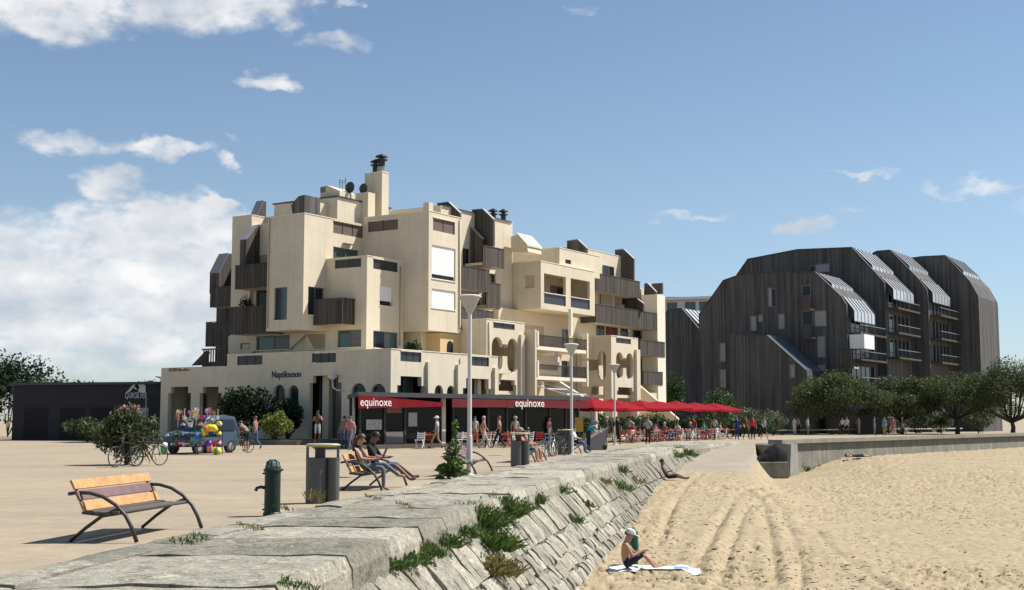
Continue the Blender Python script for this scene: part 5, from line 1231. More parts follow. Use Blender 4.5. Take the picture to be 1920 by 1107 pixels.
# long low bench and slab on the right-hand quay
p = on_ground(1460, 816, 0); q = on_ground(1700, 812.5, 0); lb = empty('quay_bench', p, math.atan2(q.y - p.y, q.x - p.x), 'long low pale slab bench across the right-hand quay', 'bench'); L = (q - p).length * 1.5
m = MB(); m.box(0, L, -.3, .3, .40, .52); m.build('seat_slab', mat('pale_bench_slab', (.52, .47, .38), .85, .1), lb)
for k in range(9): m = MB(); a = .5 + k * (L - 1) / 8; m.box(a - .15, a + .15, -.22, .22, .004, .398); m.build('leg', METAL_D, lb)
# tarpaulined boat on a concrete block by the slipway
p = Vector((gx(1440, 73.6), 73.6, -1.25)); bl = empty('mooring_block', Vector((p.x, p.y, -1.85)), R(12), 'low concrete block beside the quay buttress at the slipway', 'block'); m = MB(); m.box(-.95, .85, -.7, .7, 0, .95); m.build('block', CONC_D, bl, bevel=.04)
tp = empty('covered_dinghy', Vector((p.x + .05, p.y, -.94)), R(12), 'dark tarpaulin-covered dinghy lying beside the quay buttress', 'boat'); m = MB(); n = 14
for i in range(n + 1):
    t = i / n; x = -1.2 + 2.0 * t; hgt = .12 + 1.0 * smooth(t * 1.2) * (1 - .3 * max(0, t - .8) / .2); wd = .62 * math.sin(math.pi * min(.97, .08 + t * .7)) ** .6
    for k in range(9):
        a = math.pi * k / 8; m.v.append((x + .05 * rnd.uniform(-1, 1), wd * math.cos(a) + .03 * rnd.uniform(-1, 1), hgt * math.sin(a) ** .8 + .02 * rnd.uniform(-1, 1)))
for i in range(n):
    for k in range(8): m.f.append([i * 9 + k, i * 9 + k + 1, (i + 1) * 9 + k + 1, (i + 1) * 9 + k]); m.mi.append(0)
m.build('tarpaulin', mat('black_tarpaulin', (.022, .022, .025), .85, .2, 4, .3, 8, spec=.15), tp, smooth=True, fix=True)
# ------------------------------------------------------------------ vegetation
def leaf_mat(name, c, c2=None, rough=.6, tr=.25):
    m = bpy.data.materials.new(name); m.use_nodes = True; MATS[name] = m; N, L = m.node_tree.nodes, m.node_tree.links; b = N['Principled BSDF']
    b.inputs['Roughness'].default_value = rough; b.inputs['Specular IOR Level'].default_value = .3
    g = N.new('ShaderNodeNewGeometry'); mx = N.new('ShaderNodeMix'); mx.data_type = 'RGBA'; L.new(g.outputs['Random Per Island'], mx.inputs[0])
    mx.inputs[6].default_value = (*c, 1); mx.inputs[7].default_value = (*(c2 or tuple(x * 1.9 for x in c)), 1); L.new(mx.outputs[2], b.inputs['Base Color'])
    t = N.new('ShaderNodeBsdfTranslucent'); L.new(mx.outputs[2], t.inputs['Color']); ms = N.new('ShaderNodeMixShader'); ms.inputs[0].default_value = tr
    L.new(b.outputs[0], ms.inputs[1]); L.new(t.outputs[0], ms.inputs[2]); L.new(ms.outputs[0], N['Material Output'].inputs['Surface']); return m
LF_PINE = leaf_mat('pine_needles', (.040, .056, .018), (.11, .14, .048)); LF_HEDGE = leaf_mat('hedge_leaves', (.022, .045, .014), (.06, .11, .03)); LF_OLIVE = leaf_mat('olive_leaves', (.06, .075, .04), (.15, .17, .10)); LF_BRIGHT = leaf_mat('bright_leaves', (.10, .13, .025), (.22, .24, .05)); LF_DARK = leaf_mat('dark_leaves', (.010, .022, .010), (.03, .055, .022)); LF_WEED = leaf_mat('weed_leaves', (.05, .095, .02), (.13, .20, .05)); LF_DRY = leaf_mat('dry_weed', (.13, .12, .035), (.26, .22, .08)); LF_OLEA = leaf_mat('oleander_leaves', (.03, .048, .02), (.12, .14, .06))
BARK = mat('bark', (.09, .065, .048), .95, .3, 6, .6, 20)
def rv(r): return Vector((r.gauss(0, 1), r.gauss(0, 1), r.gauss(0, 1))).normalized()
def leaves(blobs, n, size, rng, aspect=.5, shell=.55, droop=0.0):
    """quads spread through the outer volume of ellipsoid blobs [(centre, (rx, ry, rz))]"""
    m = MB(); wts = [b[1][0] * b[1][1] + b[1][2] * b[1][0] for b in blobs]; tot = sum(wts)
    for (c, rr), w in zip(blobs, wts):
        c = Vector(c); k = max(4, int(n * w / tot))
        for _ in range(k):
            d = rv(rng); r = shell + (1 - shell) * rng.random() ** .6; lump = 1 + .16 * mnoise.noise(d * 2.6 + c)
            p = c + Vector((d.x * rr[0], d.y * rr[1], d.z * rr[2])) * r * lump
            a = (d * .5 + rv(rng)).normalized(); a.z -= droop; a.normalize(); b = a.cross(rv(rng)).normalized(); s = size * rng.uniform(.6, 1.35)
            a, b = a * s, b * s * aspect; m.add([p - a * .5, p + b * .5 + a * .1, p + a * .6, p - b * .5 + a * .1], [(0, 1, 2, 3)])
    return m
def tree(name, label, cat, base, trunk, limbs, blobs, n, size, lm, group=None, aspect=.5, seed=1, shell=.55):
    t = empty(name, base, 0, label, cat, group); rng = random.Random(seed); m = MB(); m.tube([p for p, r in trunk], [r for p, r in trunk], 10)
    for L_ in limbs: m.tube([p for p, r in L_], [r for p, r in L_], 7)
    m.build('trunk', BARK, t, smooth=True); leaves(blobs, n, size, rng, aspect, shell).build('crown', lm, t); return t
def puff(c, R_, n, rng, squash=.7, sub=.5):
    """cluster of sub-blobs giving an uneven crown"""
    out = []
    for _ in range(n):
        d = rv(rng); d.z = abs(d.z) * .9 - .25; out.append((Vector(c) + Vector((d.x * R_[0], d.y * R_[1], d.z * R_[2])) * rng.uniform(.35, .85), tuple(x * sub * rng.uniform(.7, 1.2) for x in R_)))
    return out
def pine(label, px, Y, w, z0, z1, seed, n=7000):
    rng = random.Random(seed); base = Vector((gx(px, Y), Y, 0)); cz_ = (z0 + z1) / 2; rz_ = (z1 - z0) / 2
    blobs = []
    for k in range(34):
        a = rng.uniform(0, 6.28); r = math.sqrt(rng.random()) * .82; x, y = math.cos(a) * r * w, math.sin(a) * r * w * .8; z = cz_ + rz_ * (.62 * (1 - r * r) + rng.uniform(-.62, .1) * (1 - .55 * r) - .28 * r); blobs.append(((x, y, z), (w * rng.uniform(.20, .34), w * rng.uniform(.18, .32), rz_ * rng.uniform(.30, .55))))
    for k in range(9):
        a = rng.uniform(0, 6.28); blobs.append(((math.cos(a) * w * rng.uniform(.35, .9), math.sin(a) * w * .7, z0 + rz_ * rng.uniform(.15, .75)), (w * rng.uniform(.16, .30), w * rng.uniform(.14, .24), rz_ * rng.uniform(.22, .38))))
    tr = [((0, 0, -.1), .26), ((.1, 0, z0 * .5), .21), ((-.1, .1, z0 + .3), .16), ((0, 0, cz_), .1)]
    limbs = [[((-.05, 0, z0 * .8), .12), ((b[0][0] * .5, b[0][1] * .5, z0 + .5), .08), (b[0], .03)] for b in blobs[::3]]
    return tree('pine_tree', label, 'tree', base, tr, limbs, blobs, n, .24, LF_PINE, 'pines before the timber block', aspect=.35, seed=seed, shell=.3)
pine('broad dark umbrella pine before the timber block', 1572, 126, 5.3, 1.7, 6.4, 3, 30000)
pine('second umbrella pine at the right edge, partly behind the broad one', 1686, 129, 4.6, 1.7, 6.2, 4, 26000)
pine('third umbrella pine farther right beyond the quay', 1790, 128, 5.0, 1.9, 6.9, 5, 22000)
pine('tall umbrella pine at the extreme right beyond the quay', 1893, 124, 5.0, 1.5, 7.8, 6, 20000)
def shrub(name, label, px, Y, z0, z1, w, lm, n, size, seed, dep=None, cat='shrub', group=None, aspect=.5, k=12, x=None, zb=0.0):
    rng = random.Random(seed); h = z1 - z0; base = Vector((gx(px, Y) if x is None else x, Y, zb)); z0 -= zb; z1 -= zb; R_ = (w, dep or w * .8, h / 2)
    blobs = puff((0, 0, z0 + h * .5), R_, k, rng) + [((0, 0, z0 + h * .42), (w * .62, (dep or w * .8) * .62, h * .40))]
    return tree(name, label, cat, base, [((0, 0, 0), .06), ((0, 0, z0 + h * .4), .04)], [[((0, 0, .05), .04), (Vector(b[0]) * .7, .015)] for b in blobs[:6]], blobs, n, size, lm, group, aspect, seed, .35)
shrub('shrub', 'rounded grey-green shrub left of the pair beyond the parasols', 1407, 116, 0, at_depth(1407, 757, 116).z, 2.1, LF_OLIVE, 2600, .22, 11, group='grey-green shrubs')
shrub('shrub', 'smaller rounded grey-green shrub nearest the timber block', 1447, 118, 0, at_depth(1447, 766, 118).z, 1.6, LF_OLIVE, 2000, .2, 12, group='grey-green shrubs')
shrub('small_tree', 'loose green tree rising behind the end of the parasols', 1352, 124, .5, at_depth(1352, 726, 124).z, 2.3, LF_HEDGE, 2600, .26, 13, cat='tree')
shrub('small_tree', 'green tree squeezed between the cream and timber blocks', 1262, 128, .5, at_depth(1262, 680, 128).z, 1.2, LF_HEDGE, 1800, .26, 14, cat='tree')
for i, px in enumerate((1486, 1528, 1566, 1618, 1662, 1712, 1760, 1830)):
    shrub('shrub', ['low bush between the timber block and the left end of the quay bench', 'low bush behind the lone person in grey on the quay', 'low bush left of the broad pine trunk', 'low bush right of the broad pine trunk', 'low bush behind the person in sky blue', 'low bush under the second pine', 'low bush under the third pine', 'low bush under the rightmost pine'][i], px, 133 + (i % 3), 0, at_depth(px, (776, 770, 764, 768, 774, 766, 770, 764)[i], 133).z, 1.6 + .5 * (i % 3), (LF_HEDGE, LF_PINE, LF_DARK)[i % 3], 1500, .22, 140 + i, group='low bushes behind the quay bench')
# clipped hedge behind the parasols: several bushes
for i in range(9):
    px = 1085 + i * 36; Y = 91 + i * 2.6; shrub('hedge_bush', ['leafy hedge bush directly behind the cafe pavilion end', 'second hedge bush behind the parasols', 'third hedge bush behind the parasols', 'fourth hedge bush behind the parasols', 'fifth hedge bush behind the parasols', 'sixth hedge bush behind the parasols', 'seventh hedge bush behind the parasols', 'hedge bush behind the last parasol', 'end hedge bush nearest the figure in blue'][i], px, Y, 0, 2.1 + .3 * math.sin(i * 2.1), 1.25, LF_HEDGE, 1500, .2, 30 + i, group='hedge behind the parasols', cat='hedge')
for i, (px, y, Y, w, s) in enumerate(((1386, 778, 112, 1.8, 50), (1420, 786, 110, 1.5, 51))):
    shrub('shrub', ['low green bush behind the figure in blue', 'low green bush behind the walkers in red'][i], px, Y, 0, at_depth(px, y, Y).z, w, LF_HEDGE, 1300, .2, s, group='low bushes beyond the parasols')
# left: big dark bush, bright bush, oleander, trees behind the shop
def in_bld(p, b): return Vector((C0[0] + CA * p + SA * b, C0[1] - SA * p + CA * b, 0))
q = S(462, 760, b=-2.2); v = in_bld(q[0], -2.2)
o = shrub('large_shrub', 'large dark shrub against the facade under the blue lettering', 0, v.y, .3, at_depth(462, 708, v.y).z, 1.9, LF_DARK, 4200, .24, 61, x=v.x); 
q = S(540, 760, b=-1.6); v = in_bld(q[0], -1.6); shrub('shrub', 'dark climbing shrub over the two arched windows', 0, v.y, .3, at_depth(540, 738, v.y).z, .95, LF_DARK, 1600, .22, 62, x=v.x)
q = S(512, 800, b=-3.3); v = in_bld(q[0], -3.3); shrub('shrub', 'bright yellow-green rounded bush in the planted bed', 0, v.y, .25, at_depth(512, 770, v.y).z, 1.2, LF_BRIGHT, 2200, .2, 63, x=v.x)
ol = on_ground(252, 872, 0); 
o = shrub('oleander', 'leafy oleander bush at the left edge of the plaza', 0, ol.y, -.15, at_depth(255, 756, ol.y).z, 1.0, LF_OLEA, 7500, .18, 64, x=ol.x - .28, aspect=.32, k=22)
m = MB()
for k in range(9): a = rnd.uniform(-.2, 1.4); m.tube([(.2 * rnd.uniform(-1, 1), .2 * rnd.uniform(-1, 1), .9), (.5 + .35 * a, rnd.uniform(-.3, .3), .6 * rnd.uniform(.6, 1)), (.75 + .3 * a * .6, rnd.uniform(-.3, .3), rnd.uniform(.02, .2))], [.02, .014, .008], 5)
m.build('drooping_stems', BARK, o)
rf = random.Random(9)
for k in range(7):
    m = MB(); c = Vector((rf.uniform(-.25, .25), rf.uniform(-.5, .1), 0)); 
    leaves([((c.x + .1, c.y, at_depth(255, 768, ol.y).z - .02 + rf.uniform(-.12, .1)), (.13, .13, .10))], 60, .075, rf, .8, .2).build('pink_flower_cluster', MATS.get('pink_petals') or leaf_mat('pink_petals', (.50, .22, .22), (.62, .36, .30)), o)
shrub('small_tree', 'green tree showing over the roof of the surf shop', 285, 112, 1, at_depth(285, 700, 112).z, 1.9, LF_HEDGE, 1800, .28, 65, cat='tree')
shrub('small_tree', 'dark bushy tree left of the surf shop', 120, 104, 1, at_depth(120, 690, 104).z, 3.4, LF_HEDGE, 3800, .3, 66, cat='tree')
shrub('small_tree', 'tall dark tree at the extreme left beyond the plaza', 20, 110, 1, at_depth(20, 650, 110).z, 4.0, LF_DARK, 4500, .32, 67, cat='tree')
shrub('shrub', 'low bush before the surf shop at the far left', 170, 84, .05, 1.9, 1.6, LF_OLEA, 1800, .2, 68)
for (px_, py_, b_, zb_, z1y, w_, lb) in ((464, 560, 2.9, None, 545, .55, 'dark potted shrub on the timber balcony of the left wing'), (775, 645, 7.2, 4.96, 632, .7, 'dark shrub on the terrace under the overhanging block'), (1435, 0, 0, 0, 0, 0, None)):
    if lb is None: continue
    q = S(px_, py_, b=b_); v = in_bld(q[0], b_); zz = zb_ if zb_ else S(px_, 626, b=b_)[2] - .0
    shrub('potted_shrub', lb, 0, v.y, zz + .1, S(px_, z1y, b=b_)[2], w_, LF_DARK, 900, .16, 90 + int(px_) % 7, x=v.x, zb=zz)
# tall leafy weed in front of the first lamp
tw_ = on_ground(848, 898, 0); rng = random.Random(77); m = MB(); st = MB(); H_ = at_depth(846, 788, tw_.y).z
for k in range(5):
    x0, y0 = rng.uniform(-.12, .12), rng.uniform(-.12, .12); hh = H_ * (1 if k == 0 else rng.uniform(.4, .75)); st.tube([(x0, y0, 0), (x0 * 1.3, y0 * 1.3, hh * .5), (x0 * .6 + .02, y0, hh)], [.02, .014, .006], 6)
    for j in range(120 if k == 0 else 46):
        t = rng.random() ** .75; z = hh * t; wdt = (.34 if t < .36 else .34 * max(.2, 1 - (t - .36) * 2.4)) * (1 if k == 0 else .9); a = rng.uniform(0, 6.28); r = wdt * rng.uniform(.3, 1)
        c = Vector((x0 + math.cos(a) * r, y0 + math.sin(a) * r, z)); d = Vector((math.cos(a), math.sin(a), rng.uniform(-.6, .2))).normalized(); b = d.cross(rv(rng)).normalized(); s = (.18 if t < .45 else .09) * rng.uniform(.6, 1.3)
        m.add([c - d * s * .6, c + b * s * .45, c + d * s * .7, c - b * s * .45], [(0, 1, 2, 3)])
hw = empty('tall_weed', tw_, 0, 'tall pointed leafy plant growing by the first lamp post', 'plant'); m.build('leaf', LF_WEED, hw); st.build('stem', MATS['weed_leaves'], hw)
# weeds rooted in the sea wall joints
def weed(label, loc, n, h, spread, lm, seed, up_=.7, wd=.012, lean=Vector((.4, -.1, 0))):
    rng = random.Random(seed); m = MB()
    for _ in range(n):
        a = rng.uniform(0, 6.28); r = spread * math.sqrt(rng.random()); b = Vector((math.cos(a) * r, math.sin(a) * r * 1.2, -.25 * math.cos(a) * r)); hh = h * rng.uniform(.45, 1.1)
        d = (Vector((0, 0, up_)) + lean * rng.uniform(.2, 1) + rv(rng) * .5).normalized(); s = d.cross(rv(rng)).normalized(); tip = b + d * hh + Vector((0, 0, -.15 * hh)); mid = b + d * hh * .55; w = wd * rng.uniform(.6, 1.6)
        m.add([b - s * w * .5, b + s * w * .5, mid + s * w, tip, mid - s * w], [(0, 1, 2, 3, 4)])
        if rng.random() < .8:
            for _k in range(3): c = b.lerp(tip, rng.uniform(.3, 1)); e = rv(rng); f = e.cross(rv(rng)).normalized(); q = wd * 2.2 * rng.uniform(.6, 1.4); m.add([c - e * q, c + f * q * .6, c + e * q, c - f * q * .6], [(0, 1, 2, 3)])
    o = m.build('weed_clump', lm); o.location = loc; tag(o, label, 'weed', 'weeds in the sea wall joints'); return o
def wall_hit(px, py):
    """point of the battered face or the coping seen at a pixel"""
    best = None
    for i in range(700):
        Y = 9 + i * .08
        for s in (0, .2, .4, .6, .8, 1.0, 1.3, 1.6, 1.9):
            q = face_pt(Y, s); d = q.y * CT + (q.z - EYE) * ST; u = -q.y * ST + (q.z - EYE) * CT; e = (960 + F_PX * q.x / d - px) ** 2 + (553.5 - F_PX * u / d - py) ** 2
            if best is None or e < best[0]: best = (e, q)
    return best[1]
for i, (px, py, n, h, sp, lm, lb) in enumerate(((726, 1040, 90, .20, .16, LF_WEED, 'small weed tuft at the near end of the joint under the coping'), (752, 1028, 200, .20, .26, LF_WEED, 'low weed mat in the joint, second from the near end'), (785, 1016, 220, .22, .28, LF_WEED, 'low weed mat in the joint under the coping corner'), (822, 1000, 240, .24, .28, LF_WEED, 'weed mat in the joint left of the big hanging clump'), (862, 985, 220, .22, .26, LF_WEED, 'thin weed mat touching the big hanging clump'),
        (905, 985, 520, .5, .34, LF_WEED, 'big dark clump of weeds hanging down the face'), (922, 1025, 420, .45, .36, LF_WEED, 'lower part-shaded clump hanging below the big one'), (946, 956, 480, .5, .28, LF_WEED, 'bright upright leafy clump on the coping edge'), (1003, 938, 130, .30, .2, LF_WEED, 'two small leafy tufts right of the upright clump'), (980, 945, 90, .2, .2, LF_WEED, 'low tuft between the upright clump and the small tufts'),
        (930, 1070, 320, .38, .36, LF_DRY, 'yellowing dry clump low on the face'), (1050, 918, 70, .34, .22, LF_WEED, 'thin weed tuft in the upper joints past the clumps'), (1075, 975, 90, .24, .22, LF_WEED, 'green tuft half-way down the face'), (1102, 952, 70, .22, .2, LF_WEED, 'small tuft in a wide joint of the face'), (1165, 920, 120, .40, .36, LF_WEED, 'dull green patch high on the far face'), (1157, 874, 90, .40, .3, LF_WEED, 'dark green tuft on the far coping edge'), (1130, 900, 60, .3, .3, LF_DRY, 'dry tuft just below the far coping'), (1190, 905, 60, .4, .35, LF_DRY, 'dry tuft on the far face below the patch'),
        (1285, 838, 160, .55, .5, LF_WEED, 'bushy weed at the wall end by the slipway'), (1262, 843, 120, .5, .4, LF_WEED, 'bushy weed just before the wall end'), (1305, 833, 120, .5, .6, LF_WEED, 'last weed tuft at the head of the slipway'))):
    weed(lb, wall_hit(px, py) + Vector((.0, 0, -.04)), n, h, sp, lm, 100 + i)
# grass sprigs in the coping joints
for i, (px, py, n) in enumerate(((345, 1020, 60), (470, 992, 50), (372, 1012, 50), (530, 955, 40), (760, 950, 40), (700, 936, 30), (556, 1102, 70), (590, 940, 60))):
    p = on_ground(px, py, ZC + .01); weed(['grass sprigs in the coping joint before the near bench', 'grass sprigs in the coping joint below the pump', 'second grass tuft in the joint before the near bench', 'grass tuft at the foot of the pump', 'small tuft in a slab joint below the couple', 'tiny tuft in the kerb joint below the couple', 'grass tuft in the nearest slab corner at the frame bottom', 'dry sprig at the foot of the nearest bin'][i], p, n, .09 if i != 7 else .3, .18, LF_DRY if i in (1, 4, 7) else LF_WEED, 200 + i, up_=1.0, wd=.006, lean=Vector((0, 0, 0)))
# weeds at the quay wall foot
for i, (px, Y) in enumerate(((1500, 77.5), (1520, 79), (1545, 81), (1575, 83.5))):
    p = Vector((gx(px, Y), Y, float(sand_z(gx(px, Y), Y)))); weed(['tall weeds against the quay buttress foot', 'low weeds at the quay wall foot, second from the buttress', 'low weeds at the quay wall foot, third from the buttress', 'low weeds at the quay wall foot nearest the lying sunbather'][i], p, 110, .55 if i == 0 else .3, .5, LF_WEED, 300 + i, up_=1.2, wd=.02)
# ------------------------------------------------------------------ people
SKIN = mat('skin_tan', (.42, .235, .16), .55, .05, 6); SKIN_D = mat('skin_deep', (.19, .10, .07), .55, .05, 6); SKIN_L = mat('skin_fair', (.55, .34, .25), .55, .05, 6)
def cloth(c): return mat('cloth_%d_%d_%d' % tuple(int(x * 255) for x in c), c, .85, .12, 9, .15, 40)
HAIR_D = mat('dark_hair', (.018, .013, .011), .5, .2, 30); HAIR_B = mat('brown_hair', (.07, .04, .022), .5, .2, 30); HAIR_G = mat('grey_hair', (.38, .36, .34), .6, .2, 30)
STAND = dict(pel=(0, 0, .95), spi=(0, 0, 1.12), che=(.0, 0, 1.31), nec=(-.01, 0, 1.47), hed=(.015, 0, 1.58), top=(.02, 0, 1.67),
             hipL=(0, .085, .91), hipR=(0, -.085, .91), kneL=(.025, .095, .5), kneR=(.025, -.095, .5), ankL=(-.02, .10, .085), ankR=(-.02, -.10, .085), toeL=(.15, .125, .035), toeR=(.15, -.125, .035),
             shoL=(-.005, .175, 1.405), shoR=(-.005, -.175, 1.405), elbL=(-.03, .235, 1.13), elbR=(-.03, -.235, 1.13), wriL=(.05, .25, .89), wriR=(.05, -.25, .89), hanL=(.075, .245, .80), hanR=(.075, -.245, .80))
def pose(**kw): d = dict(STAND); d.update(kw); return d
WALK = pose(kneL=(.20, .09, .53), ankL=(.30, .09, .11), toeL=(.46, .10, .07), kneR=(-.04, -.09, .5), ankR=(-.33, -.09, .16), toeR=(-.20, -.1, .04), elbL=(-.14, .22, 1.15), wriL=(-.10, .23, .91), hanL=(-.07, .22, .83), elbR=(.06, -.22, 1.14), wriR=(.22, -.21, .95), hanR=(.28, -.20, .89))
LEAN = pose(pel=(-.05, 0, .92), spi=(.06, 0, 1.06), che=(.22, 0, 1.19), nec=(.34, 0, 1.28), hed=(.42, 0, 1.36), top=(.47, 0, 1.44), shoL=(.27, .175, 1.22), shoR=(.27, -.175, 1.22), elbL=(.42, .22, 1.0), elbR=(.42, -.22, 1.0), wriL=(.62, .2, .92), wriR=(.62, -.2, .92), hanL=(.70, .19, .92), hanR=(.70, -.19, .92))
ARMS_UP = pose(elbL=(.12, .24, 1.16), wriL=(.22, .10, 1.34), hanL=(.22, .06, 1.42), elbR=(.10, -.24, 1.15), wriR=(.25, -.13, 1.28), hanR=(.28, -.1, 1.36))
SIT = dict(pel=(0, 0, .12), spi=(-.06, 0, .29), che=(-.09, 0, .48), nec=(-.09, 0, .64), hed=(-.05, 0, .755), top=(-.035, 0, .845),
           hipL=(.02, .085, .11), hipR=(.02, -.085, .11), kneL=(.43, .11, .12), kneR=(.43, -.11, .12), ankL=(.47, .11, -.31), ankR=(.47, -.11, -.31), toeL=(.64, .13, -.37), toeR=(.64, -.13, -.37),
           shoL=(-.09, .175, .575), shoR=(-.09, -.175, .575), elbL=(.03, .23, .33), elbR=(.03, -.23, .33), wriL=(.25, .17, .28), wriR=(.25, -.17, .28), hanL=(.33, .15, .27), hanR=(.33, -.15, .27))
def sit(**kw): d = dict(SIT); d.update(kw); return d
RAD = dict(pel=.132, spi=.118, che=.135, nec=.058, hed=.096, top=.078, hipL=.092, hipR=.092, kneL=.06, kneR=.06, ankL=.042, ankR=.042, toeL=.036, toeR=.036, shoL=.06, shoR=.06, elbL=.043, elbR=.043, wriL=.031, wriR=.031, hanL=.033, hanR=.033)
BONES = [('pel', 'spi', 'shirt'), ('spi', 'che', 'shirt'), ('che', 'nec', 'shirt'), ('nec', 'hed', 'skin'), ('hed', 'top', 'skin')]
for s_ in 'LR': BONES += [('pel', 'hip' + s_, 'pants'), ('hip' + s_, 'kne' + s_, 'pants'), ('kne' + s_, 'ank' + s_, 'shin'), ('ank' + s_, 'toe' + s_, 'shoe'), ('che', 'sho' + s_, 'shirt'), ('sho' + s_, 'elb' + s_, 'uparm'), ('elb' + s_, 'wri' + s_, 'skin'), ('wri' + s_, 'han' + s_, 'skin')]
def person(label, loc, rz, P, shirt, pants, shoe=None, shin=None, uparm=None, skin=SKIN, hair=HAIR_D, hair_len=0, hat=None, scale=1.0, detail=False, group=None, girth=1.0, cat='person'):
    """one continuous skinned body; per-face materials follow the nearest limb; hair and hat are children"""
    keys = list(P.keys()); idx = {k: i for i, k in enumerate(keys)}
    vs = [Vector(P[k]) for k in keys]; rad = [RAD[k] * (girth if k in ('pel', 'spi', 'che', 'hipL', 'hipR') else 1) for k in keys]
    ed = [(idx[a], idx[b]) for a, b, _ in BONES]; segs = [(Vector(P[a]), Vector(P[b]), r) for a, b, r in BONES]
    if detail:
        for s_ in 'LR':
            w, h = Vector(P['wri' + s_]), Vector(P['han' + s_]); d = (h - w).normalized(); sd = Vector((0, 0, 1)).cross(d); sd = sd.normalized() if sd.length > .1 else Vector((0, 1, 0))
            dn = Vector((0, 0, -1))
            for k, (o_, ln) in enumerate(((-.030, .055), (-.010, .068), (.010, .064), (.030, .048))):
                a = h + sd * o_ + d * .02; b = a + d * ln * .6 + dn * .006; c = b + d * ln * .35 + dn * .022
                i0 = len(vs); vs += [a, b, c]; rad += [.012, .0095, .008]; ed += [(idx['han' + s_], i0), (i0, i0 + 1), (i0 + 1, i0 + 2)]; segs += [(h, c, 'skin')]
            a = w.lerp(h, .6) + sd * .04; b = a + d * .045 + sd * .012; i0 = len(vs); vs += [a, b]; rad += [.012, .009]; ed += [(idx['han' + s_], i0), (i0, i0 + 1)]; segs += [(w, b, 'skin')]
    me = bpy.data.meshes.new('person'); me.from_pydata(vs, ed, []); tmp = bpy.data.objects.new('person', me); COL.objects.link(tmp)
    sm = tmp.modifiers.new('skin', 'SKIN'); sm.use_smooth_shade = True; sm.branch_smoothing = .3
    ld = me.skin_vertices[0].data
    for i, r in enumerate(rad): ld[i].radius = (r, r); ld[i].use_root = False
    ld[idx['pel']].use_root = True
    su = tmp.modifiers.new('sub', 'SUBSURF'); su.levels = 2 if detail else 1; su.render_levels = su.levels
    dg = bpy.context.evaluated_depsgraph_get(); body = bpy.data.meshes.new_from_object(tmp.evaluated_get(dg)); bpy.data.objects.remove(tmp)
    body.materials.clear(); mats = dict(skin=skin, shirt=shirt, pants=pants, shin=shin or pants, shoe=shoe or METAL_D, uparm=uparm or shirt); order = list(mats); 
    for k in order: body.materials.append(mats[k])
    A = np.array([s[0] for s in segs]); B = np.array([s[1] for s in segs]); D = B - A; L2 = np.maximum((D * D).sum(1), 1e-9); reg = [order.index(s[2]) for s in segs]
    n = len(body.polygons); C = np.empty(n * 3); body.polygons.foreach_get('center', C); C = C.reshape(-1, 3)
    t = np.clip(((C[:, None] - A) * D).sum(2) / L2, 0, 1); dist = np.linalg.norm(C[:, None] - (A + t[..., None] * D), axis=2)
    body.polygons.foreach_set('material_index', np.array(reg, dtype=np.int32)[dist.argmin(1)]); body.polygons.foreach_set('use_smooth', [True] * n); body.update()
    root = bpy.data.objects.new('person', body); COL.objects.link(root); root.location = loc; root.rotation_euler = (0, 0, rz); root.scale = (scale,) * 3
    tag(root, label, cat, group)
    hd, tp = Vector(P['hed']), Vector(P['top']); ax = (tp - hd).normalized(); fw = Vector((1, 0, 0)); fw = (fw - ax * fw.dot(ax)).normalized(); sd = ax.cross(fw); c = hd + ax * .035
    if hair is not None:
        m = MB(); nl, nm = 10, 7
        for j in range(nm + 1):
            ph = math.pi * .62 * j / nm
            for k in range(nl):
                th_ = 2 * math.pi * k / nl; r = .112; back = .5 - .5 * math.cos(th_)
                p_ = c + ax * (math.cos(ph * (.55 + .45 * back)) * r * 1.12) + (fw * math.cos(th_) * 1.02 + sd * math.sin(th_) * .92) * math.sin(ph * (.55 + .45 * back)) * r - fw * .012
                m.v.append(tuple(p_ + Vector((rnd.uniform(-.004, .004), rnd.uniform(-.004, .004), rnd.uniform(-.004, .004)))))
        for j in range(nm):
            for k in range(nl): m.f.append([j * nl + k, (j + 1) * nl + k, (j + 1) * nl + (k + 1) % nl, j * nl + (k + 1) % nl]); m.mi.append(0)
        if hair_len: m.tube([c - fw * .07, c - fw * .115 - ax * .06, c - fw * .12 - ax * (.06 + hair_len * .5), c - fw * .10 - ax * (.06 + hair_len)], [.085, .075, .06, .03], 8)
        m.build('hair', hair, root, smooth=True)
    if detail:
        m = MB(); m.tube([hd + fw * .085 + ax * .02, hd + fw * .112 - ax * .012], [.010, .016], 6); m.build('nose', skin, root, smooth=True)
        for s_ in (-1, 1): m = MB(); m.lathe([(.004, -.02), (.018, -.008), (.018, .008), (.004, .024)], tuple(hd + sd * .092 * s_ + ax * .0), 8, sy=.5); m.build('ear', skin, root, smooth=True)
    if hat:
        hm, brim = hat; m = MB(); mt = Matrix((fw, sd, ax)).transposed(); N = 12; prof = [(.118, .03), (.118, .07), (.10, .12), (.05, .145), (.005, .15)]
        if brim == 'round': prof = [(.20, .035), (.205, .045), (.12, .055)] + prof[1:]
        vs2 = []
        for r, z in prof:
            for k in range(N): a = 2 * math.pi * k / N; vs2.append(c + mt @ Vector((r * math.cos(a), r * math.sin(a), z - .02)))
        fs = [(j * N + k, j * N + (k + 1) % N, (j + 1) * N + (k + 1) % N, (j + 1) * N + k) for j in range(len(prof) - 1) for k in range(N)]; m.add(vs2, fs)
        if brim == 'cap': m.add([c + mt @ Vector(v) for v in ((.08, -.09, .02), (.22, -.06, .005), (.22, .06, .005), (.08, .09, .02), (.08, -.09, .03), (.22, -.06, .012), (.22, .06, .012), (.08, .09, .03))], [(0, 1, 2, 3), (7, 6, 5, 4), (0, 4, 5, 1), (1, 5, 6, 2), (2, 6, 7, 3)])
        m.build('hat', hm, root, smooth=False, fix=True)
    return root
K = cloth
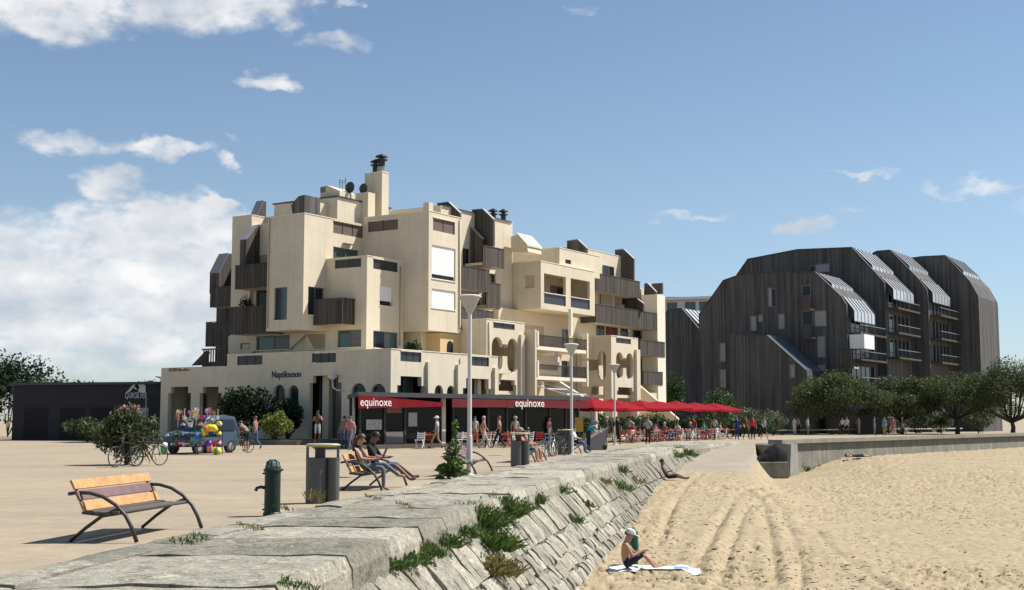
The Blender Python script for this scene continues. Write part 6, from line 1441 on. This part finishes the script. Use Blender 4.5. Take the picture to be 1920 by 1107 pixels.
NAVY_C, JEANS, GREY_J, WHITE_C, PINK_C, REDC, KHAKI, BLACK_C, BLUE_C, TURQ, PURP, TAN_C = K((.014, .018, .035)), K((.06, .11, .20)), K((.13, .13, .16)), K((.62, .61, .6)), K((.5, .17, .17)), K((.42, .045, .035)), K((.33, .25, .15)), K((.014, .014, .017)), K((.02, .035, .16)), K((.03, .22, .30)), K((.06, .035, .06)), K((.36, .22, .14))
# couple on the second bench
def on_bench(bench, along, fwd=-.08): 
    rz = bench.rotation_euler.z; d = Vector((math.cos(rz), math.sin(rz), 0)); a = Vector((-math.sin(rz), math.cos(rz), 0)); return bench.location + d * fwd + a * along + Vector((0, 0, .37)), rz
l, rz = on_bench(bn2, -.55)
wom = person('woman in navy top and grey jeans reading on the bench beside a man', l, rz, sit(kneL=(.44, .05, .20), ankL=(.78, .03, -.05), toeL=(.93, .04, -.07), kneR=(.45, -.10, .13), ankR=(.46, -.10, -.31), toeR=(.62, -.12, -.37), spi=(-.10, 0, .28), che=(-.17, 0, .46), nec=(-.17, 0, .62), hed=(-.11, 0, .735), top=(-.085, 0, .82), shoL=(-.18, .165, .56), shoR=(-.18, -.165, .56), elbL=(-.02, .21, .34), elbR=(-.03, -.22, .32), wriL=(.22, .12, .34), wriR=(.21, -.14, .31), hanL=(.29, .08, .36), hanR=(.29, -.1, .33)),
       NAVY_C, GREY_J, shoe=SKIN, uparm=SKIN, hair=HAIR_B, hair_len=.26, detail=True)
l, rz = on_bench(bn2, .36)
man = person('man in dark shirt and blue shorts on the bench, legs stretched out', l, rz, sit(kneL=(.46, .11, .17), ankL=(.86, .13, -.13), toeL=(1.0, .15, -.10), kneR=(.47, -.09, .15), ankR=(.84, -.08, -.18), toeR=(.98, -.09, -.14), spi=(-.09, 0, .3), che=(-.15, 0, .50), nec=(-.14, 0, .67), hed=(-.05, 0, .775), top=(-.005, 0, .855), shoL=(-.15, .185, .60), shoR=(-.15, -.185, .60), elbL=(.02, .24, .36), elbR=(.02, -.24, .36), wriL=(.24, .14, .32), wriR=(.25, -.13, .33), hanL=(.31, .09, .34), hanR=(.32, -.07, .35)),
       BLACK_C, JEANS, shoe=SKIN_D, shin=SKIN_D, uparm=BLACK_C, skin=SKIN_D, detail=True)
tl = wom.location + Vector((.40, -.06, .36)); m = MB(); m.bar((0, 0, 0), (.09, .0, .2), .17, .008, up=(1, 0, 0)); tb = m.build('tablet', METAL_D); tb.location = tl; tb.rotation_euler = (0, 0, rz); tag(tb, 'dark tablet held up by the woman on the bench', 'tablet')
l, rz = on_bench(bn4, -.35); person('sunbather in a red top and blue shorts on the fourth bench', l, rz, sit(spi=(-.1, 0, .28), che=(-.17, 0, .46), nec=(-.2, 0, .62), hed=(-.18, 0, .74), top=(-.17, 0, .83), shoL=(-.18, .175, .56), shoR=(-.18, -.175, .56)), PINK_C, JEANS, shoe=SKIN, shin=SKIN, uparm=PINK_C, hair=HAIR_G, hat=(cloth((.35, .3, .27)), 'cap'))
l, rz = on_bench(bn4, .35); person('bather in a striped rose shirt farther along the same bench', l, rz, SIT, REDC, KHAKI, shoe=SKIN, shin=SKIN, uparm=SKIN)
l, rz = on_bench(bn5, .2); person('person in white sitting on the farthest bench', l, rz, SIT, WHITE_C, JEANS, shin=JEANS)
# on the sand
p = on_ground(1172, 1066, -1.7); p.z = sand_h(p.x, p.y) + .01
person('bather in white cap and dark shorts sitting upright on a towel', p + Vector((0, 0, .03)), R(-4), sit(kneL=(.42, .12, .34), ankL=(.72, .10, .07), toeL=(.88, .11, .05), kneR=(.40, -.10, .36), ankR=(.66, -.10, .07), toeR=(.82, -.11, .05), spi=(.0, 0, .29), che=(.02, 0, .48), nec=(.05, 0, .64), hed=(.11, 0, .745), top=(.135, 0, .83), shoL=(.02, .18, .575), shoR=(.02, -.18, .575), elbL=(.20, .2, .35), elbR=(.16, -.22, .33), wriL=(.40, .13, .40), wriR=(.36, -.12, .42), hanL=(.47, .10, .42), hanR=(.44, -.08, .45)),
       SKIN, K((.018, .018, .04)), shoe=SKIN, shin=SKIN, uparm=SKIN, hair=HAIR_D, hat=(WHITE_C, 'cap'), detail=True)
m = MB(); nx, ny = 14, 6
for i in range(nx + 1):
    for j in range(ny + 1): x, y = -.35 + 2.0 * i / nx, -.42 + .84 * j / ny; cw_, sw_ = math.cos(R(-6)), math.sin(R(-6)); m.v.append((x, y, sand_h(p.x + x * cw_ - y * sw_, p.y + x * sw_ + y * cw_) - p.z + .035 + .012 * mnoise.noise(Vector((x * 5, y * 5, 1)))))
for i in range(nx):
    for j in range(ny): a = i * (ny + 1) + j; m.f.append([a, a + ny + 1, a + ny + 2, a + 1]); m.mi.append(1 if i > 9 and 1 <= j <= 4 and i < 13 else 0)
tw = m.build('beach_towel', [mat('white_towel', (.62, .62, .64), .9, .1, 6, .3, 60), mat('blue_towel_stripe', (.12, .28, .52), .9, .2, 7, .3, 60)], smooth=True); tw.location = p; tw.rotation_euler = (0, 0, R(-6)); tag(tw, 'white and blue towel spread on the sand under the nearest bather', 'towel')
# green windbreak / parasol folded behind the bather
gq = p + Vector((.25, .5, 0)); m = MB(); m.lathe([(.02, 0), (.09, .1), (.11, .5), (.09, .82), (.02, .90)], (0, 0, 0), 10); ob = m.build('folded_parasol', mat('green_canvas', (.008, .12, .075), .8, .2, 6), smooth=False); ob.location = gq; tag(ob, 'furled green parasol planted in the sand beside the nearest bather', 'parasol')
q = on_ground(1252, 913, -1.25); q.z = sand_h(q.x, q.y) + .02
person('bather leaning back against the sea wall at the slipway foot', q, R(-15), sit(spi=(-.08, 0, .27), che=(-.17, 0, .44), nec=(-.22, 0, .6), hed=(-.22, 0, .715), top=(-.21, 0, .80), shoL=(-.19, .17, .54), shoR=(-.19, -.17, .54), elbL=(-.05, .22, .32), elbR=(-.05, -.22, .32), wriL=(.14, .14, .36), wriR=(.14, -.14, .36), hanL=(.2, .1, .40), hanR=(.2, -.1, .40), kneL=(.4, .12, .20), kneR=(.42, -.12, .14), ankL=(.78, .13, .06), ankR=(.82, -.13, .06), toeL=(.9, .14, .12), toeR=(.94, -.14, .12)), SKIN_D, BLACK_C, shoe=SKIN_D, shin=SKIN_D, uparm=SKIN_D, skin=SKIN_D)
q = Vector((gx(1602, 80.3), 80.3, sand_h(gx(1602, 80.3), 80.3) + .05)); 
LIE = dict(pel=(0, 0, .12), spi=(-.18, 0, .12), che=(-.38, 0, .13), nec=(-.54, 0, .13), hed=(-.66, 0, .15), top=(-.75, 0, .17), hipL=(.04, .085, .11), hipR=(.04, -.085, .11), kneL=(.42, .10, .20), kneR=(.44, -.10, .09), ankL=(.82, .12, .07), ankR=(.86, -.12, .06), toeL=(.9, .13, .18), toeR=(.95, -.13, .17), shoL=(-.48, .17, .12), shoR=(-.48, -.17, .12), elbL=(-.34, .26, .22), elbR=(-.6, -.28, .1), wriL=(-.5, .16, .36), wriR=(-.72, -.12, .12), hanL=(-.55, .12, .42), hanR=(-.78, -.08, .12))
person('sunbather lying on the sand below the quay wall', q, R(8), LIE, K((.10, .06, .06)), BLACK_C, shoe=SKIN, shin=SKIN, uparm=SKIN)
m = MB(); m.box(-1.0, .9, -.4, .4, .0, .02); tw2 = m.build('beach_towel', mat('pale_towel', (.48, .48, .55), .9, .1)); tw2.location = q + Vector((0, 0, -.02)); tw2.rotation_euler = (0, 0, R(8)); tag(tw2, 'pale towel under the sunbather below the quay wall', 'towel')
# walkers on the plaza: px, feet y, heading, pose, shirt, pants, extras
def walker(label, px, py, rz, P, shirt, pants, z=0.0, group=None, **kw):
    return person(label, on_ground(px, py, z), rz, P, shirt, pants, group=group, **kw)
walker('bare-shouldered walker in tan pushing a bicycle before the planted bed', 462, 847, 2.6, LEAN, K((.23, .16, .12)), BLACK_C, shin=SKIN, shoe=SKIN)
walker('companion in a rose flowered top behind the bicycle pusher', 478, 843, 2.8, WALK, K((.35, .16, .15)), JEANS, hair=HAIR_B)
make_bike('dark bicycle under the left side of the oleander bush', on_ground(236, 876, 0), 1.15, BK[2]); make_bike('black bicycle parked at the right side of the oleander bush', on_ground(276, 874, 0), .95, BK[2])
make_bike('dark bicycle wheeled along before the planted bed', on_ground(448, 849, 0), 2.7, BK[2])
walker('woman in brown top and white shorts on the shop step', 595, 830, -1.4, ARMS_UP, K((.17, .07, .05)), WHITE_C, z=.3, shin=SKIN_D, shoe=SKIN_D, uparm=SKIN, skin=SKIN_D)
walker('walker in a pale pink top and jeans near the cafe corner', 656, 846, -1.9, WALK, PINK_C, GREY_J, uparm=SKIN_L, hair=HAIR_B)
walker('walker in blue behind the one in pink near the cafe corner', 645, 842, -1.7, STAND, K((.32, .16, .12)), JEANS)
walker('man in a white hat and khaki trousers striding past the cafe', 819, 842, 2.9, WALK, K((.40, .42, .45)), KHAKI, hair=HAIR_G, hat=(WHITE_C, 'round'))
walker('walker in rose shirt and pale trousers passing the cafe', 907, 842, .2, WALK, K((.50, .24, .20)), K((.55, .45, .40)), hair=HAIR_G)
walker('walker in tan shirt and black trousers passing the cafe', 936, 842, 2.9, WALK, TAN_C, BLACK_C, hair=HAIR_B)
walker('person in grey cap and red skirt behind the second bin', 966, 838, -1.2, STAND, K((.36, .32, .28)), REDC, hair=HAIR_G, hat=(K((.3, .28, .26)), 'cap'))
walker('man in bright blue leaning over the slanted box', 1103, 846, .4, LEAN, TURQ, NAVY_C, hair=HAIR_G, hat=(K((.33, .32, .3)), 'cap'))
walker('man in dark shirt, purple shorts and cap facing the slanted box', 1138, 838, 3.0, STAND, PURP, K((.09, .045, .08)), shin=SKIN, hair=HAIR_G, hat=(K((.36, .36, .3)), 'cap'))
walker('dark-clad walker just behind the farthest lamp post', 1158, 835, -1.5, WALK, BLACK_C, BLACK_C)
walker('woman in grey top and black trousers near the wall bend', 1215, 835, -1.6, ARMS_UP, K((.34, .35, .37)), BLACK_C, hair=HAIR_B, shoe=WHITE_C)
walker('child in pink beside the woman in grey', 1229, 829, -1.2, STAND, K((.6, .18, .28)), PINK_C, scale=.72)
for i, (px, Y, c, lb) in enumerate(((1185, 84, REDC, 'seated diner in red at the near end of the parasol row'), (1268, 90, WHITE_C, 'seated diner in white under the middle parasols'), (1292, 92, K((.05, .05, .06)), 'seated diner in black under the middle parasols'), (1318, 96, TURQ, 'seated diner in turquoise toward the far parasols'), (1245, 88, K((.25, .1, .1)), 'seated diner in maroon under the third parasol'), (1350, 99, TAN_C, 'seated diner in tan at the last table by the hedge'))):
    person(lb, (gx(px, Y), Y, .45), rnd.uniform(0, 6.28), SIT, c, JEANS, hair=HAIR_D if i % 2 else HAIR_G)
    put('r', Vector((gx(px, Y), Y, 0)), rnd.uniform(0, 6.28), 'red slatted chair of ' + lb, 'red chairs under the parasols')
for (px, py, c, pn, P, lb, kw) in ((760, 838, K((.30, .10, .09)), BLACK_C, STAND, 'waiter in maroon standing in the cafe doorway', {}), (868, 836, K((.06, .07, .09)), JEANS, STAND, 'customer in black beside the cafe glass', {}), (890, 838, K((.45, .42, .38)), KHAKI, WALK, 'customer in cream at the cafe terrace edge', {}), (1000, 834, K((.12, .16, .25)), JEANS, STAND, 'customer in denim under the fascia sign', {}), (1030, 834, PINK_C, WHITE_C, STAND, 'customer in pink by the parked bicycles', {}), (1180, 829, K((.4, .4, .42)), BLACK_C, WALK, 'walker in pale grey past the farthest lamp post', {}), (1300, 824, K((.32, .08, .08)), JEANS, STAND, 'waiter in red at the outer edge of the parasols', {}), (1340, 823, WHITE_C, JEANS, WALK, 'walker in white before the last parasol', {})):
    walker(lb, px, py, rnd.uniform(-3, 0), P, c, pn, **kw)
walker('figure in long deep blue robe at the slipway head', 1382, 825, -1.5, STAND, BLUE_C, BLUE_C, hair=HAIR_D)
walker('walker in dark red beside the figure in deep blue', 1399, 825, -1.3, WALK, K((.22, .04, .05)), BLACK_C)
walker('walker in bright red shirt at the slipway head', 1412, 824.5, -1.6, STAND, K((.5, .05, .04)), BLACK_C, girth=1.15)
walker('walker in grey top and dark shorts nearest the quay wall', 1433, 825, -1.2, WALK, K((.24, .25, .27)), BLACK_C, shin=SKIN, shoe=SKIN)
for (px, py, c, pn, P, lb, kw) in ((1490, 816, K((.42, .5, .55)), WHITE_C, STAND, 'person in pale blue at the left end of the quay bench', {}), (1497, 816, K((.2, .12, .1)), BLACK_C, STAND, 'person in brown beside the one in pale blue on the quay', {}), (1515, 817, K((.3, .32, .34)), GREY_J, STAND, 'person in grey standing alone at the quay bench', {}),
        (1580, 816, WHITE_C, BLACK_C, WALK, 'walker in white shirt and black trousers on the quay', {}), (1588, 817, K((.4, .4, .42)), BLACK_C, WALK, 'walker in light grey close behind the one in white shirt', {}), (1611, 816, K((.45, .25, .2)), KHAKI, ARMS_UP, 'person in salmon under the large pine on the quay', {}),
        (1640, 817, TURQ, K((.35, .2, .17)), STAND, 'person in turquoise on the quay right of the large pine', dict(shin=SKIN, shoe=SKIN)), (1659, 817, K((.10, .25, .5)), KHAKI, STAND, 'person in sky blue top and tan shorts on the quay', dict(shin=SKIN, shoe=SKIN)), (1675, 817, K((.42, .14, .15)), K((.35, .12, .13)), WALK, 'walker in rose dress at the right end of the quay', dict(shin=SKIN)), (1692, 816, BLACK_C, GREY_J, WALK, 'walker in black at the far right of the quay', {})):
    walker(lb, px, py, rnd.uniform(-3, 0), P, c, pn, **kw)
# ------------------------------------------------------------------ beach-toy stall on the left
sb = on_ground(365, 853, 0); SY = sb.y; kk = SY / F_PX
def st(px, py, dy=0.0): q = at_depth(px, py, SY + dy); return Vector((q.x, SY + dy, q.z))
TOYC = {'red': (.55, .05, .06), 'yellow': (.75, .60, .03), 'blue': (.05, .12, .45), 'green': (.06, .30, .12), 'white': (.75, .74, .72), 'purple': (.16, .06, .30), 'orange': (.70, .24, .03), 'pink': (.65, .22, .32), 'teal': (.07, .28, .30)}
TM = {k: mat('toy_' + k, v, .4, .05, 4) for k, v in TOYC.items()}
stall = empty('stall_rack', Vector((sb.x, SY + .5, 0)), 0, 'metal display rack of the beach-toy stall', 'rack')
m = MB()
for x in (-1.1, 0, 1.1):
    m.tube([(x, 0, 0), (x, 0, 1.55)], .02, 6)
for z in (.35, .8, 1.2, 1.5): m.tube([(-1.1, 0, z), (1.1, 0, z)], .015, 6)
m.build('frame', METAL_D, stall)
for z in (.35, .8, 1.2): m = MB(); m.box(-1.1, 1.1, -.3, .25, z - .02, z); m.build('shelf', METAL_D, stall)
rt = random.Random(21); kinds = []
def bucket(c): m = MB(); m.lathe([(.09, 0), (.13, .22), (.14, .22), (.135, .2)], (0, 0, 0), 12); o = m.build('toy_bucket', TM[c]); m = MB(); m.tube([(.13 * math.cos(math.pi * k / 8), 0, .2 + .13 * math.sin(math.pi * k / 8)) for k in range(9)], .008, 5); m.build('handle', TM['white'], o); return o, 'bucket'
def ball(c): m = MB(); n = 8; m.lathe([(.16 * math.sin(math.pi * (k + .05) / (n + .1)), .16 - .16 * math.cos(math.pi * (k + .05) / (n + .1))) for k in range(n + 1)], (0, 0, 0), 12); o = m.build('beach_ball', TM[c], smooth=True); m = MB(); m.lathe([(.161, .13), (.163, .16), (.161, .19)], (0, 0, 0), 12, cap=False); m.build('stripe', TM['white'], o); return o, 'ball'
def spade(c): m = MB(); m.tube([(0, 0, .25), (0, 0, .62)], .014, 6); m.bar((-.06, 0, .63), (.06, 0, .63), .025, .025); o = m.build('toy_spade', TM[c]); m = MB(); m.prism([(-.08, .26), (-.085, .1), (0, .0), (.085, .1), (.08, .26)], lambda u, v, d: (u, d, v), -.008, .008); m.build('blade', TM[c], o, fix=True); return o, 'spade'
def ring(c): m = MB(); n = 16; m.tube([(.26 * math.cos(2 * math.pi * k / n), 0, .33 + .26 * math.sin(2 * math.pi * k / n)) for k in range(n + 1)], .075, 8, cap=False); o = m.build('swim_ring', TM[c], smooth=True); return o, 'swim ring'
def pin(c):
    m = MB(); m.tube([(0, 0, 0), (0, 0, .5)], .008, 5); o = m.build('toy_windmill', TM['white'])
    for k in range(6):
        a = k * math.pi / 3; mm = MB(); mm.add([(0, -.02, .5), (.17 * math.cos(a), -.03, .5 + .17 * math.sin(a)), (.14 * math.cos(a + .6), -.07, .5 + .14 * math.sin(a + .6)), (.0, -.03, .505)], [(0, 1, 2, 3)]); mm.build('sail', TM[c], o)
    return o, 'windmill'
makers = [bucket, ball, spade, ring, pin]; words = {'bucket': 'toy bucket', 'ball': 'striped beach ball', 'spade': 'toy spade', 'swim ring': 'inflatable swim ring', 'windmill': 'toy windmill'}
rows = [(.36, 12, (0, 1, 0, 1), ('red', 'pink', 'white', 'red', 'green')), (.81, 12, (1, 0, 1, 1), ('yellow', 'green', 'purple', 'white', 'blue', 'teal')), (1.21, 10, (4, 1, 4, 0), ('white', 'yellow', 'orange', 'purple', 'yellow')), (1.52, 11, (4, 4, 2, 4), ('white', 'pink', 'orange', 'white', 'red'))]
rown = ['on the lowest shelf', 'on the second shelf', 'on the top shelf', 'standing over the rack top']
for ri, (z, n, mk, cs) in enumerate(rows):
    for k in range(n):
        c = cs[(k + ri) % len(cs)]; f = makers[mk[k % len(mk)]]; o, w = f(c); o.location = (sb.x - 1.0 + 2.0 * (k + .5) / n + rt.uniform(-.04, .04), SY + .5 + rt.uniform(-.2, .1), z); o.rotation_euler = (0, 0, rt.uniform(-.5, .5)); s = rt.uniform(.65, 1.0); o.scale = (s, s, s)
        tag(o, '%s %s %s of the beach-toy stall' % (c, words[w], rown[ri]), w, '%s %ss %s of the stall' % (c, words[w], rown[ri]))
# inflatables in front
def inflatable(label, pts, c, c2, r):
    m = MB(); m.tube(pts, r, 10, cap=True); o = m.build('inflatable_toy', TM[c], smooth=True); m = MB(); m.tube([Vector(p) + Vector((0, -.03, .0)) for p in pts[1:3]], [x * 1.02 for x in r[1:3]], 10); m.build('patch', TM[c2], o, smooth=True); tag(o, label, 'inflatable'); return o
inflatable('yellow and orange inflatable hung on the right of the stall', [st(381, 818), st(384, 808), st(392, 803), st(402, 803), st(407, 808)], 'yellow', 'orange', [.08, .13, .17, .16, .08])
inflatable('bright yellow inflatable lying on the ground before the stall', [st(400, 850), st(405, 845), st(409, 846), st(414, 850)], 'yellow', 'green', [.10, .18, .17, .08])
inflatable('green and white inflatable by the yellow bucket stack', [st(306, 850), st(308, 838), st(311, 830)], 'green', 'white', [.12, .17, .08])
inflatable('teal swim float leaning against the rack', [st(366, 832), st(369, 822), st(372, 813)], 'teal', 'blue', [.12, .2, .1])
inflatable('pink inflatable standing under the hung yellow one', [st(392, 848), st(393, 836), st(391, 826)], 'pink', 'purple', [.1, .14, .1])
# small blue-grey van parked behind the rack
CARP = mat('blue_grey_car_paint', (.045, .065, .095), .3, .04, 2, spec=.45); vY = SY + 2.6
van = empty('parked_van', Vector((gx(382, vY), vY, 0)), R(243), 'small blue-grey van parked behind the beach-toy stall', 'van')
prof = [(-1.75, .32), (1.62, .32), (1.74, .45), (1.72, .78), (1.50, .95), (.95, 1.06), (.45, 1.58), (.20, 1.70), (-.9, 1.76), (-1.60, 1.68), (-1.76, 1.10)]
m = MB(); W2 = .80; N = len(prof); secs = [(-W2, .90, .97), (-W2 * .94, 1.0, 1.0), (W2 * .94, 1.0, 1.0), (W2, .90, .97)]
for y, kz, kx in secs:
    for (x, z) in prof:
        inset = .16 * max(0, (z - 1.0) / .76) * (1 if y > 0 else -1); m.v.append((x * kx, y - inset, .32 + (z - .32) * (kz if z > .4 else 1)))
for i in range(3):
    for k in range(N): m.f.append([i * N + k, i * N + (k + 1) % N, (i + 1) * N + (k + 1) % N, (i + 1) * N + k]); m.mi.append(0)
m.f.append(list(range(N))); m.f.append(list(range(3 * N, 4 * N))[::-1]); m.mi += [0, 0]
m.build('body', CARP, van, fix=True, bevel=.03)
def vq(name, pts, mt): mm = MB(); mm.add(pts, [tuple(range(len(pts)))]); return mm.build(name, mt, van)
vq('windscreen', [(.985, -.66, 1.08), (.985, .66, 1.08), (.50, .60, 1.58), (.50, -.60, 1.58)], GLASS)
for sg in (-1, 1):
    y = sg * .775
    vq('side_window', [(.80, y, 1.07), (-.15, y, 1.07), (-.15, y - sg * .10, 1.54), (.38, y - sg * .10, 1.52)], GLASS); vq('side_window', [(-.25, y, 1.07), (-1.5, y, 1.07), (-1.45, y - sg * .10, 1.55), (-.25, y - sg * .10, 1.56)], GLASS)
    mm = MB(); mm.lathe([(.02, -.03), (.12, 0), (.12, .03), (.02, .06)], (0, 0, 0), 10, sy=.8); hl = mm.build('headlight', mat('headlamp', (.6, .62, .63), .15, 0, spec=.8), van); hl.location = (1.66, sg * .58, .80); hl.rotation_euler = (0, math.pi / 2, 0)
    mm = MB(); mm.box(.70, .82, y + sg * .02, y + sg * .16, 1.02, 1.14); mm.build('door_mirror', METAL_D, van)
    for x in (-1.12, 1.08):
        mm = MB(); mm.tube([(x, sg * .62, .30), (x, sg * .80, .30)], .30, 18); tw3 = mm.build('wheel', METAL_D, van); mm = MB(); mm.tube([(x, sg * .80, .30), (x, sg * .812, .30)], .18, 14); mm.build('rim', METAL_G, tw3)
mm = MB(); mm.box(1.70, 1.80, -.74, .74, .34, .52); mm.build('bumper', METAL_D, van); mm = MB(); mm.box(1.802, 1.812, -.25, .25, .40, .50); mm.build('number_plate', FRAME_W, van)
